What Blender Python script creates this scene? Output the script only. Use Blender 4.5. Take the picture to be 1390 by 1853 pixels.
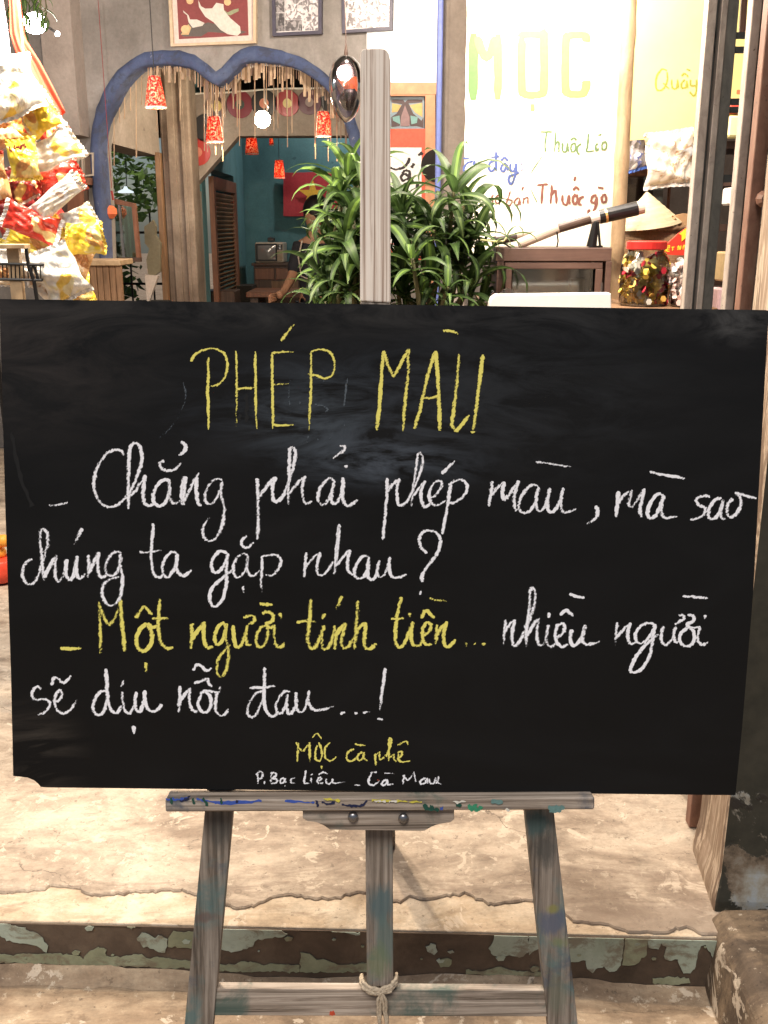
import bpy, bmesh, math, random
from mathutils import Vector, Matrix
from mathutils.geometry import tessellate_polygon
rnd = random.Random(7)
for o in list(bpy.data.objects): bpy.data.objects.remove(o)
S = bpy.context.scene
COL = S.collection
# ------------------------------------------------------------------ camera
F_PX, PITCH, CAM_H = 1800.0, math.radians(16.0), 1.5
CAM = Vector((0.0, 0.0, CAM_H))
cd = bpy.data.cameras.new('camera'); cam = bpy.data.objects.new('camera', cd); COL.objects.link(cam)
cam.location = CAM; cam.rotation_euler = (math.radians(90) - PITCH, 0, 0)
cd.sensor_fit = 'VERTICAL'; cd.sensor_height = 24.0; cd.lens = 24.0 * F_PX / 1853.0
cd.clip_start = 0.05; cd.clip_end = 300
S.camera = cam
# ------------------------------------------------------------------ sky, sun, exposure
SUN_EL, SUN_AZ = math.radians(60), math.radians(194)
world = bpy.data.worlds.new('World'); S.world = world; world.use_nodes = True
wn = world.node_tree.nodes; wl = world.node_tree.links
sky = wn.new('ShaderNodeTexSky'); sky.sky_type = 'NISHITA'; sky.sun_disc = False
sky.sun_elevation = SUN_EL; sky.sun_rotation = SUN_AZ
wl.new(sky.outputs[0], wn['Background'].inputs[0]); wn['Background'].inputs[1].default_value = 0.05
sd = bpy.data.lights.new('sun', 'SUN'); sun = bpy.data.objects.new('sun', sd); COL.objects.link(sun)
sd.energy = 2.9; sd.angle = math.radians(26); sd.color = (1.0, 0.92, 0.83)
sv = Vector((math.sin(SUN_AZ) * math.cos(SUN_EL), math.cos(SUN_AZ) * math.cos(SUN_EL), math.sin(SUN_EL)))
sun.rotation_euler = (-sv).to_track_quat('-Z', 'Y').to_euler(); sun.location = sv * 20
S.view_settings.view_transform = 'Standard'; S.view_settings.look = 'None'
S.view_settings.exposure = 0.0; S.view_settings.gamma = 1.0; S.view_settings.use_curve_mapping = False
try:
    S.cycles.max_bounces = 8; S.cycles.diffuse_bounces = 4; S.cycles.transparent_max_bounces = 24
    S.cycles.sample_clamp_indirect = 4.0; S.cycles.caustics_reflective = False; S.cycles.caustics_refractive = False
except Exception: pass
def lamp(name, loc, power, color=(1, .8, .58), r=.05):
    d = bpy.data.lights.new(name, 'POINT'); d.energy = power; d.color = color; d.shadow_soft_size = r
    o = bpy.data.objects.new(name, d); o.location = loc; COL.objects.link(o); return o
# ------------------------------------------------------------------ pixel rays -> places in the world
_R = Vector((1, 0, 0)); _U = Vector((0, math.sin(PITCH), math.cos(PITCH))); _Fw = Vector((0, math.cos(PITCH), -math.sin(PITCH)))
def ray(x, y): return _R * ((x - 695) / F_PX) + _U * ((926.5 - y) / F_PX) + _Fw
def W(x, y, Y, k=0.0):            # a point on the upright plane Y' = Y - k X
    d = ray(x, y); return CAM + d * (Y / (d.y + k * d.x))
def FL(x, y, z=0.138):            # a point on a level plane
    d = ray(x, y); return CAM + d * ((CAM_H - z) / -d.z)
def on_x(x, y, X):                # a point on the plane X = const
    d = ray(x, y); return CAM + d * (X / d.x)
BT, BY = math.radians(8.5), math.radians(1.5)
BN = Vector((math.sin(BY) * math.cos(BT), -math.cos(BY) * math.cos(BT), math.sin(BT)))
BUx = Vector((0, 0, 1)).cross(BN).normalized()
ROLL = math.radians(-0.55)
BVx = BN.cross(BUx).normalized()
BU = BUx * math.cos(ROLL) + BVx * math.sin(ROLL); BV = BN.cross(BU).normalized()
BO = Vector((0, 1.42, CAM_H))
def BP(x, y, k=0.0):              # board-plane local coordinates (u, v, height above the board face)
    d = ray(x, y); t = (BN.dot(BO - CAM) + k) / BN.dot(d)
    p = CAM + d * t - BO
    return Vector((p.dot(BU), p.dot(BV), k))
BM = Matrix((BU, BV, BN)).transposed().to_4x4(); BM.translation = BO
# ------------------------------------------------------------------ tags
def tag(o, label=None, cat=None, group=None, kind=None):
    if label: o['label'] = label
    if cat: o['category'] = cat
    if group: o['group'] = group
    if kind: o['kind'] = kind
    return o
def empty(name, loc, label, cat, group=None):
    o = bpy.data.objects.new(name, None); COL.objects.link(o); o.empty_display_size = .05
    if isinstance(loc, Matrix): o.matrix_world = loc
    else: o.location = loc
    return tag(o, label, cat, group)
# ------------------------------------------------------------------ mesh builder
class MB:
    def __init__(s): s.v = []; s.f = []; s.m = []
    def add(s, vs, fs, mi=0):
        b = len(s.v); s.v += [Vector(p) for p in vs]
        for f in fs: s.f.append([i + b for i in f]); s.m.append(mi)
        return s
    def hexa(s, p, mi=0):         # 8 corners: bottom loop, top loop
        return s.add(p, [(3, 2, 1, 0), (4, 5, 6, 7), (0, 1, 5, 4), (1, 2, 6, 5), (2, 3, 7, 6), (3, 0, 4, 7)], mi)
    def box(s, lo, hi, mi=0, bev=0.0):
        x0, y0, z0 = lo; x1, y1, z1 = hi
        if bev <= 0:
            return s.hexa([(x0, y0, z0), (x1, y0, z0), (x1, y1, z0), (x0, y1, z0), (x0, y0, z1), (x1, y0, z1), (x1, y1, z1), (x0, y1, z1)], mi)
        c = bev
        prof = [(x0 + c, y0), (x1 - c, y0), (x1, y0 + c), (x1, y1 - c), (x1 - c, y1), (x0 + c, y1), (x0, y1 - c), (x0, y0 + c)]
        ins = [(min(max(a, x0 + c), x1 - c), min(max(b, y0 + c), y1 - c)) for a, b in prof]
        rings = [[(a, b, z0) for a, b in ins], [(a, b, z0 + c) for a, b in prof], [(a, b, z1 - c) for a, b in prof], [(a, b, z1) for a, b in ins]]
        return s.rings(rings, mi, True)
    def rings(s, rings, mi=0, caps=True, closed=True):
        n = len(rings[0]); vs = [p for r in rings for p in r]; fs = []
        for i in range(len(rings) - 1):
            for j in range(n if closed else n - 1):
                k = (j + 1) % n
                fs.append((i * n + j, i * n + k, (i + 1) * n + k, (i + 1) * n + j))
        if caps and closed:
            fs.append(tuple(range(n - 1, -1, -1))); fs.append(tuple(range((len(rings) - 1) * n, len(rings) * n)))
        return s.add(vs, fs, mi)
    def prism(s, poly, off, mi=0):  # coplanar loop of points, extruded by off
        poly = [Vector(p) for p in poly]; n = len(poly); off = Vector(off)
        tris = tessellate_polygon([poly])
        nr = Vector((0, 0, 0))
        for i in range(n):
            a, b = poly[i], poly[(i + 1) % n]; nr += a.cross(b)
        flip = nr.dot(off) > 0
        vs = poly + [p + off for p in poly]; fs = []
        for t in tris:
            a, b, c = t
            tn = (poly[b] - poly[a]).cross(poly[c] - poly[a])
            if tn.dot(off) > 0: a, b, c = c, b, a
            fs.append((a, b, c)); fs.append((c + n, b + n, a + n))
        for i in range(n):
            j = (i + 1) % n
            fs.append((i, i + n, j + n, j) if not flip else (i, j, j + n, i + n))
        return s.add(vs, fs, mi)
    def tube(s, pts, r, n=8, mi=0, caps=True):
        pts = [Vector(p) for p in pts]; rs = r if isinstance(r, (list, tuple)) else [r] * len(pts)
        rings = []; up = None
        for i, p in enumerate(pts):
            t = (pts[min(i + 1, len(pts) - 1)] - pts[max(i - 1, 0)]).normalized()
            if up is None: up = Vector((0, 0, 1)) if abs(t.z) < .9 else Vector((1, 0, 0))
            a = t.cross(up).normalized(); b = a.cross(t).normalized(); up = b
            rings.append([p + (a * math.cos(2 * math.pi * k / n) + b * math.sin(2 * math.pi * k / n)) * rs[i] for k in range(n)])
        return s.rings(rings, mi, caps)
    def lathe(s, prof, c=(0, 0, 0), n=20, mi=0, caps=True, M=None):
        c = Vector(c); rings = []
        for r, z in prof:
            rings.append([(Vector((r * math.cos(2 * math.pi * k / n), r * math.sin(2 * math.pi * k / n), z))) for k in range(n)])
        if M is not None: rings = [[M @ p for p in q] for q in rings]
        rings = [[p + c for p in q] for q in rings]
        return s.rings(rings, mi, caps)
    def sphere(s, c, r, n=12, m=8, mi=0, sc=(1, 1, 1)):
        c = Vector(c); rings = []
        for i in range(1, m):
            a = math.pi * i / m
            rings.append([c + Vector((r * sc[0] * math.sin(a) * math.cos(2 * math.pi * k / n), r * sc[1] * math.sin(a) * math.sin(2 * math.pi * k / n), -r * sc[2] * math.cos(a))) for k in range(n)])
        return s.rings(rings, mi, True)
    def build(s, name, mats, parent=None, origin=None, smooth=False, subsurf=0, bevel=0):
        if not isinstance(mats, (list, tuple)): mats = [mats]
        if parent is not None and origin is None:
            mw = parent.matrix_world if parent.type != 'EMPTY' or True else None
            org = WORLD_LOC.get(parent.name, Vector((0, 0, 0)))
        else: org = Vector(origin) if origin is not None else Vector((0, 0, 0))
        me = bpy.data.meshes.new(name)
        me.from_pydata([tuple(p - org) for p in s.v], [], s.f)
        for m in mats: me.materials.append(m)
        if len(mats) > 1:
            for i, p in enumerate(me.polygons): p.material_index = s.m[i]
        if smooth:
            for p in me.polygons: p.use_smooth = True
        if getattr(s, 'st', None) and len(s.st) == len(s.v):
            at = me.attributes.new('st', 'FLOAT_VECTOR', 'POINT')
            for i, q in enumerate(s.st): at.data[i].vector = q
        me.update()
        o = bpy.data.objects.new(name, me); COL.objects.link(o)
        if parent is not None: o.parent = parent; WORLD_LOC[o.name] = org
        else: o.location = org; WORLD_LOC[o.name] = org
        if bevel:
            b = o.modifiers.new('bevel', 'BEVEL'); b.width = bevel; b.segments = 2; b.limit_method = 'ANGLE'
        if subsurf:
            b = o.modifiers.new('sub', 'SUBSURF'); b.levels = subsurf; b.render_levels = subsurf
        return o
WORLD_LOC = {}
def thing(name, loc, label, cat, group=None):
    o = empty(name, Vector(loc), label, cat, group); WORLD_LOC[o.name] = Vector(loc); return o
def local_thing(name, M, label, cat, group=None):   # children given in local coordinates
    o = empty(name, M, label, cat, group); WORLD_LOC[o.name] = Vector((0, 0, 0)); return o
# ------------------------------------------------------------------ materials
def newmat(name):
    m = bpy.data.materials.new(name); m.use_nodes = True
    return m, m.node_tree.nodes, m.node_tree.links, m.node_tree.nodes['Principled BSDF']
def coords(N, L, scale=(1, 1, 1), rot=(0, 0, 0), obj=True):
    tc = N.new('ShaderNodeTexCoord'); mp = N.new('ShaderNodeMapping')
    mp.inputs['Scale'].default_value = scale; mp.inputs['Rotation'].default_value = rot
    L.new(tc.outputs['Object'], mp.inputs[0]); return mp.outputs[0]
def noise(N, L, vec, scale, detail=6, rough=.6, dist=0.0):
    n = N.new('ShaderNodeTexNoise'); n.inputs['Scale'].default_value = scale; n.inputs['Detail'].default_value = detail
    n.inputs['Roughness'].default_value = rough; n.inputs['Distortion'].default_value = dist
    L.new(vec, n.inputs['Vector']); return n.outputs['Fac']
def ramp(N, L, fac, stops, const=False):
    r = N.new('ShaderNodeValToRGB'); e = r.color_ramp.elements
    while len(e) < len(stops): e.new(.5)
    for i, (p, c) in enumerate(stops):
        e[i].position = p; e[i].color = (c[0], c[1], c[2], 1) if not isinstance(c, (int, float)) else (c, c, c, 1)
    if const: r.color_ramp.interpolation = 'CONSTANT'
    L.new(fac, r.inputs[0]); return r.outputs[0]
def mixc(N, L, fac, a, b, mode='MIX'):
    m = N.new('ShaderNodeMix'); m.data_type = 'RGBA'; m.blend_type = mode
    if isinstance(fac, (int, float)): m.inputs[0].default_value = fac
    else: L.new(fac, m.inputs[0])
    for i, c in ((6, a), (7, b)):
        if isinstance(c, tuple): m.inputs[i].default_value = (c[0], c[1], c[2], 1)
        else: L.new(c, m.inputs[i])
    return m.outputs[2]
def bump(N, L, h, P, strength=.3, dist=.003):
    b = N.new('ShaderNodeBump'); b.inputs['Strength'].default_value = strength; b.inputs['Distance'].default_value = dist
    L.new(h, b.inputs['Height']); L.new(b.outputs[0], P.inputs['Normal'])
def flat(name, c, rough=.6, metal=0.0, spec=.4, var=.18, scale=25, bmp=.15, stretch=(1, 1, 1)):
    m, N, L, P = newmat(name)
    v = coords(N, L, stretch); n = noise(N, L, v, scale, 5, .65)
    lo = tuple(x * (1 - var) for x in c); hi = tuple(min(1, x * (1 + var)) for x in c)
    L.new(ramp(N, L, n, [(.3, lo), (.7, hi)]), P.inputs['Base Color'])
    P.inputs['Roughness'].default_value = rough; P.inputs['Metallic'].default_value = metal
    P.inputs['Specular IOR Level'].default_value = spec
    if bmp: bump(N, L, n, P, bmp, .002)
    return m
def wood(name, stops, grain=(60, 60, 3), rough=.7, stain=None, bmp=.35, lo=.45):
    m, N, L, P = newmat(name)
    v = coords(N, L, grain); n = noise(N, L, v, 1.0, 7, .7, .6)
    c = ramp(N, L, n, stops)
    v2 = coords(N, L, (1, 1, 1)); n2 = noise(N, L, v2, 7, 4, .6)
    c = mixc(N, L, .55, c, ramp(N, L, n2, [(.3, lo), (.7, 1.0)]), 'MULTIPLY')
    if stain:
        for (col, sc, th, off) in stain:
            mp = N.new('ShaderNodeMapping'); mp.inputs['Location'].default_value = off
            tc = N.new('ShaderNodeTexCoord'); L.new(tc.outputs['Object'], mp.inputs[0])
            k = noise(N, L, mp.outputs[0], sc, 7, .65, .3)
            f = ramp(N, L, k, [(th, 0.0), (th + .09, .8)])
            c = mixc(N, L, f, c, col)
    L.new(c, P.inputs['Base Color']); P.inputs['Roughness'].default_value = rough
    bump(N, L, n, P, bmp, .0015); return m
def emit(name, c, s):
    m, N, L, P = newmat(name)
    P.inputs['Base Color'].default_value = (c[0], c[1], c[2], 1)
    P.inputs['Emission Color'].default_value = (c[0], c[1], c[2], 1); P.inputs['Emission Strength'].default_value = s
    return m
def glass(name, c=(.9, .95, .95), alpha=.25, rough=.05):
    m, N, L, P = newmat(name)
    t = N.new('ShaderNodeBsdfTransparent'); g = N.new('ShaderNodeBsdfGlossy'); g.inputs['Roughness'].default_value = rough
    t.inputs[0].default_value = (c[0], c[1], c[2], 1)
    fr = N.new('ShaderNodeFresnel'); fr.inputs[0].default_value = 1.5
    mm = N.new('ShaderNodeMath'); mm.operation = 'ADD'; mm.inputs[1].default_value = alpha * .3; L.new(fr.outputs[0], mm.inputs[0])
    x = N.new('ShaderNodeMixShader'); L.new(mm.outputs[0], x.inputs[0]); L.new(t.outputs[0], x.inputs[1]); L.new(g.outputs[0], x.inputs[2])
    L.new(x.outputs[0], N['Material Output'].inputs[0]); return m
def concrete(name, stops, stops2=None, streak=.55, sx=2.4, rough=.85, bmp=.4, big=1.6):
    m, N, L, P = newmat(name)
    v = coords(N, L); a = noise(N, L, v, big, 8, .68, .4)
    c = ramp(N, L, a, stops)
    if streak:
        v2 = coords(N, L, (sx, sx, .8)); b = noise(N, L, v2, 1.3, 8, .72, .5)
        c = mixc(N, L, streak, c, ramp(N, L, b, [(.32, .60), (.55, .95), (.75, 1.25)]), 'MULTIPLY')
    d = noise(N, L, v, 60, 6, .7)
    c = mixc(N, L, .5, c, ramp(N, L, d, [(.3, .75), (.7, 1.15)]), 'MULTIPLY')
    e = noise(N, L, v, 9, 3, .5)
    c = mixc(N, L, ramp(N, L, e, [(.70, 0.0), (.74, .6)]), c, tuple(x * .5 for x in stops[0][1]))
    L.new(c, P.inputs['Base Color']); P.inputs['Roughness'].default_value = rough
    bump(N, L, d, P, bmp, .003); return m
MAT = {}
MAT['wall'] = concrete('wall_plaster', [(.32, (.165, .15, .135)), (.5, (.25, .228, .21)), (.68, (.37, .345, .325))])
MAT['wall_warm'] = concrete('wall_plaster_warm', [(.3, (.20, .165, .14)), (.5, (.32, .27, .235)), (.7, (.45, .39, .345))])
MAT['column'] = concrete('column_plaster', [(.34, (.15, .11, .085)), (.5, (.26, .20, .16)), (.66, (.42, .35, .29))], streak=.6, sx=3.5)
MAT['blue_rim'] = concrete('blue_painted_plaster', [(.3, (.045, .06, .125)), (.5, (.065, .09, .18)), (.7, (.10, .13, .22))], rough=.95, bmp=.8, big=4)
MAT['teal'] = concrete('teal_wall', [(.3, (.06, .15, .18)), (.5, (.09, .22, .25)), (.7, (.12, .27, .30))])
MAT['dark_wood'] = wood('dark_wood', [(.3, (.035, .018, .012)), (.7, (.10, .052, .035))], (40, 40, 3), .5)
MAT['red_wood'] = wood('red_brown_wood', [(.3, (.12, .045, .022)), (.7, (.26, .11, .06))], (40, 40, 3), .45)
MAT['plank'] = wood('plank_wood', [(.3, (.16, .085, .04)), (.7, (.38, .22, .12))], (40, 40, 3), .5)
MAT['cabinet'] = wood('brown_painted_wood', [(.3, (.11, .062, .05)), (.7, (.19, .115, .09))], (3, 40, 40), .45, bmp=.15)
MAT['bamboo'] = wood('bamboo', [(.3, (.30, .19, .10)), (.7, (.62, .45, .27))], (25, 25, 8), .5, bmp=.15)
MAT['black'] = flat('black_plastic', (.012, .012, .013), .35)
MAT['black_wire'] = flat('black_wire', (.015, .014, .014), .4, .3)
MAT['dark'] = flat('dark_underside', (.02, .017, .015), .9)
MAT['white'] = flat('white_paint', (.82, .82, .80), .5, var=.04)
MAT['grey_metal'] = flat('grey_metal', (.25, .25, .26), .35, .9)
MAT['rope'] = flat('jute_rope', (.46, .38, .28), .95, var=.35, scale=300, bmp=.6)
MAT['bulb'] = emit('lit_bulb', (1, .86, .66), 60)
# ------------------------------------------------------------------ ground, step, floor
def floor_mat(name, stops, spots=True, cracks=True, worn=False):
    m, N, L, P = newmat(name)
    v = coords(N, L); v2 = coords(N, L, (1, 2.2, 1.0))
    a = noise(N, L, v2, 3.2, 9, .70, .5)
    c = ramp(N, L, a, stops)
    b = noise(N, L, v, 16, 8, .7)
    c = mixc(N, L, .8, c, ramp(N, L, b, [(.33, .70), (.5, 1.0), (.68, 1.15)]), 'MULTIPLY')
    f = noise(N, L, v, 130, 4, .7)
    c = mixc(N, L, .6, c, ramp(N, L, f, [(.3, .8), (.7, 1.15)]), 'MULTIPLY')
    h = b
    # blotches with their own edges (old skim, spilled paint)
    g = noise(N, L, v2, 9.5, 9, .68, .4)
    c = mixc(N, L, ramp(N, L, g, [(.57, 0.0), (.66, .5)]), c, (stops[0][1][0] * .75, stops[0][1][1] * .72, stops[0][1][2] * .7))
    g2 = noise(N, L, v, 8.5, 8, .62, 1.1)
    c = mixc(N, L, ramp(N, L, g2, [(.62, 0.0), (.635, .7)]), c, (.66, .56, .44))
    if spots:
        vo = N.new('ShaderNodeTexVoronoi'); vo.inputs['Scale'].default_value = 15; L.new(v, vo.inputs['Vector'])
        s = ramp(N, L, vo.outputs['Distance'], [(.10, .75), (.14, .25), (.17, .6), (.20, 0.0)])
        gate = noise(N, L, v, 4.0, 2, .5); gg = ramp(N, L, gate, [(.56, 0.0), (.6, .9)])
        k = N.new('ShaderNodeMath'); k.operation = 'MULTIPLY'; L.new(s, k.inputs[0]); L.new(gg, k.inputs[1])
        c = mixc(N, L, k.outputs[0], c, (.16, .115, .08))
    if cracks:
        dn = N.new('ShaderNodeTexNoise'); dn.inputs['Scale'].default_value = 6; dn.inputs['Detail'].default_value = 8; L.new(v, dn.inputs['Vector'])
        mxv = N.new('ShaderNodeMix'); mxv.data_type = 'VECTOR'; mxv.inputs[0].default_value = .22
        L.new(v, mxv.inputs[4]); L.new(dn.outputs['Color'], mxv.inputs[5])
        ve = N.new('ShaderNodeTexVoronoi'); ve.feature = 'DISTANCE_TO_EDGE'; ve.inputs['Scale'].default_value = 2.3
        L.new(mxv.outputs[1], ve.inputs['Vector'])
        cr = ramp(N, L, ve.outputs['Distance'], [(.0, .8), (.004, 0.0)])
        gt = ramp(N, L, noise(N, L, v, 2.5, 3, .5), [(.48, 0.0), (.54, 1.0)])
        k = N.new('ShaderNodeMath'); k.operation = 'MULTIPLY'; L.new(cr, k.inputs[0]); L.new(gt, k.inputs[1])
        c = mixc(N, L, k.outputs[0], c, (.05, .035, .025))
    pit = noise(N, L, v, 55, 5, .75); c = mixc(N, L, ramp(N, L, pit, [(.60, 0.0), (.66, .6)]), c, tuple(q * .45 for q in stops[0][1]))
    pit2 = noise(N, L, v, 22, 7, .8); c = mixc(N, L, ramp(N, L, pit2, [(.58, 0.0), (.62, .45)]), c, (.74, .64, .50))
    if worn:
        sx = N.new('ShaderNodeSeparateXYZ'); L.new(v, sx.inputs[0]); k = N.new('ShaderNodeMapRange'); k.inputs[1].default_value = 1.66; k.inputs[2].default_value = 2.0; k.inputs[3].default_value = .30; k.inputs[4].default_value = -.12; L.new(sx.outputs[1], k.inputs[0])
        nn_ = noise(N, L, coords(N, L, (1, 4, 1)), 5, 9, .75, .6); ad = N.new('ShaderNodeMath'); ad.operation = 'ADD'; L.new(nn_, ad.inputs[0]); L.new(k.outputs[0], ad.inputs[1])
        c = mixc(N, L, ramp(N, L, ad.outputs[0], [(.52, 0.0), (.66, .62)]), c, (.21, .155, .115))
    L.new(c, P.inputs['Base Color']); P.inputs['Roughness'].default_value = .8
    bb = N.new('ShaderNodeBump'); bb.inputs['Strength'].default_value = .5; bb.inputs['Distance'].default_value = .006; L.new(b, bb.inputs['Height'])
    b2 = N.new('ShaderNodeBump'); b2.inputs['Strength'].default_value = .4; b2.inputs['Distance'].default_value = .0015; L.new(f, b2.inputs['Height']); L.new(bb.outputs[0], b2.inputs['Normal'])
    L.new(b2.outputs[0], P.inputs['Normal'])
    return m
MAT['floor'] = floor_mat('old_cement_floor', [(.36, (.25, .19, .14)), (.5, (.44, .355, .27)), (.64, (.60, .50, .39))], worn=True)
MAT['floor_base'] = floor_mat('worn_cement_base', [(.32, (.30, .215, .145)), (.5, (.50, .39, .27)), (.68, (.74, .64, .50))], spots=False, cracks=False)
MAT['street'] = floor_mat('old_cement_step', [(.32, (.15, .10, .065)), (.5, (.30, .215, .14)), (.68, (.50, .39, .27))], cracks=False)
MAT['riser'] = concrete('dark_riser_cement', [(.3, (.05, .034, .022)), (.5, (.095, .066, .045)), (.7, (.15, .11, .075))], streak=0.0, big=7)
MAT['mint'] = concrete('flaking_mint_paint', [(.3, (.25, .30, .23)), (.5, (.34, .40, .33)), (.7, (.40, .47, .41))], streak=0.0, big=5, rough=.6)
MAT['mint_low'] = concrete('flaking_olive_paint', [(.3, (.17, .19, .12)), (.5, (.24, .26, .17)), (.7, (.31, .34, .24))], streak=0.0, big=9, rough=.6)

RY, RK = 1.707, math.tan(math.radians(2.0))
H0 = 0.138
def ry(x, dy=0.0): return RY - RK * x + dy
g = MB(); g.box((-60, -30, -.3), (60, 60, 0)); o = g.build('ground', MAT['street']); tag(o, kind='structure')
# the raised shop floor: a bed of older cement, with a thinner top coat whose front edge has broken away
def wavy(pts, amp, seed, step=.012):
    r = random.Random(seed); out = []
    for (a, b) in zip(pts[:-1], pts[1:]):
        n = max(1, int((Vector(b) - Vector(a)).length / step))
        for i in range(n):
            p = Vector(a).lerp(Vector(b), i / n)
            out.append((p[0] + r.gauss(0, amp), p[1] + r.gauss(0, amp), p[2]))
    out.append(pts[-1]); return out
TOP = H0 - .009
fl = MB(); fl.prism([(-8, ry(-8), 0.002), (8, ry(8), 0.002), (8, 14, 0.002), (-8, 14, 0.002)], (0, 0, TOP - .002))
o = fl.build('shop_floor', MAT['floor_base'], bevel=.004); tag(o, kind='structure')
edge_px = [(-40, 1608), (0, 1612), (60, 1607), (100, 1600), (140, 1603), (170, 1615), (230, 1612), (300, 1607), (345, 1612), (372, 1618), (395, 1632), (430, 1640), (470, 1632), (495, 1622), (520, 1615),
           (560, 1622), (600, 1624), (640, 1612), (668, 1612), (700, 1625), (725, 1627), (742, 1620), (770, 1624), (800, 1618), (850, 1615), (880, 1632), (915, 1632), (950, 1626), (1000, 1630), (1040, 1665), (1075, 1668),
           (1100, 1670), (1130, 1683), (1160, 1687), (1185, 1693), (1205, 1691), (1222, 1678), (1240, 1673), (1255, 1678), (1272, 1690), (1290, 1694)]
e = []
for (x, y) in edge_px:
    p = FL(x, y, H0); p.y = max(p.y, ry(p.x, .003)); e.append((p.x, p.y, TOP + .0005))
e = wavy(e, .0028, 3, .009)
e = [(-8, e[0][1], TOP + .0005)] + e + [(8, e[-1][1], TOP + .0005)]
e = [(a, max(b, ry(a, .003)), c) for a, b, c in e]
e.sort(key=lambda p: p[0]); fl = MB(); zt0 = H0 - .003; n = len(e); r = random.Random(12)
rings = [[(a, b, TOP - .001) for a, b, c in e], [(a, b + r.uniform(0, .002), zt0 - .003) for a, b, c in e], [(a, b + .004, zt0) for a, b, c in e], [(a, 2.4, zt0) for a, b, c in e], [(a, 13.9, zt0) for a, b, c in e]]
fl.rings(rings, 0, caps=False, closed=False)
for i, f in enumerate(fl.f): fl.f[i] = list(reversed(f))
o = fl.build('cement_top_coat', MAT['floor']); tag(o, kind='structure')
# riser face: dark cement slab with what is left of its mint paint
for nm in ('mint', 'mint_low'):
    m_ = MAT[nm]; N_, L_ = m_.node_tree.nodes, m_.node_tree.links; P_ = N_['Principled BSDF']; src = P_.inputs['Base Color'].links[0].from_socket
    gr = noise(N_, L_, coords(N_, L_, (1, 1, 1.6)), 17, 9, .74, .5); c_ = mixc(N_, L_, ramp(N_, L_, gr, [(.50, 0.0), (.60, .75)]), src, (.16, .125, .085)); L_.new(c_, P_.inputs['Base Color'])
rs = MB()
rs.prism([(-8, ry(-8, -.004), .0), (1.0, ry(1.0, -.004), .0), (1.0, ry(1.0, -.0005), .0), (-8, ry(-8, -.0005), .0)], (0, 0, TOP - .004))
riser = rs.build('step_riser', MAT['riser']); tag(riser, kind='structure')
def RV(x, y, off=-.0055):
    d = ray(x, y); t = (RY + off) / (d.y + RK * d.x); p = CAM + d * t
    p.z = min(max(p.z, .004), TOP - .003); return p
def sub(pts, cx, cy, s): return [(cx + a * s, cy + b * s) for a, b in pts]
S3, S4 = .30216, .2518
patches = []
def jag(pts, seed, amp=1.1, step=5):
    r = random.Random(seed); out = []
    for i in range(len(pts)):
        a, b = pts[i], pts[(i + 1) % len(pts)]; d = math.hypot(b[0] - a[0], b[1] - a[1]); n = max(1, int(d / step))
        for k in range(n):
            t = k / n; j = amp if k else 0
            out.append((a[0] + (b[0] - a[0]) * t + r.gauss(0, j), a[1] + (b[1] - a[1]) * t + r.gauss(0, j)))
    return out
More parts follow.
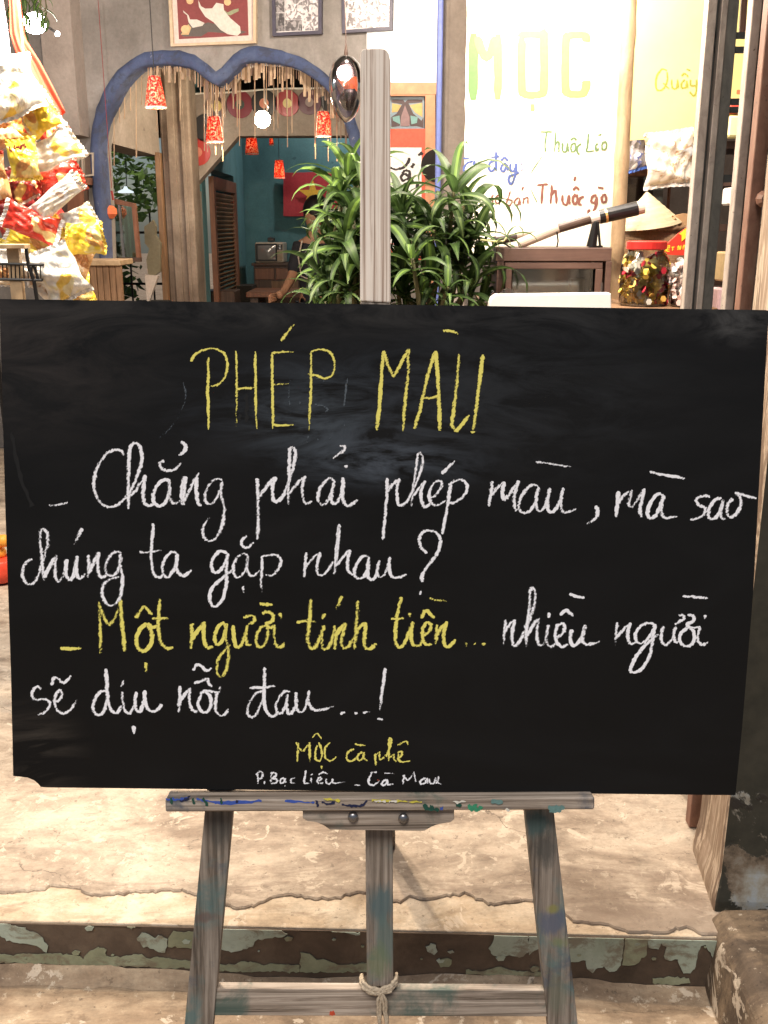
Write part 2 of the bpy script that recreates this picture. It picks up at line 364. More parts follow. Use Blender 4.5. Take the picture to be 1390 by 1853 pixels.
patches += [(sub([(-60, 850), (0, 852), (60, 850), (45, 880), (70, 910), (130, 920), (200, 945), (260, 985), (290, 1030), (280, 1070), (240, 1040), (180, 1020), (100, 1010), (40, 1000), (0, 965), (-60, 960)], 0, 1400, S3), 0),
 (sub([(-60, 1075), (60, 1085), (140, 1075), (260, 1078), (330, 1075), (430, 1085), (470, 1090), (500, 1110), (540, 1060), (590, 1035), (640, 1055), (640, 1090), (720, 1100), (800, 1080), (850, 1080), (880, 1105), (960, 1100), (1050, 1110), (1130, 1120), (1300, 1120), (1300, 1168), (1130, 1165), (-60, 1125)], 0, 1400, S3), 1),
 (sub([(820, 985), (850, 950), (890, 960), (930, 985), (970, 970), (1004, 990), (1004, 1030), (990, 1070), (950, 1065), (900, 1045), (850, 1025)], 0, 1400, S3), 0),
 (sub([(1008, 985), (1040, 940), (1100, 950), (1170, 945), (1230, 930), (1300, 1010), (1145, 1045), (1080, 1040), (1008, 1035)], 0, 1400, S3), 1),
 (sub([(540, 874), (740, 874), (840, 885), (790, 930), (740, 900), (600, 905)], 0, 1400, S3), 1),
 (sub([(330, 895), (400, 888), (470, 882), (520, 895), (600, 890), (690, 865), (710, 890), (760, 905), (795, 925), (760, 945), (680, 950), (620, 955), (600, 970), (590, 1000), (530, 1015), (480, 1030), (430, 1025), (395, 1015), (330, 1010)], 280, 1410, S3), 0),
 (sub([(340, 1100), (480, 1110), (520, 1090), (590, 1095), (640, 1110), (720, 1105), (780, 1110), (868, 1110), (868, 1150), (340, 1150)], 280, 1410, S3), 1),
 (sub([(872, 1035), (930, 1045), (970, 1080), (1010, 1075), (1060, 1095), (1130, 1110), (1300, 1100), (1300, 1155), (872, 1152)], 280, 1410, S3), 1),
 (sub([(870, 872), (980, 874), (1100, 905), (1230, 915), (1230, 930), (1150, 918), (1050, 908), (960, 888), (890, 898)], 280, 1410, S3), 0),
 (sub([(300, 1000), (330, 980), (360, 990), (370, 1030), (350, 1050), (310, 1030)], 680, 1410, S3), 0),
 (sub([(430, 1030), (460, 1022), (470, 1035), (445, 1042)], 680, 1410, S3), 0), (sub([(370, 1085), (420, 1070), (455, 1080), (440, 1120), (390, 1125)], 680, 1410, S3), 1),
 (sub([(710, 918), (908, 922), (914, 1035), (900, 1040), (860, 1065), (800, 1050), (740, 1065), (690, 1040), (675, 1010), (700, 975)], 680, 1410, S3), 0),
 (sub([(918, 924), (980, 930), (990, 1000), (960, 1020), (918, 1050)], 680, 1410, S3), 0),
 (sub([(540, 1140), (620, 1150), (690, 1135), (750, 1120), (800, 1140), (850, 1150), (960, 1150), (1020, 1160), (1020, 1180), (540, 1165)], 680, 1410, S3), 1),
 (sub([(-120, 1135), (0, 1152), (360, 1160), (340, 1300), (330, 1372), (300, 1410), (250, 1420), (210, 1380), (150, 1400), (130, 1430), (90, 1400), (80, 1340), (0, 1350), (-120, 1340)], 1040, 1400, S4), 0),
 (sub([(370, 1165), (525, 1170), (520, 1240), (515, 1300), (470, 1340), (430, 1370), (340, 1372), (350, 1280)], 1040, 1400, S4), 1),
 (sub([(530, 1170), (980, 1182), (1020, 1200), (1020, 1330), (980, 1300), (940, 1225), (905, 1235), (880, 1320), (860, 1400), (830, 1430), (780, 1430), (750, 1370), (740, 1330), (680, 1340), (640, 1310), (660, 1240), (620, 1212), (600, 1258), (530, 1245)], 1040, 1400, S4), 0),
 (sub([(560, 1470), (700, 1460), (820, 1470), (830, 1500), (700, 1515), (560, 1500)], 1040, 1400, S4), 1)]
r = random.Random(5)
for i in range(26):
    x = r.uniform(0, 1280); y = 1675 + x * .022 + r.uniform(0, 60); w = r.uniform(2, 9)
    patches.append(([(x - w, y), (x - w * .3, y - w * .5), (x + w, y - w * .2), (x + w * .6, y + w * .5), (x - w * .5, y + w * .6)], r.choice((0, 1))))
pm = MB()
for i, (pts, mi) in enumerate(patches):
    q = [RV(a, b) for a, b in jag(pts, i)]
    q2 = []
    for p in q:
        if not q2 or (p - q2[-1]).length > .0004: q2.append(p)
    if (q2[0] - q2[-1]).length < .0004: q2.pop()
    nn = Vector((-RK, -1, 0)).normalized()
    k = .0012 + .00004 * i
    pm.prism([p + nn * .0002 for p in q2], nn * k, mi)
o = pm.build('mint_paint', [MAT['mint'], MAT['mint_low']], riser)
# cement fillet where the step meets the ground
m = MB(); r = random.Random(8); pr = []
n = 90
for i in range(n + 1):
    x = -2.2 + 3.0 * i / n; yb = ry(x, -.006); h = .022 + .010 * math.sin(x * 7) + r.uniform(-.004, .004); w = .05 + .02 * math.sin(x * 4 + 1) + r.uniform(-.006, .006)
    pr.append([(x, yb, h), (x, yb - w * .35, h * .55), (x, yb - w * .7, h * .2), (x, yb - w, .0005)])
m.rings(pr, 0, caps=False, closed=False); o = m.build('step_fillet', MAT['street'], smooth=True); tag(o, kind='structure')

# ------------------------------------------------------------------ right pillar and kerb
MAT['dark_paint'] = None
def peel_mat():
    m, N, L, P = newmat('dark_peeling_paint'); v = coords(N, L)
    a = noise(N, L, v, 2.5, 8, .66, .6)
    dark = ramp(N, L, noise(N, L, v, 14, 6, .7), [(.3, (.022, .022, .015)), (.7, (.055, .050, .036))])
    pale = ramp(N, L, noise(N, L, v, 9, 6, .7), [(.34, (.06, .045, .03)), (.44, (.20, .155, .11)), (.54, (.30, .285, .24)), (.64, (.33, .36, .38)), (.72, (.42, .38, .28))])
    sx = N.new('ShaderNodeSeparateXYZ'); L.new(v, sx.inputs[0])
    k = N.new('ShaderNodeMapRange'); k.inputs[1].default_value = .62; k.inputs[2].default_value = .40; k.inputs[3].default_value = -.35; k.inputs[4].default_value = .16
    L.new(sx.outputs[2], k.inputs[0])
    ad = N.new('ShaderNodeMath'); ad.operation = 'ADD'; L.new(a, ad.inputs[0]); L.new(k.outputs[0], ad.inputs[1])
    f = ramp(N, L, ad.outputs[0], [(.60, 0.0), (.615, 1.0)])
    k2 = noise(N, L, v, 13, 6, .6, 1.0)
    pale = mixc(N, L, ramp(N, L, k2, [(.54, 0.0), (.56, 1.0)]), pale, (.03, .025, .02))
    c = mixc(N, L, f, dark, pale); L.new(c, P.inputs['Base Color']); P.inputs['Roughness'].default_value = .7
    bump(N, L, f, P, .5, .002); return m
MAT['dark_paint'] = peel_mat()
def streak_mat():
    m, N, L, P = newmat('peeling_pillar_side'); v = coords(N, L, (9, 9, 1.6)); a = noise(N, L, v, 1.6, 8, .66, .7)
    c = ramp(N, L, a, [(.36, (.14, .09, .06)), (.45, (.24, .17, .12)), (.49, (.62, .50, .38)), (.53, (.26, .18, .12)), (.60, (.40, .30, .22)), (.66, (.58, .48, .38))])
    L.new(c, P.inputs['Base Color']); P.inputs['Roughness'].default_value = .8; bump(N, L, a, P, .6, .004); return m
MAT['pillar_side'] = streak_mat()
pf, pb = FL(1300, 1640), FL(1263, 1532)
m = MB(); r = random.Random(4)
base = [(pf.x, pf.y), (pf.x + .75, pf.y - .02), (pf.x + .75, pb.y), (pb.x, pb.y)]
def ringz(z, d):
    return [(x - d * (1 if i in (0, 3) else 0), y - d * (1 if i in (0, 1) else 0), z) for i, (x, y) in enumerate(base)]
m.rings([ringz(.09, .012), ringz(.16, .014), ringz(.22, .004), ringz(.5, 0), ringz(3.2, 0)], 0)
for i, f in enumerate(m.f):
    vs = [m.v[j] for j in f]; c = sum(vs, Vector()) / len(vs)
    nx = (vs[1] - vs[0]).cross(vs[2] - vs[0])
    if abs(nx.x) > abs(nx.y) * 2 and abs(nx.x) > abs(nx.z): m.m[i] = 1
pil = m.build('wall_pillar', [MAT['dark_paint'], MAT['pillar_side']], origin=(pf.x + .3, pf.y + .2, 0), bevel=.006)
tag(pil, 'dark painted pillar peeling at its foot, at the right edge beside the chalkboard', 'pillar')
kl = FL(1303, 1684, H0 + .01)
m = MB(); kx = kl.x
pts = []
m.rings([[(kx - .02, y, .0), (kx - .005, y, .13), (kx + .02, y, .157), (kx + .6, y, .168), (kx + .6, y, 0)] for y in (pf.y - .03, 1.5, 1.25, 1.0, .6)], 0)
MAT['kerb'] = floor_mat('shaded_kerb_cement', [(.34, (.045, .03, .02)), (.5, (.10, .07, .046)), (.66, (.25, .18, .115))], cracks=False)  # darkened cement: the shade on the kerb is put into its colour
kerb = m.build('side_kerb', MAT['kerb'], bevel=.01); tag(kerb, kind='structure')
# peeling lower plaster collar at the pillar's foot is part of the pillar's own swell above

# ------------------------------------------------------------------ folding steel gate
def gate_mat(name, stops):
    m, N, L, P = newmat(name); v = coords(N, L, (1, 1, .5)); a = noise(N, L, v, 30, 7, .7, .4); b = noise(N, L, coords(N, L), 90, 4, .6)
    c = ramp(N, L, a, stops); c = mixc(N, L, ramp(N, L, b, [(.66, 0.0), (.72, .8)]), c, (.04, .032, .028))
    L.new(c, P.inputs['Base Color']); P.inputs['Roughness'].default_value = .6; bump(N, L, b, P, .3, .001); return m
MAT['gate_light'] = gate_mat('weathered_pale_steel', [(.3, (.27, .22, .19)), (.5, (.43, .365, .315)), (.7, (.56, .49, .43))])
MAT['gate_dark'] = gate_mat('weathered_grey_steel', [(.3, (.10, .10, .09)), (.5, (.16, .155, .14)), (.7, (.22, .21, .185))])
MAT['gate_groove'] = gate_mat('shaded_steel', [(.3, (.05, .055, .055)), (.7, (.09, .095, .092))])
MAT['gate_rust'] = gate_mat('rust_brown_steel', [(.3, (.16, .075, .05)), (.5, (.25, .125, .085)), (.7, (.30, .18, .13))])
def colx(x, y, Y): return W(x, y, Y).x
gt = thing('folding_gate', (colx(1300, 555, 2.5), 2.5, H0), 'folded grey steel gate with upright channels behind the right end of the chalkboard', 'gate')
def bar(x0, x1, Y, dy, mat, nm, z1=3.1, dpt=.03):
    a, b = colx(x0, 555, Y), colx(x1, 555, Y)
    mb = MB(); mb.box((a, Y + dy, H0), (b, Y + dy + dpt, z1), 0, .0015); return mb.build(nm, MAT[mat], gt)
bar(1237, 1252.6, 2.5, 0, 'gate_light', 'channel_flange'); bar(1252.6, 1260, 2.5, .02, 'gate_groove', 'channel_web')
bar(1260, 1271, 2.5, 0, 'gate_light', 'channel_flange'); bar(1271, 1292, 2.5, .012, 'gate_dark', 'channel_web')
bar(1311.7, 1327.5, 2.2, 0, 'gate_light', 'channel_flange'); bar(1327.5, 1338, 2.2, .02, 'gate_groove', 'channel_web')
o = bar(1338, 1361, 2.05, 0, 'gate_rust', 'end_post'); o['label'] = 'rust brown end post'
m = MB(); c = W(1383, 360, 2.04); m.lathe([(.0, -.012), (.012, -.012), (.016, -.004), (.016, .004), (.010, .014), (0, .016)], c, 10, M=Matrix.Rotation(math.radians(90), 3, 'X')); m.build('bolt_knob', MAT['gate_rust'], gt)
for (y0, y1) in ((58, 70), (84, 96), (178, 190), (193, 204), (316, 330)):
    p0, p1 = W(1330, y0, 2.52), W(1330, y1, 2.52); a = colx(1290, y0, 2.52); b = W(1350, y0, 2.52).x
    mb = MB(); mb.box((a, 2.52, p1.z), (b, 2.526, p0.z)); mb.build('lattice_strip', MAT['gate_groove'], gt)
m = MB(); a = W(1349, -40, 2.53); b = W(1343, 62, 2.53); m.tube([a, b], .008, 6); m.build('lattice_strip', MAT['gate_rust'], gt)

# ------------------------------------------------------------------ arch wall
AK = math.tan(math.radians(10.4)); AY = 5.8
def AW(x, y, off=0.0): return W(x, y, AY - off, AK)
AN = Vector((-AK, -1, 0)).normalized()   # towards the camera
s2 = .2518
inner = [(150 + a * s2, b * s2) for a, b in [(118, 1100), (120, 990), (135, 900), (170, 820), (215, 740), (260, 640), (330, 550), (410, 480), (480, 465), (600, 460), (700, 470), (800, 490), (880, 560), (940, 600), (985, 620), (1030, 580), (1090, 520), (1150, 455), (1200, 440)]]
inner += [(330 + a * s2, b * s2) for a, b in [(560, 440), (650, 450), (750, 462), (850, 500), (930, 550), (1000, 600), (1060, 660), (1100, 730), (1150, 830), (1190, 940), (1215, 1040)]]
inner = [(190, 470), (188, 420), (186, 370), (183, 320), (181, 290)] + inner + [(640, 290), (645, 330), (648, 380), (650, 450), (651, 700)]
outer = [(150 + a * s2, b * s2) for a, b in [(60, 1112), (62, 1020), (75, 900), (110, 760), (160, 640), (240, 520), (350, 430), (440, 370), (560, 360), (700, 365), (760, 380), (850, 430), (930, 500), (968, 522), (1010, 470), (1080, 400), (1160, 345)]]
outer += [(330 + a * s2, b * s2) for a, b in [(490, 332), (540, 330), (620, 340), (740, 365), (850, 400), (950, 470), (1040, 540), (1100, 600), (1160, 700), (1220, 800), (1280, 960)]]
outer = [(183, 470), (178, 420), (172, 370), (168, 330), (165, 300)] + outer + [(660, 290), (667, 330), (670, 380), (672, 450), (673, 700)]
def resamp(pl, n):
    L_ = [0]
    for a, b in zip(pl[:-1], pl[1:]): L_.append(L_[-1] + math.hypot(b[0] - a[0], b[1] - a[1]))
    out = []; j = 0
    for i in range(n):
        t = L_[-1] * i / (n - 1)
        while j < len(L_) - 2 and L_[j + 1] < t: j += 1
        u = (t - L_[j]) / max(1e-9, L_[j + 1] - L_[j])
        out.append((pl[j][0] + (pl[j + 1][0] - pl[j][0]) * u, pl[j][1] + (pl[j + 1][1] - pl[j][1]) * u))
    return out
# wall polygon with the opening cut from below
wz0 = (178, 1150)
inn = [AW(*p) for p in inner]
inn[0].z = AW(190, 470).z
def AXZ(X, z): return Vector((X, AY - AK * X, z))
opening = [Vector((inn[0].x + .02, AY - AK * (inn[0].x + .02), H0))] + inn[:-1] + [Vector((inn[-1].x, AY - AK * inn[-1].x, H0))]
poly = [AXZ(-4.2, H0)] + opening + [AXZ(.62, H0), AXZ(.62, 3.3), AXZ(-4.2, 3.3)]
m = MB(); m.prism(poly, -AN * .16)
aw = m.build('arch_wall', MAT['wall'], origin=AXZ(-1, H0)); tag(aw, 'grey plastered wall pierced by a blue rimmed cloud shaped arch', 'wall')
# blue rim (rounded band standing proud of the wall)
ri, ro = resamp(inner, 90), resamp(outer, 90)
rr = random.Random(9); rings = []
for (a, b) in zip(ri, ro):
    P0, P1 = AW(*a), AW(*b); j = rr.gauss(0, .004); P0 = P0 + (P0 - P1).normalized() * .005
    rings.append([P0 - AN * .10, P0 + AN * (.014), P0.lerp(P1, .12 + j * 2) + AN * (.026 + j), P0.lerp(P1, .5) + AN * (.030 + j), P0.lerp(P1, .88) + AN * (.024 - j), P1 + AN * .001 + (P1 - P0) * (j * 16)])
m_ = MAT['blue_rim']; N_, L_ = m_.node_tree.nodes, m_.node_tree.links; P_ = N_['Principled BSDF']; src = P_.inputs['Base Color'].links[0].from_socket
cn = noise(N_, L_, coords(N_, L_), 9, 9, .75, .4); c_ = mixc(N_, L_, ramp(N_, L_, cn, [(.52, 0.0), (.60, .7)]), src, (.045, .05, .075)); cn2 = noise(N_, L_, coords(N_, L_), 26, 6, .7, .4)
c_ = mixc(N_, L_, ramp(N_, L_, cn2, [(.66, 0.0), (.69, .8)]), c_, (.30, .29, .30)); L_.new(c_, P_.inputs['Base Color'])
m = MB(); m.rings(rings, 0, caps=False, closed=False); m.build('arch_rim', MAT['blue_rim'], aw, smooth=True)
m = MB(); rg = [[P[0] , P[0] - AN * .07] for P in [[AW(*a)] for a in ri]]

# roof, far walls
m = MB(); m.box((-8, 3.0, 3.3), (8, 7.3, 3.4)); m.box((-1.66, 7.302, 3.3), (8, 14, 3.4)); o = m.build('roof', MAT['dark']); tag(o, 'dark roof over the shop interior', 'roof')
# ------------------------------------------------------------------ inner hall: lintel, column, record wall
m = MB(); z0 = 1.97
a = on_x(165, 250, -1.98); 
A_, B_ = Vector((-1.72, 6.0, z0 + .03)), Vector((-1.488, 7.0, z0 - .02))
m.prism([A_, B_, B_ + Vector((0, 0, 1.33)), A_ + Vector((0, 0, 1.3))], (-.18, .02, 0))
o = m.build('side_wall', MAT['wall_warm'], origin=A_); tag(o, 'mottled plaster side wall above the left window opening, seen through the arch', 'wall')
c0, c1 = W(299, 400, 7.0).x, W(352, 400, 7.0).x
m = MB(); m.box((c0, 7.0, H0), (c1, 7.28, 3.29), 0, .012); m.box((c0 + .05, 6.975, H0), (c0 + .10, 6.999, 3.2), 0, .004); m.box((c1 - .06, 6.98, H0), (c1 - .035, 6.999, 3.2), 0, .004)
o = m.build('concrete_column', MAT['column'], origin=((c0 + c1) / 2, 7.1, H0)); tag(o, 'rough brown concrete column behind the left lobe of the arch', 'column')
m = MB(); d0, d1 = W(285, 400, 6.96).x, W(298, 400, 6.96).x
m.box((d0 + .012, 6.93, H0), (d1, 7.0, z0), 0, .003); o = m.build('door_post', MAT['plank'], origin=(d0, 6.95, H0)); tag(o, 'brown timber door post against the concrete column', 'door post')
RYW = 7.3
def RWp(x, y, off=0.0): return W(x, y, RYW - off)
topw = [(300, 165), (318, 168), (340, 172), (365, 170), (400, 169), (440, 166), (480, 163), (520, 161), (560, 161), (610, 159), (700, 158)]
cut = [(700, 245), (432, 246), (380, 305), (345, 345)]
zf = H0
pl = [RWp(*p) for p in topw] + [RWp(*p) for p in cut] + [Vector((RWp(343, 345).x, RYW, RWp(343, 345).z)), RWp(300, 345)]
m = MB(); m.prism(pl, (0, .14, 0)); b = MB
m.box((c1 - .02, RYW, H0), (RWp(345, 345).x, RYW + .14, RWp(345, 345).z - .001))
xr0, xr1 = RWp(640, 400).x, 1.2
m.box((xr0, RYW, H0), (xr1, RYW + .14, RWp(700, 246).z)); 
rw = m.build('record_wall', MAT['wall_warm'], origin=(0, RYW, 1.8)); tag(rw, 'beige plaster wall hung with vinyl records behind the arch', 'wall')
m = MB(); m.tube([RWp(a, b - 1, .01) for a, b in topw], .006, 6); m.build('wall_edge_strip', MAT['white'], rw)
# dark sheet far above, standing in for the unlit void under the roof; walls around
m = MB(); m.box((-2.4, 8.6, 2.2), (1.5, 8.7, 3.29)); o = m.build('dark_void_sheet', MAT['dark'], origin=(0, 8.65, 2.2)); tag(o, 'dark sheet standing in for the unlit void under the roof above the record wall', 'wall')
m = MB(); m.box((-1.60, 9.7, H0), (1.4, 9.82, 3.29)); o = m.build('back_room_wall', MAT['teal'], origin=(0, 9.7, H0)); tag(o, 'teal painted back wall behind the old television', 'wall')
m = MB(); 
lx = -1.30
m.box((lx - .12, 7.45, H0), (lx, 7.62, 2.9)); m.box((lx - .12, 9.05, H0), (lx, 9.69, 2.9)); m.box((lx - .12, 7.62, 1.92), (lx, 9.05, 2.9))
o = m.build('back_room_side_wall', MAT['teal'], origin=(lx, 8, H0)); tag(o, 'teal side wall of the back room beside the brown door', 'wall')
m = MB(); m.box((1.0, 7.45, H0), (1.1, 9.69, 2.9)); o = m.build('back_room_right_wall', MAT['teal'], origin=(1, 8, H0)); tag(o, 'teal right wall of the back room hidden by the plants', 'wall')
# shop wall at the right
m = MB(); m.box((.64, 5.0, H0), (4.5, 5.12, 3.29)); o = m.build('shop_back_wall', MAT['wall_warm'], origin=(1, 5, H0)); tag(o, 'warm plaster back wall behind the snack counter', 'wall')
m = MB(); m.box((4.3, 2.3, H0), (4.4, 4.99, 3.29)); o = m.build('shop_right_wall', MAT['wall_warm'], origin=(4.3, 3, H0)); tag(o, 'side wall of the shop beyond the steel gate', 'wall')
# ------------------------------------------------------------------ strokes drawn as thin ribbons lying on a face
def smooth_pts(P, seg=5):
    if len(P) < 3: 
        a, b = P; return [(a[0] + (b[0] - a[0]) * i / 6, a[1] + (b[1] - a[1]) * i / 6) for i in range(7)]
    out = []
    for i in range(len(P) - 1):
        p0, p1, p2, p3 = P[max(i - 1, 0)], P[i], P[i + 1], P[min(i + 2, len(P) - 1)]
        for k in range(seg):
            t = k / seg; t2, t3 = t * t, t * t * t
            out.append(tuple(.5 * (2 * p1[j] + (p2[j] - p0[j]) * t + (2 * p0[j] - 5 * p1[j] + 4 * p2[j] - p3[j]) * t2 + (3 * p1[j] - p0[j] - 3 * p2[j] + p3[j]) * t3) for j in (0, 1)))
    out.append(P[-1]); return out
def strokes(mb, blocks, proj, wh=5.0, wv=9.0, k0=.0004, jitter=.5, seed=1, lift=.000002, taper=True):
    """blocks: (x0, y0, scale, [stroke, ...]); proj(x, y, k) -> point; ribbons wv px wide when upright, wh px when level"""
    r = random.Random(seed); k = k0
    for (x0, y0, s, L_) in blocks:
        for st in L_:
            P = smooth_pts([(x0 + a * s, y0 + b * s) for a, b in st]); n = len(P); L_pts = []; R_pts = []
            for i, p in enumerate(P):
                a, b = P[max(i - 1, 0)], P[min(i + 1, n - 1)]
                dx, dy = b[0] - a[0], b[1] - a[1]; d = math.hypot(dx, dy) or 1; dx /= d; dy /= d
                w = (wh + (wv - wh) * abs(dy)) * .5
                if taper and n > 4 and (i == 0 or i == n - 1): w *= .55
                k += lift
                j1, j2 = r.gauss(0, jitter), r.gauss(0, jitter)
                L_pts.append(proj(p[0] - dy * (w + j1), p[1] + dx * (w + j1), k)); R_pts.append(proj(p[0] + dy * (w + j2), p[1] - dx * (w + j2), k))
            vs = L_pts + R_pts
            if not hasattr(mb, 'st'): mb.st = []
            pr_ = r.uniform(-.09, .07); ph_ = r.uniform(0, 6.28); ps = [pr_ + .05 * math.sin(ph_ + i * .33) - (.10 if i > n - 4 else 0) for i in range(n)]
            mb.st += [(q, 1.0, 0) for q in ps] + [(q, -1.0, 0) for q in ps]
            mb.add(vs, [(i, i + 1, n + i + 1, n + i) for i in range(n - 1)])
    return k
# ------------------------------------------------------------------ easel
def easel_wood(name, tone=1.0, stain=()):
    t = lambda c: tuple(x * tone for x in c)
    return wood(name, [(.30, t((.07, .058, .046))), (.42, t((.17, .145, .12))), (.55, t((.26, .225, .195))), (.72, t((.36, .32, .28)))], (75, 75, 2.2), .75, stain, .6)
GREEN, TEAL, BLUEG, YEL = (.055, .10, .085), (.08, .15, .15), (.06, .08, .11), (.22, .20, .06)
def g_mat(name, axis, tone=1.0, stain=()):
    g = [120, 120, 120]; g[axis] = 3.0
    t = lambda c: tuple(x * tone for x in c)
    return wood(name, [(.34, t((.07, .052, .038))), (.44, t((.20, .16, .125))), (.53, t((.33, .275, .225))), (.68, t((.48, .415, .35)))], tuple(g), .75, stain, .6)
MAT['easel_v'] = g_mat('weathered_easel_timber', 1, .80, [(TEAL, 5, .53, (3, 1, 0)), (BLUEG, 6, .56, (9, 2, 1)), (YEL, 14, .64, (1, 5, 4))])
MAT['easel_post'] = g_mat('weathered_easel_post', 1, .85, [(TEAL, 5.5, .53, (3.3, 2.66, 0)), (BLUEG, 7, .58, (7, 2, 1))])
MAT['easel_h'] = g_mat('weathered_easel_rail', 0, 1.25, [(GREEN, 6, .55, (2, 7, 0)), (BLUEG, 7, .58, (5, 1, 3))])
# pale top of the post: warm light painted into the timber colour; lower half is paint-splashed
MAT['easel_top'] = wood('lit_easel_timber', [(.34, (.28, .19, .14)), (.42, (.55, .43, .35)), (.50, (.86, .76, .66)), (.7, (.95, .88, .80))], (170, 1.6, 170), .75, None, .5, .85)
def stain(mat, spots):     # spilled paint and dark grey patches, each spot at its own place on the timber
    N, L = mat.node_tree.nodes, mat.node_tree.links; P = N['Principled BSDF']
    for (x, y, sx, sy, col, amt) in spots:
        src = P.inputs['Base Color'].links[0].from_socket; p = BP(x, y, K_)
        mp = N.new('ShaderNodeMapping'); mp.vector_type = 'TEXTURE'; mp.inputs['Location'].default_value = (p.x, p.y, p.z); mp.inputs['Scale'].default_value = (sx * .00085, sy * .00085, .2)
        tc = N.new('ShaderNodeTexCoord'); L.new(tc.outputs['Object'], mp.inputs[0])
        ln = N.new('ShaderNodeVectorMath'); ln.operation = 'LENGTH'; L.new(mp.outputs[0], ln.inputs[0])
        nz = noise(N, L, coords(N, L, (60, 14, 60)), 1.0, 7, .7, .5)
        ad = N.new('ShaderNodeMath'); ad.operation = 'MULTIPLY_ADD'; ad.inputs[1].default_value = 1.6; L.new(nz, ad.inputs[0]); L.new(ln.outputs['Value'], ad.inputs[2])
        L.new(mixc(N, L, ramp(N, L, ad.outputs[0], [(.60 + .9, 1.0 * amt), (.60 + 1.25, 0.0)]) if False else ramp(N, L, sc_(N, L, ad.outputs[0]), [(.52, amt), (.72, 0.0)]), src, col), P.inputs['Base Color'])
def sc_(N, L, s_):
    m_ = N.new('ShaderNodeMath'); m_.operation = 'MULTIPLY'; m_.inputs[1].default_value = .4; L.new(s_, m_.inputs[0]); return m_.outputs[0]
K_ = -.015
stain(MAT['easel_post'], [(692, 1635, 34, 45, (.07, .12, .13), .85), (700, 1700, 26, 60, (.10, .15, .14), .7), (684, 1740, 24, 40, (.12, .16, .08), .6)])
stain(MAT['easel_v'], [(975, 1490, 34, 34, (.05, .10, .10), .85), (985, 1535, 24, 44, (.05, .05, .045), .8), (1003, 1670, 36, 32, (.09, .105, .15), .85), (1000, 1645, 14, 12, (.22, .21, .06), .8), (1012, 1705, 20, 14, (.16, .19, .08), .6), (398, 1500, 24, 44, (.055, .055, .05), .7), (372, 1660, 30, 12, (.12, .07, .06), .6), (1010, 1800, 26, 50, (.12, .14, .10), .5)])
EM = local_thing('easel', BM, 'weathered grey wooden easel splashed with paint, carrying the big chalkboard', 'easel')
def plane_prism(pts, k, thick, name, mat, par, bevel=.0015, z1=None):
    m = MB(); m.prism([BP(x, y, k) for x, y in pts], (0, 0, -thick)); return m.build(name, mat, par, bevel=bevel)
def wpos(p): return BM @ p
def down_to(p, q, z):    # extend local segment p->q until world height z
    a, b = wpos(p).z, wpos(q).z; t = (z - a) / (b - a); return p + (q - p) * t
K = -.015
# post
top = [(652, 545), (652, 100), (653, 92), (658, 88), (690, 87), (699, 90), (704, 97), (706.5, 110), (707, 548)]
def shp(pts, k): return [BP(x, y, k) for x, y in pts]
m = MB(); m.prism(shp(top, K), (0, 0, -.026)); m.build('upper_post', MAT['easel_top'], EM, bevel=.002)
q = shp([(652, 546.0), (707, 549.0)], K) + shp([(712, 1786), (664, 1786)], K)
m = MB(); m.prism(q, (0, 0, -.026)); m.build('post', MAT['easel_post'], EM, bevel=.002)
for (a, b, c, d) in (((371, 1463), (422, 1463), (386, 1853), (334, 1853)), ((951, 1471), (1003, 1472), (1046, 1853), (992, 1853))):
    A1, B1, C1, D1 = [BP(*p, K) for p in (a, b, c, d)]
    up = lambda p, q: p + (p - q) * 2.0
    dn = lambda p, q: down_to(p, q, .001)
    q = [up(A1, D1), up(B1, C1), dn(B1, C1), dn(A1, D1)]
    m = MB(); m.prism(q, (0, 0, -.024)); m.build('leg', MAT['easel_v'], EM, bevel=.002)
plane = [(386.5, 1789), (990, 1793), (993.5, 1840), (382.5, 1838)]
m = MB(); m.prism(shp(plane, K - .004), (0, 0, -.018)); m.build('crossbar', MAT['easel_h'], EM, bevel=.0015)
# ledge
vb = BP(700, 1432, 0).y
l0, l1 = BP(299, 1447, .022), BP(1076, 1458, .022)
h = BP(700, 1446, .022).y; hb = BP(700, 1467.5, .022).y
m = MB(); m.box((l0.x, hb, -.014), (l1.x, vb - .002, .022), 0, .002); m.build('ledge', MAT['easel_h'], EM)
# cleat
cl = [(548, 1466), (548, 1481), (556, 1486), (572, 1488), (586, 1494), (598, 1502), (768, 1504), (782, 1496), (796, 1491), (816, 1488), (822, 1483), (822, 1469)]
pts = shp(cl, .012); pts[0].y = pts[-1].y = hb - .0005
m = MB(); m.prism(pts, (0, 0, -.026)); m.build('cleat', MAT['easel_h'], EM, bevel=.0012)
for (x, y) in ((639, 1478), (730, 1480)):
    c = BP(x, y, .0125); m = MB(); m.lathe([(.0075, 0), (.0078, .002), (.0065, .0045), (.004, .006), (.0, .0065)], c, 16); m.build('carriage_bolt', MAT['grey_metal'], EM, smooth=True)
# rear prop leg
a = BP(680, 700, K - .03); wa = wpos(a); wb = Vector((wa.x + .02, 1.98, H0 + .001)); ib = BM.inverted()
m = MB(); dx = Vector((.018, 0, 0)); dy = Vector((0, .012, 0))
m.hexa([ib @ p for p in (wb - dx - dy, wb + dx - dy, wb + dx + dy, wb - dx + dy, wa - dx - dy, wa + dx - dy, wa + dx + dy, wa - dx + dy)]); m.build('rear_leg', MAT['easel_v'], EM)
u0, u1 = BP(470, 900, K - .03), BP(900, 905, K - .03)
m = MB(); m.box((u0.x, u0.y - .02, K - .05), (u1.x, u0.y + .02, K - .027)); m.build('upper_crossbar', MAT['easel_h'], EM)
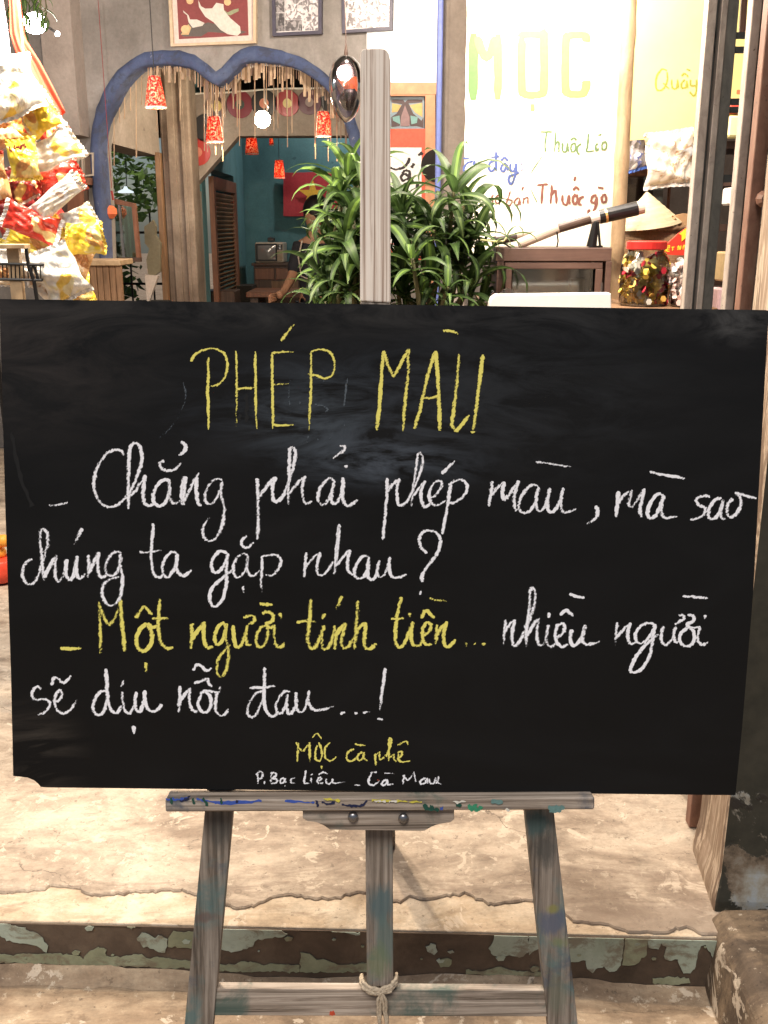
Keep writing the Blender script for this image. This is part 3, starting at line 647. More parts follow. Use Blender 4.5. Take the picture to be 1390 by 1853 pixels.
# paint on the ledge's front edge
def lk(x, y, k): p = BP(x, y, .022); return Vector((p.x, p.y, .0221 + k))
S1 = .30216
def daub(name, col, L_, wh, wv, x0=280, y0=1410, k0=.0001):
    MAT[name] = MAT.get(name) or flat(name, col, .5, scale=200, bmp=.3)
    m = MB(); strokes(m, [(x0, y0, S1, L_)], lk, wh, wv, k0=k0, jitter=1.0, seed=len(name)); return m.build('paint_daub', MAT[name], EM)
daub('blue_paint', (.045, .10, .42), [[(65, 118), (110, 122), (150, 120), (200, 112)], [(250, 118), (320, 132), (420, 138), (520, 135), (640, 128)], [(360, 142), (480, 145), (600, 140)], [(780, 128), (880, 136), (960, 140)]], 4, 5)
daub('dark_green_paint', (.012, .07, .05), [[(95, 112), (104, 150)], [(230, 112), (234, 150)], [(290, 110), (318, 160)], [(400, 112), (398, 150)]], 4, 4, k0=.0004)
daub('navy_paint', (.012, .018, .06), [[(150, 130), (185, 122), (215, 96)], [(972, 125), (974, 165)], [(1000, 135), (1040, 148), (1080, 135)], [(1120, 150), (1180, 158), (1240, 155), (1275, 125)], [(485, 128), (500, 135)]], 4, 4, k0=.0007)
daub('blue_paint', (.045, .10, .42), [[(385, 172), (402, 176)]], 6, 6, x0=680, k0=.0009)
daub('dark_green_paint', (.012, .07, .05), [[(285, 150), (310, 175), (345, 160)], [(320, 180), (380, 178)], [(480, 148), (515, 155)]], 6, 8, x0=680, k0=.0011)
daub('emerald_paint', (.04, .26, .14), [[(555, 150), (580, 190)], [(590, 148), (610, 185), (635, 160)]], 5, 8, x0=680, k0=.0013)
daub('yellow_paint', (.62, .55, .08), [[(1010, 115), (1080, 122), (1110, 128)], [(1300, 122), (1420, 128), (1500, 130), (1600, 134)]], 3, 4, k0=.0015)
daub('teal_paint', (.13, .24, .23), [[(1030, 165), (1080, 172), (1130, 165)], [(1040, 180), (1110, 186)], [(690, 130), (760, 135)]], 9, 9, x0=680, k0=.0017)
daub('cream_paint', (.7, .68, .6), [[(-10, 128), (60, 130)], [(80, 128), (130, 130)], [(460, 132), (540, 130)], [(780, 170), (800, 188)]], 3, 4, x0=680, k0=.0019)
daub('red_paint', (.5, .07, .03), [[(10, 0), (22, 4)]], 0.1, .1, x0=680, k0=.0021)
def ck(x, y, k): p = BP(x, y, K - .004); return Vector((p.x, p.y, K - .0039 + k))
m = MB(); strokes(m, [(280, 1410, S1, [[(1048, 1400), (1064, 1402), (1078, 1398)]])], ck, 8, 8, k0=.0002, jitter=.6); m.build('paint_daub', MAT['red_paint'], EM)
# jute tie where the post meets the crossbar
m = MB(); r = random.Random(2)
def rope(pts, rad=.0028): 
    P = [BP(x, y, k) for x, y, k in pts]; Q = []
    for i in range(len(P) - 1):
        for t in range(4): Q.append(P[i].lerp(P[i + 1], t / 4) + Vector((r.gauss(0, .0005), r.gauss(0, .0005), r.gauss(0, .0004))))
    m.tube(Q + [P[-1]], rad, 6)
for i in range(4):
    o_ = i * 3.2
    rope([(654 + o_ * .3, 1764 + o_, K - .024), (657, 1776 + o_, K + .002), (668, 1787 + o_, K + .007), (688, 1791 + o_ * .8, K + .009), (707, 1784 + o_, K + .006), (716, 1772 + o_, K + .001), (718, 1762 + o_, K - .024)])
rope([(654, 1764, K - .02), (653, 1778, K), (660, 1790, K + .006), (682, 1800, K + .01)])
for (x, e) in ((683, 4), (689, -2), (694, 6), (699, 2)):
    rope([(690, 1795, K + .009), (x, 1812, K + .008), (x + e * .3, 1832, K + .006), (x + e, 1858, K + .004), (x + e, 1885, K + .003)], .0024)
m.build('rope_tie', MAT['rope'], EM, smooth=True)

# ------------------------------------------------------------------ chalkboard
def board_mat():
    m, N, L, P = newmat('blackboard_paint')
    v = coords(N, L); vs = coords(N, L, (1.2, 3.2, 1))
    a = noise(N, L, vs, 1.1, 8, .62, 1.5)
    c = ramp(N, L, a, [(.30, (.0050, .0050, .0052)), (.52, (.0062, .0062, .0065)), (.72, (.0085, .0086, .009))])
    # wiped, half-erased chalk haze and paler blobs; the upper-left one is a painted reflection sheen
    def blob(px_, py_, sx, sy, col, amt, rough=False):
        nonlocal c
        p = BP(px_, py_, 0)
        mp = N.new('ShaderNodeMapping'); mp.vector_type = 'TEXTURE'; mp.inputs['Location'].default_value = (p.x, p.y, 0); mp.inputs['Scale'].default_value = (sx, sy, 1)
        tc = N.new('ShaderNodeTexCoord'); L.new(tc.outputs['Object'], mp.inputs[0])
        ln = N.new('ShaderNodeVectorMath'); ln.operation = 'LENGTH'; L.new(mp.outputs[0], ln.inputs[0])
        f = ramp(N, L, ln.outputs['Value'], [(0, 1.0), (1, 0.0)]); f.node.color_ramp.interpolation = 'EASE'
        st = noise(N, L, coords(N, L, (3, 10, 1)), 2.0, 8, .7, 1.2)
        s = ramp(N, L, st, [(.42, 0.0), (.70, 1.0)])
        k = N.new('ShaderNodeMath'); k.operation = 'MULTIPLY'; L.new(f, k.inputs[0]); L.new(s, k.inputs[1])
        k2 = N.new('ShaderNodeMath'); k2.operation = 'MULTIPLY'; k2.inputs[1].default_value = amt; L.new(k.outputs[0], k2.inputs[0])
        c = mixc(N, L, k2.outputs[0], c, col)
    blob(700, 830, .19, .06, (.10, .12, .15), 1.0); blob(640, 740, .34, .12, (.05, .06, .075), .9); blob(560, 760, .12, .10, (.06, .075, .09), .9)
    blob(30, 600, .30, .22, (.035, .03, .028), 1.0); blob(1330, 580, .09, .05, (.09, .09, .09), 1.0); blob(700, 565, .9, .05, (.04, .038, .036), .9); blob(60, 1380, .10, .12, (.07, .06, .05), 1.0)  # first blob: brown glossy reflection painted into the board colour
    blob(950, 700, .30, .20, (.022, .024, .027), 1.0)
    d = noise(N, L, v, 60, 6, .7); c = mixc(N, L, ramp(N, L, d, [(.70, 0.0), (.76, .35)]), c, (.09, .09, .09))
    L.new(c, P.inputs['Base Color'])
    rg = ramp(N, L, a, [(.3, .36), (.7, .52)]); L.new(rg, P.inputs['Roughness']); P.inputs['Specular IOR Level'].default_value = .22
    bump(N, L, noise(N, L, v, 300, 3, .6), P, .12, .0006); return m
MAT['board'] = board_mat()
MAT['board_edge'] = flat('raw_board_edge', (.30, .26, .20), .8, var=.4, scale=120)
BD = local_thing('chalkboard', BM, 'big black chalkboard with yellow and white Vietnamese handwriting, standing on the easel', 'chalkboard')
ol = [(-1, 541), (30, 541.5), (400, 546.5), (700, 551), (1100, 557), (1386, 561), (1392, 563), (1387, 637), (1363, 1074), (1343, 1317), (1331, 1439), (700, 1432), (90, 1425), (74, 1424), (69, 1418), (62, 1412), (50, 1407), (24, 1404), (20, 1220), (10, 928), (2, 637)]
m = MB(); m.prism(shp(ol, 0), (0, 0, -.0115))
nf = len(m.f)
for i, f in enumerate(m.f):
    if len(f) == 4: m.m[i] = 1
pb = m.build('panel', [MAT['board'], MAT['board_edge']], BD)
def chalk_mat(name, c, th=.375):
    m, N, L, P = newmat(name)
    v = coords(N, L, (1, 1, 0), (0, 0, math.radians(35)))
    mp = N.new('ShaderNodeMapping'); mp.inputs['Scale'].default_value = (1.0, .42, 1); L.new(v, mp.inputs[0])
    a = noise(N, L, mp.outputs[0], 520, 4, .72, .2)
    lo = noise(N, L, v, 40, 3, .5)
    ad = N.new('ShaderNodeMath'); ad.operation = 'MULTIPLY_ADD'; ad.inputs[1].default_value = .22; L.new(lo, ad.inputs[0]); L.new(a, ad.inputs[2])
    at = N.new('ShaderNodeAttribute'); at.attribute_name = 'st'; sx = N.new('ShaderNodeSeparateXYZ'); L.new(at.outputs['Vector'], sx.inputs[0])
    ab = N.new('ShaderNodeMath'); ab.operation = 'ABSOLUTE'; L.new(sx.outputs[1], ab.inputs[0])
    ed = N.new('ShaderNodeMapRange'); ed.inputs[1].default_value = .25; ed.inputs[2].default_value = 1.0; ed.inputs[3].default_value = .10; ed.inputs[4].default_value = -.15; L.new(ab.outputs[0], ed.inputs[0])
    a1 = N.new('ShaderNodeMath'); a1.operation = 'ADD'; L.new(ad.outputs[0], a1.inputs[0]); L.new(ed.outputs[0], a1.inputs[1])
    a2 = N.new('ShaderNodeMath'); a2.operation = 'ADD'; L.new(a1.outputs[0], a2.inputs[0]); L.new(sx.outputs[0], a2.inputs[1]); ad = a2
    f = ramp(N, L, ad.outputs[0], [(th + .125, 0.0), (th + .20, 1.0)])
    L.new(ramp(N, L, ad.outputs[0], [(th + .10, tuple(x * .6 for x in c)), (th + .26, c)]), P.inputs['Base Color'])
    P.inputs['Roughness'].default_value = 1; P.inputs['Specular IOR Level'].default_value = 0
    L.new(f, P.inputs['Alpha']); return m
MAT['chalk_w'] = chalk_mat('white_chalk', (.94, .95, 1.0))
MAT['chalk_y'] = chalk_mat('yellow_chalk', (.86, .78, .19))
MAT['chalk_faint'] = chalk_mat('smudged_chalk', (.10, .12, .14), .52)
A = (270, 560, .47482); B = (60, 780, .28777); C = (440, 780, .31655); D = (860, 780, .38129); E_ = (20, 940, .28777); F_ = (360, 940, .33094)
G = (90, 1060, .31655); H = (510, 1060, .28058); I = (880, 1050, .31655); J = (30, 1190, .28777); Kc = (410, 1190, .28777); Lc = (440, 1320, .27338)
cb = lambda x, y, k: BP(x, y, k)
def word(txt, mat, crop, L_, wh=5.0, wv=9.0):
    m = MB(); strokes(m, [(*crop, L_)], cb, wh, wv, seed=len(txt) + len(L_)); o = m.build('chalk_word', MAT[mat], BD); o['label'] = txt; return o
word('yellow chalk word PHÉP', 'chalk_y', A, [
 [(158, 198), (175, 172), (210, 153), (250, 150), (285, 168), (298, 205), (290, 255), (265, 285), (235, 292)], [(226, 182), (224, 320), (227, 458)],
 [(331, 158), (334, 300), (333, 446)], [(405, 160), (405, 310), (411, 455)], [(331, 302), (370, 300), (408, 297)],
 [(468, 165), (470, 300), (472, 455)], [(468, 166), (510, 162), (550, 162)], [(470, 287), (532, 282)], [(472, 440), (510, 442), (550, 438)], [(503, 120), (528, 85), (552, 55)],
 [(617, 165), (616, 300), (610, 460)], [(614, 172), (625, 157), (655, 152), (690, 165), (707, 205), (700, 245), (670, 262), (635, 252), (605, 245)]], 4.2, 5.6)
word('yellow chalk word MÀU', 'chalk_y', A, [
 [(893, 158), (885, 260), (878, 360), (868, 460)], [(893, 158), (910, 210), (932, 258)], [(932, 258), (960, 205), (990, 150)], [(990, 150), (985, 260), (975, 360), (967, 465)],
 [(1092, 158), (1060, 260), (1035, 370), (1012, 455)], [(1092, 158), (1100, 260), (1105, 370), (1108, 462)], [(1045, 338), (1075, 337), (1102, 330)], [(1120, 80), (1150, 83), (1178, 92)],
 [(1182, 170), (1172, 280), (1158, 400), (1155, 440), (1168, 466)], [(1168, 466), (1195, 435), (1220, 402)], [(1272, 172), (1258, 280), (1245, 390), (1235, 460)], [(1225, 468), (1250, 465)]], 4.5, 7.6)
word('white chalk word Chẳng after a dash', 'chalk_w', B, [
 [(98, 466), (150, 465), (218, 448)], [(572, 152), (560, 128), (525, 118), (480, 132), (430, 185), (395, 255), (382, 330), (395, 400), (430, 455), (480, 478), (530, 465), (570, 430), (600, 395)],
 [(600, 395), (640, 320), (670, 240), (685, 170), (672, 100), (645, 75), (618, 90), (605, 140), (600, 250), (598, 370), (600, 490)], [(600, 410), (640, 380), (680, 320), (708, 280)],
 [(705, 275), (695, 340), (692, 400), (700, 450), (730, 470), (765, 455)],
 [(862, 320), (830, 305), (790, 330), (760, 385), (758, 440), (785, 470), (815, 465), (845, 420), (862, 350)], [(858, 310), (855, 380), (862, 430), (885, 455), (920, 445)],
 [(825, 188), (800, 200), (805, 232), (845, 250), (895, 238), (930, 200)], [(930, 65), (958, 90), (955, 120), (935, 142), (915, 152)],
 [(950, 285), (940, 340), (935, 400), (938, 465)], [(960, 285), (952, 340), (947, 400), (950, 465)], [(885, 455), (925, 440), (940, 420)], [(948, 440), (975, 390), (1005, 330), (1042, 262)], [(1030, 290), (1025, 350), (1030, 410), (1042, 460), (1060, 465)],
 [(1190, 308), (1150, 302), (1110, 335), (1082, 390), (1085, 440), (1115, 460), (1150, 430), (1178, 370), (1188, 315)], [(1188, 315), (1182, 400), (1200, 470), (1198, 550), (1175, 630), (1140, 680), (1100, 690), (1070, 655), (1072, 600), (1110, 540)]], 5, 7.6)
word('white chalk word phải', 'chalk_w', C, [
 [(78, 270), (85, 350), (86, 450), (85, 540), (80, 620)], [(95, 375), (130, 325), (165, 280), (190, 262)], [(188, 262), (170, 310), (168, 360), (175, 395), (195, 402), (225, 375), (255, 310)],
 [(255, 310), (280, 230), (298, 150), (297, 110), (280, 92), (268, 110), (265, 180), (262, 260), (258, 350), (260, 420)], [(262, 360), (300, 310), (355, 255)], [(355, 255), (340, 310), (338, 360), (350, 405), (370, 412), (395, 400)],
 [(522, 285), (495, 270), (455, 305), (430, 355), (430, 400), (458, 422), (490, 390), (512, 330), (522, 285)], [(522, 285), (508, 340), (505, 390), (520, 415), (545, 395), (565, 340)],
 [(570, 265), (570, 310), (568, 360), (575, 405), (598, 428), (625, 415), (655, 392)], [(588, 195), (592, 212)], [(552, 85), (580, 88), (572, 115), (540, 135), (505, 162)]], 5, 7.6)
word('white chalk word phép', 'chalk_w', C, [
 [(822, 268), (822, 350), (815, 450), (808, 540), (800, 622)], [(820, 355), (850, 310), (895, 272)], [(895, 272), (880, 320), (880, 370), (890, 420), (915, 420), (945, 390), (975, 330)],
 [(975, 330), (1000, 270), (1025, 190), (1025, 145), (1012, 122), (998, 140), (990, 200), (980, 270), (968, 350), (962, 430)], [(975, 370), (1010, 320), (1045, 285)], [(1045, 285), (1020, 330), (1015, 380), (1030, 425), (1045, 435), (1070, 410)],
 [(1070, 385), (1100, 365), (1130, 325), (1135, 295), (1115, 285), (1085, 305), (1065, 350), (1070, 400), (1100, 425), (1140, 410), (1170, 390)], [(1135, 245), (1165, 215), (1210, 170)],
 [(1190, 305), (1180, 350), (1170, 420), (1155, 500), (1138, 590)], [(1175, 310), (1210, 285), (1250, 280), (1280, 305), (1275, 350), (1240, 390), (1200, 410), (1165, 405)]], 4.8, 6.6)
word('white chalk word màu with a comma', 'chalk_w', D, [
 [(82, 238), (75, 290), (65, 358)], [(75, 310), (100, 275), (135, 240)], [(138, 240), (130, 290), (138, 325), (160, 300), (208, 235)], [(205, 235), (190, 290), (185, 345), (195, 380)],
 [(300, 262), (270, 255), (235, 285), (210, 335), (210, 375), (240, 388), (275, 360), (298, 300)], [(300, 265), (290, 320), (292, 365), (310, 380), (335, 350), (355, 280)],
 [(355, 270), (345, 320), (345, 370), (365, 385), (395, 350), (418, 270)], [(418, 268), (408, 320), (410, 370), (430, 388), (480, 370)], [(288, 148), (340, 152), (400, 163), (455, 168)], [(570, 355), (582, 380), (570, 415), (530, 440)]], 4.6, 7.4)
word('white chalk word mà', 'chalk_w', D, [
 [(680, 285), (675, 350), (668, 408)], [(678, 345), (700, 310), (742, 278)], [(742, 278), (735, 325), (730, 350), (745, 360), (775, 320), (802, 272)], [(802, 272), (790, 330), (782, 380), (792, 408)],
 [(895, 305), (865, 300), (835, 335), (818, 380), (825, 412), (850, 405), (875, 365), (895, 310)], [(895, 305), (885, 350), (885, 390), (905, 412), (960, 405)], [(828, 192), (880, 205), (940, 215), (995, 225)]], 5, 7.6)
word('white chalk word sao', 'chalk_w', D, [
 [(1115, 312), (1080, 308), (1050, 325), (1060, 350), (1090, 365), (1085, 395), (1055, 415), (1020, 422)], [(1170, 318), (1140, 325), (1110, 370), (1108, 410), (1135, 415), (1165, 375), (1178, 325)], [(1175, 325), (1165, 370), (1170, 412), (1190, 415)],
 [(1225, 322), (1200, 345), (1195, 390), (1215, 410), (1245, 385), (1262, 340), (1255, 310), (1235, 295)], [(1232, 293), (1270, 302), (1335, 320)]], 5, 7.0)
word('white chalk word chúng', 'chalk_w', E_, [
 [(135, 252), (110, 258), (85, 285), (72, 335), (85, 385), (115, 408), (150, 390), (180, 330)], [(180, 330), (205, 250), (228, 160), (228, 95), (205, 60), (185, 80), (185, 150), (195, 240), (200, 320), (210, 385)], [(205, 365), (240, 300), (285, 225)], [(285, 225), (278, 290), (280, 360), (300, 392), (330, 350), (355, 250)],
 [(350, 250), (345, 310), (350, 360), (375, 378), (400, 330), (418, 230)], [(418, 228), (408, 290), (415, 350), (435, 370), (470, 340)], [(448, 55), (425, 100), (398, 160)],
 [(485, 222), (490, 290), (485, 365)], [(490, 340), (520, 270), (552, 205)], [(552, 205), (545, 270), (548, 330), (570, 365), (600, 350)],
 [(690, 205), (655, 205), (615, 240), (595, 290), (600, 340), (635, 355), (670, 325), (692, 260), (690, 205)], [(688, 215), (685, 280), (700, 350), (698, 430), (675, 510), (630, 542), (590, 515), (572, 460), (590, 400), (640, 370), (680, 360)]], 4.8, 7.8)
word('white chalk word ta', 'chalk_w', E_, [
 [(895, 25), (890, 100), (882, 200), (885, 280), (900, 345), (935, 365), (965, 340)], [(808, 204), (870, 205), (945, 192)],
 [(1045, 215), (1010, 205), (970, 245), (950, 300), (960, 350), (990, 362), (1025, 310), (1048, 225)], [(1045, 215), (1040, 280), (1050, 330), (1080, 355), (1110, 340), (1135, 318)]], 4.6, 6.8)
word('white chalk word gặp', 'chalk_w', F_, [
 [(155, 185), (120, 172), (85, 200), (68, 245), (80, 285), (110, 285), (140, 245), (158, 190)], [(158, 185), (150, 260), (152, 340), (135, 420), (105, 468), (75, 472), (58, 430), (75, 370), (130, 320), (190, 270)],
 [(268, 195), (240, 188), (205, 215), (188, 260), (195, 305), (225, 315), (255, 275), (270, 200)], [(268, 195), (262, 250), (275, 300), (305, 305), (335, 270)], [(262, 90), (235, 115), (240, 145), (270, 152), (300, 125)], [(240, 365), (248, 400)],
 [(345, 198), (345, 270), (340, 340), (345, 400)], [(345, 205), (380, 195), (425, 195), (450, 225), (435, 270), (400, 305), (360, 300)]], 4.6, 6.6)
word('white chalk word nhau with a question mark', 'chalk_w', F_, [
 [(588, 180), (582, 240), (575, 315)], [(580, 265), (620, 215), (665, 180)], [(665, 180), (650, 230), (645, 275), (660, 305), (695, 290), (735, 230)],
 [(765, 25), (758, 100), (752, 180), (740, 300)], [(771, 30), (764, 100), (758, 180), (748, 290)], [(748, 255), (790, 205), (825, 165)], [(825, 165), (815, 220), (815, 270), (835, 300), (860, 290)],
 [(930, 205), (900, 200), (868, 235), (850, 285), (865, 320), (900, 315), (925, 270), (932, 210)], [(930, 205), (922, 260), (925, 310), (945, 330), (970, 300), (985, 225)],
 [(988, 222), (975, 270), (980, 310), (1005, 310), (1030, 270), (1045, 205)], [(1045, 205), (1040, 260), (1055, 310), (1090, 318), (1135, 298)],
 [(1248, 185), (1215, 150), (1205, 105), (1225, 68), (1260, 60), (1300, 75), (1322, 115), (1310, 170), (1275, 225), (1240, 270), (1220, 310), (1222, 342)], [(1212, 390), (1210, 412)]], 4.4, 6.8)
word('yellow chalk word Một after a dash', 'chalk_y', G, [
 [(60, 357), (120, 360), (182, 357)], [(280, 92), (288, 200), (290, 300), (290, 395)], [(285, 115), (310, 180), (340, 228)], [(340, 228), (375, 180), (402, 100)], [(405, 78), (410, 180), (420, 280), (430, 375)],
 [(555, 215), (515, 250), (495, 310), (510, 360), (545, 372), (578, 330), (585, 270), (560, 220), (590, 238), (620, 225)], [(492, 185), (515, 150), (538, 118), (560, 140), (588, 165)], [(548, 438), (552, 495)],
 [(628, 75), (625, 160), (622, 240), (632, 310), (655, 350), (680, 360), (705, 348)], [(585, 188), (630, 185), (680, 187)]], 6.0, 8.4)
word('yellow chalk word người', 'chalk_y', G, [
 [(815, 215), (812, 280), (808, 360)], [(812, 310), (845, 260), (885, 205)], [(885, 205), (880, 260), (885, 320), (905, 355), (935, 345)],
 [(1000, 210), (965, 230), (945, 280), (950, 330), (975, 330), (1000, 280), (1012, 215)], [(1005, 215), (1005, 290), (1022, 360), (1018, 440), (1000, 500), (975, 520), (955, 490), (965, 420), (1000, 370), (1050, 320)],
 [(1050, 225), (1052, 290), (1065, 345), (1090, 345), (1115, 290), (1130, 225)], [(1130, 225), (1120, 290), (1130, 335), (1155, 335)], [(1108, 185), (1140, 170), (1170, 178), (1165, 205), (1135, 220)],
 [(1240, 225), (1205, 240), (1180, 295), (1190, 345), (1220, 345), (1245, 290), (1245, 235)], [(1215, 160), (1250, 150), (1278, 170), (1270, 205), (1240, 215), (1260, 240), (1290, 225)],
 [(1285, 235), (1285, 290), (1300, 345), (1330, 345), (1335, 320)], [(1315, 155), (1325, 190)], [(1200, 103), (1240, 107), (1275, 108)]], 5.6, 7.6)
word('yellow chalk word tính', 'chalk_y', H, [
 [(188, 85), (182, 180), (172, 280), (168, 350), (185, 400), (215, 395), (245, 340), (275, 255)], [(95, 237), (150, 228), (220, 233)], [(275, 255), (258, 320), (262, 390), (285, 408), (315, 370), (340, 260)], [(278, 178), (262, 215)], [(385, 65), (370, 110), (350, 150)],
 [(340, 255), (345, 330), (342, 412)], [(345, 330), (375, 280), (412, 240)], [(412, 240), (395, 300), (385, 360), (400, 402), (430, 390), (465, 330)],
 [(490, 95), (485, 180), (478, 280), (468, 410)], [(475, 320), (505, 265), (540, 235)], [(540, 235), (540, 300), (530, 360), (545, 405), (580, 402), (608, 370)]], 5.4, 8.6)
word('yellow chalk word tiền with three dots', 'chalk_y', H, [
 [(772, 72), (755, 140), (740, 220), (732, 310), (738, 370), (760, 398), (790, 370), (820, 300), (845, 230)], [(705, 212), (745, 213), (788, 208)], [(845, 230), (835, 290), (835, 340), (850, 380), (885, 385), (915, 350)], [(822, 175), (830, 200)],
 [(915, 320), (945, 300), (962, 265), (950, 240), (925, 245), (908, 290), (910, 350), (935, 380), (970, 375)], [(898, 210), (930, 160), (955, 180), (985, 208)], [(952, 80), (1000, 92), (1065, 98)],
 [(1000, 250), (998, 310), (992, 378)], [(998, 320), (1030, 270), (1068, 230)], [(1065, 230), (1048, 290), (1045, 350), (1058, 392), (1090, 382), (1120, 345)], [(1190, 368), (1192, 392)], [(1243, 372), (1248, 378)], [(1302, 368), (1304, 385)]], 5.2, 7.6)
word('white chalk word nhiều', 'chalk_w', I, [
 [(110, 225), (103, 300), (100, 372)], [(105, 295), (130, 255), (165, 225)], [(165, 225), (152, 280), (148, 340), (160, 375), (190, 350), (225, 280)],
 [(225, 280), (255, 200), (280, 110), (278, 60), (262, 42), (250, 70), (248, 140), (238, 220), (230, 300), (228, 380)], [(235, 320), (265, 260), (305, 215)], [(300, 220), (290, 280), (290, 335), (305, 372), (335, 350), (358, 255)],
 [(358, 255), (345, 310), (350, 365), (370, 380), (400, 360)], [(360, 185), (358, 215)], [(400, 330), (435, 305), (448, 270), (435, 248), (408, 262), (395, 305), (405, 355), (435, 380), (470, 365)], [(422, 200), (455, 172), (475, 185), (498, 205)], [(475, 78), (515, 92), (562, 100)],
 [(490, 280), (480, 320), (485, 360), (510, 372), (545, 330), (568, 258)], [(568, 255), (550, 300), (552, 350), (580, 368), (650, 350)]], 4.8, 7.6)
word('white chalk word người', 'chalk_w', I, [
 [(748, 240), (742, 300), (738, 372)], [(742, 330), (780, 285), (828, 242)], [(825, 242), (812, 290), (812, 340), (830, 365), (860, 350)],
 [(960, 250), (915, 245), (875, 270), (852, 315), (865, 355), (905, 355), (945, 305), (962, 250)], [(965, 250), (955, 310), (945, 380), (930, 440), (895, 500), (855, 525), (825, 520), (835, 480), (870, 420), (930, 350), (985, 310)],
 [(1012, 262), (1000, 310), (1005, 355), (1030, 370), (1065, 330), (1085, 265)], [(1080, 270), (1072, 310), (1080, 350), (1105, 350)], [(1100, 200), (1125, 200), (1130, 220), (1105, 235), (1080, 255)],
 [(1150, 275), (1115, 300), (1105, 345), (1130, 375), (1170, 370), (1190, 330), (1180, 285), (1150, 270)], [(1150, 200), (1185, 205), (1180, 235), (1145, 255), (1170, 270), (1225, 265)],
 [(1222, 268), (1210, 310), (1210, 345), (1235, 370), (1268, 352)], [(1252, 198), (1250, 222)], [(1122, 92), (1190, 95), (1268, 103)]], 4.8, 6.8)
word('white chalk word sẽ', 'chalk_w', J, [
 [(155, 200), (132, 182), (105, 205), (98, 245), (125, 265), (175, 262), (208, 280), (205, 310), (175, 345), (135, 362)], [(240, 280), (270, 265), (288, 230), (272, 205), (248, 230), (240, 285), (260, 335), (300, 352), (345, 320), (380, 265)], [(222, 175), (235, 125), (265, 135), (290, 158), (318, 145), (342, 112)]], 4.8, 6.4)
word('white chalk word dịu', 'chalk_w', J, [
 [(572, 210), (530, 215), (495, 260), (480, 315), (500, 355), (535, 355), (560, 310), (575, 220)], [(560, 70), (568, 150), (572, 230), (580, 290), (600, 335), (635, 345), (660, 300)],
 [(665, 215), (668, 280), (685, 335), (715, 348), (740, 290), (755, 215)], [(672, 140), (660, 185)], [(735, 428), (740, 480)], [(755, 215), (745, 280), (755, 330), (780, 335), (800, 270)], [(805, 205), (808, 270), (825, 320), (860, 338), (895, 320), (912, 292)]], 4.8, 7.2)
word('white chalk word nỗi', 'chalk_w', J, [
 [(1028, 178), (1025, 260), (1020, 345)], [(1022, 290), (1055, 235), (1090, 190)], [(1092, 188), (1085, 250), (1095, 310), (1120, 340), (1150, 320)],
 [(1190, 205), (1160, 230), (1142, 290), (1160, 335), (1195, 342), (1220, 305), (1218, 245), (1190, 210), (1230, 215), (1280, 215)], [(1115, 162), (1160, 148), (1200, 132), (1210, 165), (1230, 182)], [(1108, 80), (1135, 45), (1165, 55), (1195, 82), (1228, 65)],
 [(1262, 215), (1252, 280), (1255, 335), (1285, 365), (1315, 350), (1332, 322)], [(1275, 185), (1285, 205)]], 4.6, 6.6)
word('white chalk word đau with dots and an exclamation mark', 'chalk_w', Kc, [
 [(225, 210), (185, 225), (150, 275), (130, 330), (145, 370), (175, 368), (205, 320), (235, 230)], [(238, 60), (240, 150), (235, 230), (240, 300), (260, 350), (290, 370), (320, 350)], [(145, 190), (220, 188), (308, 180)],
 [(400, 215), (370, 212), (335, 245), (310, 300), (320, 345), (350, 345), (375, 290), (385, 235)], [(385, 230), (378, 290), (385, 345), (410, 350), (435, 300), (445, 220)], [(440, 218), (435, 280), (450, 335), (480, 338), (505, 290), (518, 205)], [(518, 205), (515, 260), (530, 310), (560, 330), (610, 325), (675, 305)],
 [(715, 355), (745, 342)], [(805, 350), (825, 350)], [(858, 346), (903, 340)], [(998, 65), (990, 150), (975, 230), (965, 330)], [(948, 385), (985, 388)]], 4.8, 6.6)
word('small yellow chalk words MỘC cà phê', 'chalk_y', Lc, [
 [(365, 85), (362, 150), (358, 215)], [(350, 85), (375, 130), (398, 145)], [(398, 145), (420, 115), (438, 85)], [(438, 85), (440, 150), (443, 215)], [(492, 105), (478, 150), (480, 195), (505, 208), (520, 180), (518, 130), (500, 85)], [(458, 55), (487, 28), (520, 62)], [(518, 240), (522, 262)],
 [(575, 85), (545, 120), (538, 165), (555, 200), (590, 205), (620, 180)], [(735, 130), (700, 145), (685, 180), (695, 205), (730, 205), (755, 175)], [(790, 150), (765, 165), (755, 195), (775, 205), (795, 180), (800, 150)], [(800, 150), (800, 190), (825, 205)], [(740, 95), (770, 103), (812, 105)],
 [(878, 160), (875, 200), (880, 240)], [(878, 170), (905, 150), (900, 180), (915, 200), (945, 165)], [(945, 180), (970, 120), (980, 70), (970, 60), (965, 130), (965, 210)], [(968, 190), (1000, 165), (998, 195), (1015, 212)],
 [(1020, 195), (1050, 170), (1050, 145), (1030, 155), (1030, 200), (1060, 215), (1110, 208)], [(1022, 105), (1078, 78), (1092, 102)]], 3.2, 4.4)
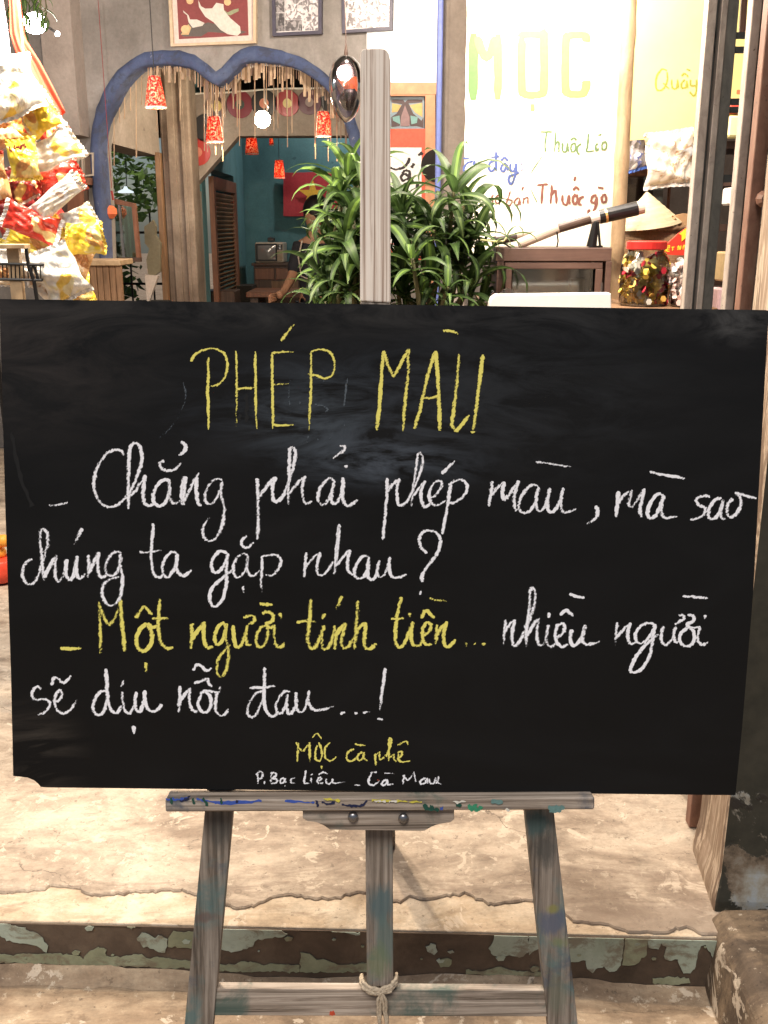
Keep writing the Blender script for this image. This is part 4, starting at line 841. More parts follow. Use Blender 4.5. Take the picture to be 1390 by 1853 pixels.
word('small white chalk words P. Bạc Liêu - Cà Mau', 'chalk_w', Lc, [
 [(95, 290), (98, 330), (98, 360)], [(85, 300), (110, 278), (130, 290), (122, 320), (100, 330)], [(142, 342), (142, 362)], [(188, 295), (185, 330), (185, 355)], [(180, 295), (210, 285), (220, 305), (195, 322), (225, 330), (220, 352), (185, 358)],
 [(270, 320), (250, 330), (248, 352), (268, 350), (278, 325), (285, 355)], [(278, 370), (281, 378)], [(345, 320), (320, 330), (318, 352), (352, 355)], [(415, 270), (408, 320), (405, 355), (440, 355)], [(450, 320), (455, 355)], [(452, 296), (456, 302)], [(500, 340), (520, 325), (505, 318), (490, 340), (505, 358), (530, 350)], [(500, 300), (530, 285), (560, 295)],
 [(550, 325), (550, 352), (575, 360), (595, 330), (600, 355), (680, 345)], [(735, 368), (775, 368)], [(885, 285), (855, 285), (835, 320), (835, 360), (870, 365), (905, 340)], [(950, 330), (925, 345), (920, 368), (945, 362), (955, 335), (960, 365), (995, 362)], [(935, 288), (1000, 295)],
 [(1065, 300), (1060, 340), (1058, 362)], [(1065, 310), (1095, 335), (1130, 280)], [(1130, 280), (1140, 330), (1142, 350)], [(1210, 320), (1180, 335), (1175, 358), (1205, 355), (1218, 325), (1222, 358)], [(1235, 325), (1238, 355), (1262, 355), (1275, 320), (1280, 355), (1290, 335), (1295, 310), (1290, 350), (1320, 362)]], 3.2, 4.2)
# half-erased older chalk
m = MB(); strokes(m, [(*A, [[(130, 275), (140, 330), (120, 390), (90, 440), (40, 490)], [(625, 262), (665, 264), (655, 295)], [(632, 362), (665, 368), (680, 380), (672, 392)], [(755, 262), (750, 310), (742, 370)], [(575, 350), (572, 378)], [(536, 265), (532, 330), (540, 400)], [(745, 400), (742, 500)], [(640, 490), (650, 505)], [(688, 488), (692, 500)], [(605, 480), (602, 520)]])], cb, 4, 5, seed=5)
m.build('chalk_smudge', MAT['chalk_faint'], BD)
MAT['wet'] = flat('wiped_black', (.006, .006, .006), .5)
m = MB(); strokes(m, [(*A, [[(372, 320), (370, 380), (372, 430)], [(350, 400), (340, 420)]]), (0, 540, .4858, [[(45, 495), (58, 580), (80, 680), (120, 775)]])], cb, 4, 6, k0=.0003, jitter=1.2, seed=6); m.build('wipe_mark', MAT['wet'], BD)
# ------------------------------------------------------------------ helpers for background things
def paint_words(par, origin_par, proj, blocks, mat, wh, wv, name='painted_word', seed=1, k0=.0006, label=None):
    m = MB(); strokes(m, blocks, proj, wh, wv, k0=k0, jitter=.35, seed=seed, lift=.000006)
    o = m.build(name, mat, par, origin=origin_par)
    if label: o['label'] = label
    return o
def child_build(m, name, mat, par, **kw): return m.build(name, mat, par, **kw)
PAINT = {}
def pmat(name, c, rough=.6):
    if name not in PAINT: PAINT[name] = flat(name, c, rough, var=.12, scale=60, bmp=.1)
    return PAINT[name]
# ------------------------------------------------------------------ big white sign with the menu
SY = 3.7
def sgn(x, y, k=0.0): return W(x, y, SY - k)
m = MB()
# grey plaster pier with the blue pipe
pA, pB = W(798, 300, 3.86).x, W(848, 300, 3.86).x
m.box((pA, 3.86, H0), (pB, 4.1, 3.29), 0, .006); o = m.build('plaster_pier', MAT['wall_warm'], origin=(pA, 3.9, H0)); tag(o, 'narrow plaster pier between the blue pipe and the white painted signboard', 'pier')
m = MB(); bx = W(793, 300, 3.84).x; m.tube([(bx, 3.84, H0), (bx, 3.84, 3.29)], .011, 10); 
o = m.build('blue_pipe', pmat('blue_paint_pipe', (.10, .13, .33)), origin=(bx, 3.84, H0)); tag(o, 'thin blue upright pipe beside the plaster pier', 'pipe')
M_sign = flat('cream_sign_paint', (.80, .77, .66), .7, var=.06, scale=6)
sg = thing('menu_sign', sgn(985, 430), 'tall white signboard hand painted MỘC with a tobacco list in blue, green and brown', 'sign')
m = MB(); q = [(846, -60), (1139, -60), (1134, 120), (1131, 260), (1124, 380), (1118, 458), (838, 458), (842, 200)]
m.prism([sgn(x, y) for x, y in jag(q, 3, .5, 14)], (0, .012, 0)); m.build('panel', M_sign, sg)
gold = pmat('olive_green_lettering', (.09, .17, .06)); gold_lit = pmat('lit_green_lettering', (.30, .42, .09))  # second green is a paler copy, overexposure painted into the lettering
S5 = .33094
paint_words(sg, None, sgn, [(680, 0, S5, [[(535, 182), (533, 548)]])], gold, 17, 18, label='green block letter stroke')
paint_words(sg, None, sgn, [(680, 0, S5, [[(555, 200), (606, 320), (655, 200)], [(668, 185), (668, 545)], [(798, 200), (798, 470), (812, 512), (860, 520), (905, 512), (920, 470), (920, 200), (905, 190), (812, 190), (798, 205)], [(1150, 230), (1145, 195), (1060, 195), (1040, 230), (1038, 470), (1055, 510), (1130, 512), (1150, 470), (1150, 440)], [(845, 588), (870, 588)]])], gold_lit, 13, 16, seed=2, k0=.0009, label='green block letters MỌC, paled in colour for overexposure')
S6 = .25899
grn, bro, blu = pmat('green_lettering', (.10, .16, .07)), pmat('red_brown_lettering', (.17, .065, .05)), pmat('blue_lettering', (.06, .09, .26))
paint_words(sg, None, sgn, [(820, 200, S6, [[(610, 150), (695, 148)], [(655, 150), (645, 220), (642, 292)], [(715, 150), (710, 290)], [(712, 240), (735, 215), (740, 250), (738, 290)], [(765, 225), (765, 280), (790, 285), (800, 225)], [(800, 225), (805, 287)],
 [(845, 225), (825, 245), (828, 285), (850, 280), (855, 240), (840, 225)], [(820, 208), (845, 190), (862, 208)], [(895, 230), (870, 250), (868, 290), (885, 306)], [(945, 160), (940, 240), (935, 285), (985, 280)], [(1012, 230), (998, 245), (1000, 280), (1018, 262)], [(1012, 172), (1038, 165)], [(1055, 215), (1040, 240), (1045, 272), (1068, 265), (1072, 228), (1055, 215)]])], grn, 3, 3.6, seed=3, k0=.0012, label='green words Thuốc Lào')
paint_words(sg, None, sgn, [(820, 200, S6, [[(70, 333), (112, 335)], [(140, 352), (95, 370), (75, 415), (110, 425), (140, 390), (150, 350)], [(150, 350), (150, 415), (178, 412)], [(116, 452), (118, 460)], [(300, 288), (302, 420)], [(300, 345), (262, 362), (250, 400), (270, 425), (298, 392)], [(265, 325), (326, 320)],
 [(372, 368), (345, 380), (335, 412), (355, 424), (378, 375)], [(378, 375), (382, 420)], [(335, 350), (360, 330), (386, 352)], [(402, 368), (400, 412), (425, 420), (441, 368)], [(441, 368), (438, 440), (410, 512), (390, 495), (395, 460), (440, 440), (462, 430)], [(478, 368), (480, 376)], [(480, 410), (482, 418)]])], blu, 3.2, 4.4, seed=4, k0=.0015, label='blue words Tại đây')
paint_words(sg, None, sgn, [(820, 200, S6, [[(285, 590), (272, 605), (278, 640)], [(325, 592), (302, 600), (298, 640), (320, 645), (332, 605), (325, 592)], [(326, 562), (332, 545)], [(402, 560), (388, 600), (375, 650), (395, 662), (415, 630), (385, 622)], [(458, 605), (430, 630), (435, 660), (458, 648), (464, 608)], [(464, 608), (470, 660)], [(492, 610), (490, 652)], [(492, 622), (520, 605), (524, 652)], [(480, 558), (490, 530)]])], bro, 2.4, 3.0, seed=5, k0=.0018, label='small brown words Có bán')
paint_words(sg, None, sgn, [(820, 200, S6, [[(585, 520), (665, 515)], [(628, 520), (618, 650)], [(690, 520), (683, 650)], [(685, 590), (715, 560), (722, 650)], [(765, 590), (768, 645), (795, 655), (810, 590)], [(810, 590), (816, 655)], [(855, 580), (835, 620), (850, 655), (870, 625), (862, 585)], [(838, 555), (860, 535), (882, 555)], [(846, 490), (856, 460)],
 [(915, 600), (885, 615), (880, 650), (900, 662)], [(1005, 590), (975, 600), (965, 635), (990, 640), (1005, 600)], [(1005, 600), (1000, 660), (970, 720), (945, 712), (955, 690)], [(1052, 585), (1038, 610), (1045, 640), (1068, 630), (1066, 595), (1052, 585)], [(1010, 535), (1052, 542)]])], bro, 3.6, 4.8, seed=6, k0=.0021, label='brown words Thuốc gò')
paint_words(sg, None, sgn, [(820, 200, S6, [[(625, 312), (540, 440)], [(540, 540), (585, 640)]])], grn, 1.2, 1.4, name='pointer_line', seed=7, k0=.0024)
# ------------------------------------------------------------------ bamboo pole and yellow board
PY = 3.3
p0, p1 = W(1141, -30, PY), W(1112, 560, PY); pz = p1 + (p1 - p0) * 3
pz = p0 + (p1 - p0) * ((p0.z - H0) / (p0.z - p1.z)); pt = p0 + (p0 - p1) * .6
m = MB(); P = []; R_ = []
for i in range(60):
    t = i / 59; P.append(pt.lerp(pz, t)); R_.append(.0225 + (.003 if i % 8 == 0 else 0))
m.tube(P, R_, 12); o = m.build('bamboo_pole', MAT['bamboo'], origin=pz, smooth=True); tag(o, 'upright bamboo pole between the white signboard and the yellow board', 'pole')
YY = 3.45
def yb(x, y, k=0.0): return W(x, y, YY - .15 * 0 - k, -.10)
yp = thing('yellow_board', yb(1200, 252), 'pale yellow board lettered Quầy above the snack counter', 'sign')
m = MB(); m.prism([yb(1147, 114), yb(1136, 254), yb(1400, 238), yb(1400, -60), yb(1150, -60)], (0, .012, 0)); m.build('panel', flat('pale_yellow_paint', (.78, .68, .26), .6, var=.08, scale=5), yp)
S7 = .20863
paint_words(yp, None, yb, [(1100, 0, S7, [[(512, 612), (470, 600), (430, 650), (415, 720), (430, 780), (480, 770), (515, 700), (515, 625)], [(480, 720), (532, 772)], [(555, 690), (560, 760), (595, 765), (605, 690)], [(605, 690), (610, 765)], [(670, 690), (640, 720), (640, 760), (678, 755), (685, 700)], [(685, 700), (692, 760)], [(640, 660), (665, 635), (695, 665)], [(682, 598), (715, 610)], [(715, 690), (720, 740), (760, 740)], [(770, 690), (765, 800), (740, 830), (710, 795)]])], pmat('olive_lettering', (.30, .30, .05)), 2.4, 3.2, label='olive word Quầy')
m = MB()
for (x, y) in ((178, 690), (168, 893), (162, 1124)):
    c = yb(1100 + x * S7, y * S7, .002); m.lathe([(.0035, 0), (.0028, .002), (0, .0028)], c, 8, M=Matrix.Rotation(math.radians(90), 3, 'X'))
m.build('nail', MAT['dark'], yp)
m = MB(); strokes(m, [(0, 0, 1, [[(1333, 166), (1345, 168)]])], yb, 9, 9); m.build('painted_word', pmat('orange_dot', (.6, .2, .08)), yp)
# shelf unit behind the gate gap
m = MB(); sh = thing('storage_shelf', (colx(1330, 400, 3.6), 3.6, H0), 'dark shelf of packets seen through the gap of the steel gate', 'shelf')
x0, x1 = colx(1295, 400, 3.6), colx(1500, 400, 3.6)
for y in (262, 330, 412, 510, 600):
    z = W(1320, y, 3.6).z; mb = MB(); mb.box((x0, 3.6, z - .012), (x1, 3.9, z + .012)); mb.build('shelf_board', MAT['dark_wood'], sh)
for xx in (x0, x1):
    mb = MB(); mb.box((xx - .015, 3.599, H0), (xx + .015, 3.9, 2.0)); mb.build('upright', MAT['dark_wood'], sh)
def packet(name, px0, py0, px1, py1, Y, mats, label, cat, group=None, bulge=.5, rot=0, tilt=0):
    pass
for (x0_, y0_, x1_, y1_, c, lb) in ((1310, 190, 1340, 205, (.6, .08, .05), 'red packet behind the gate gap below the yellow board'), (1308, 212, 1342, 250, (.75, .7, .35), 'yellow packet with a red edge on the top shelf behind the gate gap'), (1310, 340, 1340, 372, (.75, .70, .66), 'white box on the middle shelf behind the gate gap'), (1296, 455, 1334, 508, (.50, .36, .18), 'bundle of dry brown sticks in a glass on the lower shelf behind the gate'), (1285, 520, 1316, 598, (.75, .5, .5), 'white and pink printed packet at the foot of the steel gate gap')):
    A0, B0 = W(x0_, y1_, 3.55), W(x1_, y0_, 3.55); mb = MB(); mb.box((A0.x, 3.5, A0.z), (B0.x, 3.58, B0.z), 0, .006)
    o = mb.build('shelf_packet', pmat(lb[:18], c), origin=A0); tag(o, lb, 'packet')

# ------------------------------------------------------------------ counter, cabinet, jars
CY = 3.15
cz = W(1160, 551, 3.0).z - .004
ct = thing('snack_counter', (colx(1180, 550, 3.2), 3.2, H0), 'orange brown wooden counter under the sweet jars, mostly hidden by the chalkboard', 'counter')
x0, x1 = colx(880, 550, 3.1), colx(1265, 550, 3.1)
for i in range(4):
    y0 = 2.92 + i * .14; mb = MB(); mb.box((x0, y0, cz - .03), (x1, y0 + .138, cz - .001 * (i % 2)), 0, .002); mb.build('top_board', MAT['plank'], ct)
for xx in (x0 + .03, x1 - .07):
    for yy in (2.95, 3.4):
        mb = MB(); mb.box((xx, yy, H0), (xx + .04, yy + .04, cz - .031)); mb.build('leg', MAT['plank'], ct)
# cabinet (meat safe)
KY = 3.12
def kb(x, y, k=0.0): return W(x, y, KY - k)
ca, cb_ = kb(897, 550), kb(1107, 447); 
cabt = thing('display_cabinet', (0.5 * (ca.x + cb_.x), KY, cz), 'small brown wooden cabinet with a glass front, bamboo pipes resting on top', 'cabinet')
zt, zb_ = kb(1000, 448).z, cz
m = MB(); xa, xb = ca.x, cb_.x
m.box((xa, KY + .006, zb_), (xb, KY + .25, zb_ + .015)); m.box((xa, KY + .006, zt - .012), (xb, KY + .25, zt)); m.box((xa, KY + .006, zb_ + .0152), (xa + .012, KY + .25, zt - .0122)); m.box((xb - .012, KY + .006, zb_ + .0152), (xb, KY + .25, zt - .0122)); m.box((xa + .0122, KY + .24, zb_ + .0152), (xb - .0122, KY + .25, zt - .0122))
m.build('case', MAT['cabinet'], cabt)
def kbox(n, x0, y0, x1, y1, f, mat='cabinet', b=.25, back=.006): 
    P0, P1 = kb(x0, y1), kb(x1, y0); mb = MB(); mb.box((P0.x, KY - f, P0.z), (P1.x, KY + back - .0002, P1.z), 0, .0012); return mb.build(n, MAT[mat], cabt)
kbox('top_rail', 897, 449, 1107, 472.5, .004); kbox('side_rail', 897, 473, 912, 551, .004); kbox('side_rail', 1092, 473, 1107, 551, .004)
kbox('door_rail', 913.5, 475, 1091, 486.5, .001); kbox('door_stile', 913.5, 487, 926.5, 551, .001); kbox('door_stile', 1074.5, 487, 1091, 551, .001)
P0, P1 = kb(926.5, 551), kb(1074.5, 487); m = MB(); m.box((P0.x, KY + .0058, P0.z), (P1.x, KY + .0078, P1.z)); m.build('glass_pane', glass('cabinet_glass', (.75, .78, .76), .5, .1), cabt)
m = MB(); a = kb(1088, 520); m.box((a.x - .002, KY - .005, a.z - .014), (a.x + .003, KY - .002, a.z + .014)); m.build('latch', MAT['grey_metal'], cabt)
P0 = W(1032, 545, KY + .1); P1 = W(1058, 505, KY + .1); m = MB(); m.box((P0.x, KY + .1, zb_ + .0155), (P1.x, KY + .15, P1.z)); o = m.build('paper_packet', pmat('buff_paper', (.42, .34, .22)), origin=P0); tag(o, 'small buff packet behind the glass of the brown cabinet', 'packet')
# white tray in front
WY = 2.86
P0, P1 = W(887, 551, WY), W(1106, 530, WY)
m = MB(); pts = [W(886, 549, WY), W(889, 540, WY), W(898, 533, WY), W(960, 532.5, WY), W(1106, 530.5, WY), W(1107, 575, WY), W(884, 575, WY)]
m.prism(pts, (0, .05, 0)); o = m.build('white_box', MAT['white'], origin=P0, bevel=.003); tag(o, 'long low white box in front of the brown cabinet', 'box')
zw = W(1000, 575, WY).z
m = MB(); a0, a1 = W(890, 575, WY).x, W(1100, 575, WY).x; m.box((a0, WY - .02, zw - .02), (a1, WY + .08, zw - .001)); m.box((a0, WY, H0), (a0 + .03, WY + .05, zw - .021)); m.box((a1 - .03, WY, H0), (a1, WY + .05, zw - .021))
o = m.build('box_stand', MAT['plank'], origin=(a0, WY, H0)); tag(o, 'narrow wooden stand carrying the long white box', 'stand')
m = MB(); m.prism([W(900, 533, WY + .02), W(920, 520, WY + .02), (W(940, 532, WY + .02))], (0, .012, 0)); o = m.build('plastic_wrapper', glass('clear_film', (.95, .93, .9), .9, .15), origin=W(915, 532, WY + .02)); tag(o, 'crumpled clear wrapper peaking above the long white box', 'wrapper')
# bamboo water pipes on the cabinet
def bpipe(name, segs, label, Y0):
    t = thing(name, W(segs[0][0][0], segs[0][0][1], Y0), label, 'tobacco pipe', 'bamboo tobacco pipes on the cabinet')
    for (a, b, ra, rb, mat, nm) in segs:
        m = MB(); m.tube([W(a[0], a[1], Y0), W(b[0], b[1], Y0)], [ra * Y0 / 1800, rb * Y0 / 1800], 16); m.build(nm, mat, t, smooth=False)
    return t
cream = flat('pale_bamboo_skin', (.62, .52, .42), .4, var=.1, scale=20); gold_ = flat('brass_ring', (.75, .5, .2), .3, .6)
bpipe('tobacco_pipe', [((938, 442), (1010, 413), 9, 9, cream, 'bamboo_tube'), ((1010, 413), (1072, 394), 8.6, 9.4, flat('brown_bamboo_skin', (.10, .065, .05), .35), 'lower_sleeve'), ((1068, 397), (1084, 392), 11, 11.4, flat('silver_collar', (.7, .66, .6), .3, .4), 'collar'), ((1084, 393), (1094, 390.5), 12, 12, MAT['black'], 'upper_sleeve'), ((1094, 390.5), (1098, 389.5), 12.6, 12.6, gold_, 'gold_ring'), ((1098, 389.5), (1153, 377), 12.2, 12.2, MAT['black'], 'upper_sleeve'), ((1153, 377), (1165, 374.5), 11.4, 11, cream, 'mouth_end')], 'long pale bamboo tobacco pipe with black sleeve and gold ring propped on the cabinet', 3.16)
bpipe('tobacco_pipe', [((898, 434), (1000, 412), 7, 6, cream, 'bamboo_tube'), ((890, 437), (935, 428), 7.8, 7.8, flat('dark_pipe_sleeve', (.06, .04, .035), .4), 'lower_sleeve'), ((1000, 412), (1040, 398), 4, 3, MAT['cabinet'], 'stem')], 'thinner second tobacco pipe lying behind the long one, its dark end in the leaves', 3.24)
m = MB(); m.tube([W(1078, 402, 3.15), W(1074, 425, 3.15), W(1070, 447, 3.15)], [.010, .013, .016], 10); m.tube([W(1082, 402, 3.14), W(1086, 447, 3.14)], .004, 6); m.tube([W(1008, 420, 3.145), W(1010, 436, 3.14), W(1008, 447, 3.14)], .0025, 6); m.lathe([(.022, 0), (.022, .006)], W(1078, 448, 3.17), 14)
o = m.build('pipe_rest', MAT['black_wire'], origin=W(1078, 448, 3.17)); tag(o, 'black metal rest holding the long tobacco pipe up on the cabinet', 'stand')
# candy jars
M_jar = glass('jar_glass', (.97, .98, .97), .05)
def jar(cx, w, ytop, ybot, Y, label, lidcol, fillcols, lid=True):
    c = W(cx, ybot, Y); R = w / 2 * Y / 1800 / 1.0; h = W(cx, ytop, Y).z - c.z
    t = thing('sweet_jar', (c.x, Y, cz), label, 'jar'); z = cz; h = W(cx, ytop, Y).z - cz
    nk = .74
    m = MB(); m.lathe([(R * .9, 0), (R, .012), (R, h * .62), (R * .96, h * .72), (R * nk, h * .82), (R * nk, h * .86)], (c.x, Y, z), 28, caps=False); m.build('glass_body', M_jar, t, smooth=True)
    m = MB(); m.lathe([(R * .88, .002), (R * .88, .006)], (c.x, Y, z), 24); m.build('base', pmat('jar_base', (.8, .78, .74)), t)
    if lid:
        m = MB(); m.lathe([(R * nk * 1.02, h * .865), (R * nk * 1.12, h * .88), (R * nk * 1.12, h * .985), (R * nk * 1.02, h)], (c.x, Y, z), 28); m.build('lid', lidcol, t, smooth=False)
    r = random.Random(int(cx)); k = 0
    cm = [pmat('sweet_%s' % n, q, .35) for n, q in fillcols]
    g = MB()
    for i in range(90):
        a = r.uniform(0, 6.28); rr_ = R * .76 * math.sqrt(r.uniform(.55, 1)); zz = z + .012 + (h * .66) * (i / 90)
        p = Vector((c.x + rr_ * math.cos(a), Y + rr_ * math.sin(a), zz))
        s = Vector((r.uniform(.018, .026), r.uniform(.010, .014), r.uniform(.011, .016)))
        M = Matrix.Rotation(r.uniform(0, 6.28), 3, 'Z') @ Matrix.Rotation(r.uniform(-1, 1), 3, 'Y')
        mi = r.randrange(len(cm)); 
        pr = [(-1.25, 0, .9), (-1.0, 0, -.2), (-.7, .9, .8), (.7, .9, .8), (1.0, 0, -.2), (1.25, 0, .9)]
        ring = lambda X, f: [p + M @ Vector((X * s.x, f * s.y * math.cos(q * 1.047), f * s.z * math.sin(q * 1.047))) for q in range(6)]
        g.rings([ring(-1.35, .8), ring(-.95, .25), ring(-.7, .95), ring(.7, .95), ring(.95, .25), ring(1.35, .8)], mi)
    o = g.build('wrapped_sweets', cm, t); o['kind'] = 'stuff'
    return t
jar(1163, 84, 436, 548, 3.02, 'round glass jar with a red lid full of yellow and red wrapped sweets', flat('red_lid', (.55, .03, .025), .3), [('yellow', (.88, .66, .12)), ('white', (.8, .76, .66)), ('red', (.55, .03, .05)), ('ochre', (.6, .36, .08)), ('yellow2', (.8, .62, .2))])
jar(1245, 62, 452, 552, 2.98, 'white filled jar half hidden by the steel gate', MAT['white'], [('snow', (.8, .78, .76)), ('pink', (.75, .55, .5))], lid=False)
# weave basket + hat
def basket_mat():
    m, N, L, P = newmat('woven_cane'); v = coords(N, L)
    w = N.new('ShaderNodeTexBrick'); w.inputs['Scale'].default_value = 60; w.inputs['Color1'].default_value = (.42, .25, .13, 1); w.inputs['Color2'].default_value = (.30, .17, .08, 1); w.inputs['Mortar'].default_value = (.12, .06, .03, 1); w.inputs['Brick Width'].default_value = 1.1; w.inputs['Row Height'].default_value = .4
    mp = N.new('ShaderNodeMapping'); mp.inputs['Rotation'].default_value = (math.radians(90), 0, 0); L.new(v, mp.inputs[0]); L.new(mp.outputs[0], w.inputs['Vector'])
    L.new(w.outputs[0], P.inputs['Base Color']); P.inputs['Roughness'].default_value = .6; bump(N, L, w.outputs['Fac'], P, -.5, .003); return m
BYy = 3.42
bt = W(1177, 414, BYy); bb = cz
zt_ = W(1177, 414, BYy).z
bk = thing('cane_basket', (bt.x + .03, BYy + .02, cz), 'round woven cane basket behind the red lidded jar', 'basket')
m = MB(); Rb = 60 * BYy / 1800; 
prof = [(Rb * .82, 0)] + [(Rb * (.82 + .18 * t), (zt_ - cz) * t) for t in (.25, .5, .75, 1)]
m.lathe(prof, (bt.x + .03, BYy + .02, cz), 36, caps=True); m.build('basket_body', basket_mat(), bk, smooth=True)
m = MB(); P = []; 
for i in range(73):
    a = 2 * math.pi * i / 72; P.append(Vector((bt.x + .03 + (Rb + .003) * math.cos(a), BYy + .02 + (Rb + .003) * math.sin(a), zt_ + .004 * (i % 2))))
m.tube(P, .008, 7, caps=False); m.build('rim', MAT['plank'], bk, smooth=True)
m = MB(); hc = W(1170, 413, 3.42); n = 40
M = Matrix.Rotation(math.radians(-8), 3, 'Y') @ Matrix.Rotation(math.radians(6), 3, 'X')
prof = []
for i in range(15):
    t = i / 14; prof.append((.105 * (1 - t) + .002, .105 * t + (.0012 if i % 2 else 0)))
m.lathe(prof, (hc.x, 3.40, zt_ + .012), n, caps=True, M=M)
o = m.build('conical_hat', flat('palm_leaf_hat', (.52, .42, .27), .55, var=.12, scale=40, stretch=(1, 1, 6)), origin=(hc.x, 3.40, zt_ + .012)); tag(o, 'pale conical palm leaf hat resting on the cane basket', 'hat')
m = MB(); m.tube([W(1172, 409, 3.34), W(1200, 405, 3.34), W(1222, 395, 3.34), W(1216, 391, 3.34)], [.006, .008, .007, .004], 8); m.prism([W(1216, 408, 3.36), W(1213, 392, 3.36), W(1240, 386, 3.36), W(1262, 390, 3.36), W(1262, 412, 3.36)], (0, .03, .0))
o = m.build('folded_bag', pmat('brown_cloth', (.40, .24, .12)), origin=W(1220, 405, 3.34)); tag(o, 'folded brown bag beside the conical hat on the basket', 'bag')
# red cap with yellow star and writing
hy = 3.16
cap = thing('red_pennant', W(1225, 458, hy), 'red pointed pennant with a yellow star and yellow letters VIỆT NAM beside the jar', 'pennant')
def cp(x, y, k=0.0): return W(x, y, hy - k)
S8 = .20863
def c4(pts): return [(1100 + a * S8, 230 + b * S8) for a, b in pts]
m = MB(); m.prism([cp(*p) for p in c4([(452, 1085), (520, 1010), (620, 920), (700, 865), (900, 800), (900, 1110), (600, 1112), (500, 1105)])], (0, .012, 0)); m.build('cloth', pmat('flag_red', (.62, .04, .02)), cap)
m = MB(); m.prism([cp(*p, .0008) for p in c4([(620, 925), (695, 868), (760, 830), (760, 1000), (690, 950), (640, 990), (640, 940)])], (0, -.0012, 0)); m.build('star', pmat('flag_yellow', (.85, .62, .04)), cap)
paint_words(cap, None, cp, [(1100, 230, S8, [[(470, 1062), (482, 1085), (500, 1050)], [(508, 1048), (504, 1078)], [(518, 1045), (515, 1076), (536, 1074)], [(518, 1045), (540, 1044)], [(518, 1060), (534, 1060)], [(550, 1042), (580, 1040)], [(566, 1042), (560, 1072)], [(520, 1035), (530, 1028), (540, 1036)], [(608, 1066), (612, 1030), (628, 1062), (634, 1026)], [(650, 1062), (662, 1024), (674, 1060)]])], pmat('flag_yellow', (.85, .62, .04)), 1.6, 1.8, label='yellow letters VIỆT NAM')
# thin sticks bundle
m = MB(); r = random.Random(3)
for i in range(14):
    x = 1206 + i * 1.1; m.tube([W(x + r.uniform(-1, 1), 560, 3.25), W(x + r.uniform(-3, 3), 478 + r.uniform(0, 14), 3.25)], .0016, 5)
o = m.build('stick_bundle', MAT['plank'], origin=W(1212, 555, 3.25)); tag(o, 'bundle of thin wooden sticks between the two jars', 'sticks')
# dark cabinet behind with hanging bags
DY = 4.3
def dk(x, y, k=0.0): return W(x, y, DY - k)
dc = thing('glass_fronted_cupboard', (dk(1170, 400).x, DY, H0), 'orange brown cupboard with glass doors behind the snack counter', 'cupboard')
def dbox(n, x0, y0, x1, y1, f, mat, dep=.3): 
    P0, P1 = dk(x0, y1), dk(x1, y0); mb = MB(); mb.box((P0.x, DY - f, P0.z), (P1.x, DY + dep, P1.z), 0, .003); return mb.build(n, MAT[mat] if isinstance(mat, str) else mat, dc)
dbox('top_rail', 1090, 300, 1216, 319, .02, 'red_wood'); dbox('door_stile', 1202, 319.5, 1214, 470, .01, 'red_wood', .02); dbox('case', 1090, 319.5, 1201.5, 560, -.15, 'dark_wood', .4)
dbox('door_stile', 1090, 319.5, 1126, 470, .01, 'red_wood', .02); dbox('shelf_board', 1127, 378, 1201, 384, -.03, 'red_wood', .14)
P0, P1 = dk(1126, 470), dk(1202, 320); m = MB(); m.box((P0.x, DY, P0.z), (P1.x, DY + .003, P1.z)); m.build('glass_pane', glass('cupboard_glass', (.8, .82, .8), .4), dc)
m = MB(); P0, P1 = dk(1140, 380), dk(1158, 332); m.box((P0.x, DY + .06, P0.z), (P1.x, DY + .1, P1.z)); o = m.build('tin', pmat('pale_tin', (.45, .40, .30)), origin=P0); tag(o, 'pale tin standing inside the glass fronted cupboard', 'tin')
m = MB(); P0, P1 = dk(1060, 298), dk(1265, 230); m.box((P0.x, DY + .05, P0.z), (P1.x, DY + .1, P1.z + .3)); o = m.build('backboard', MAT['dark'], origin=P0); tag(o, 'dark panel behind the hanging plastic bags under the yellow board', 'panel')
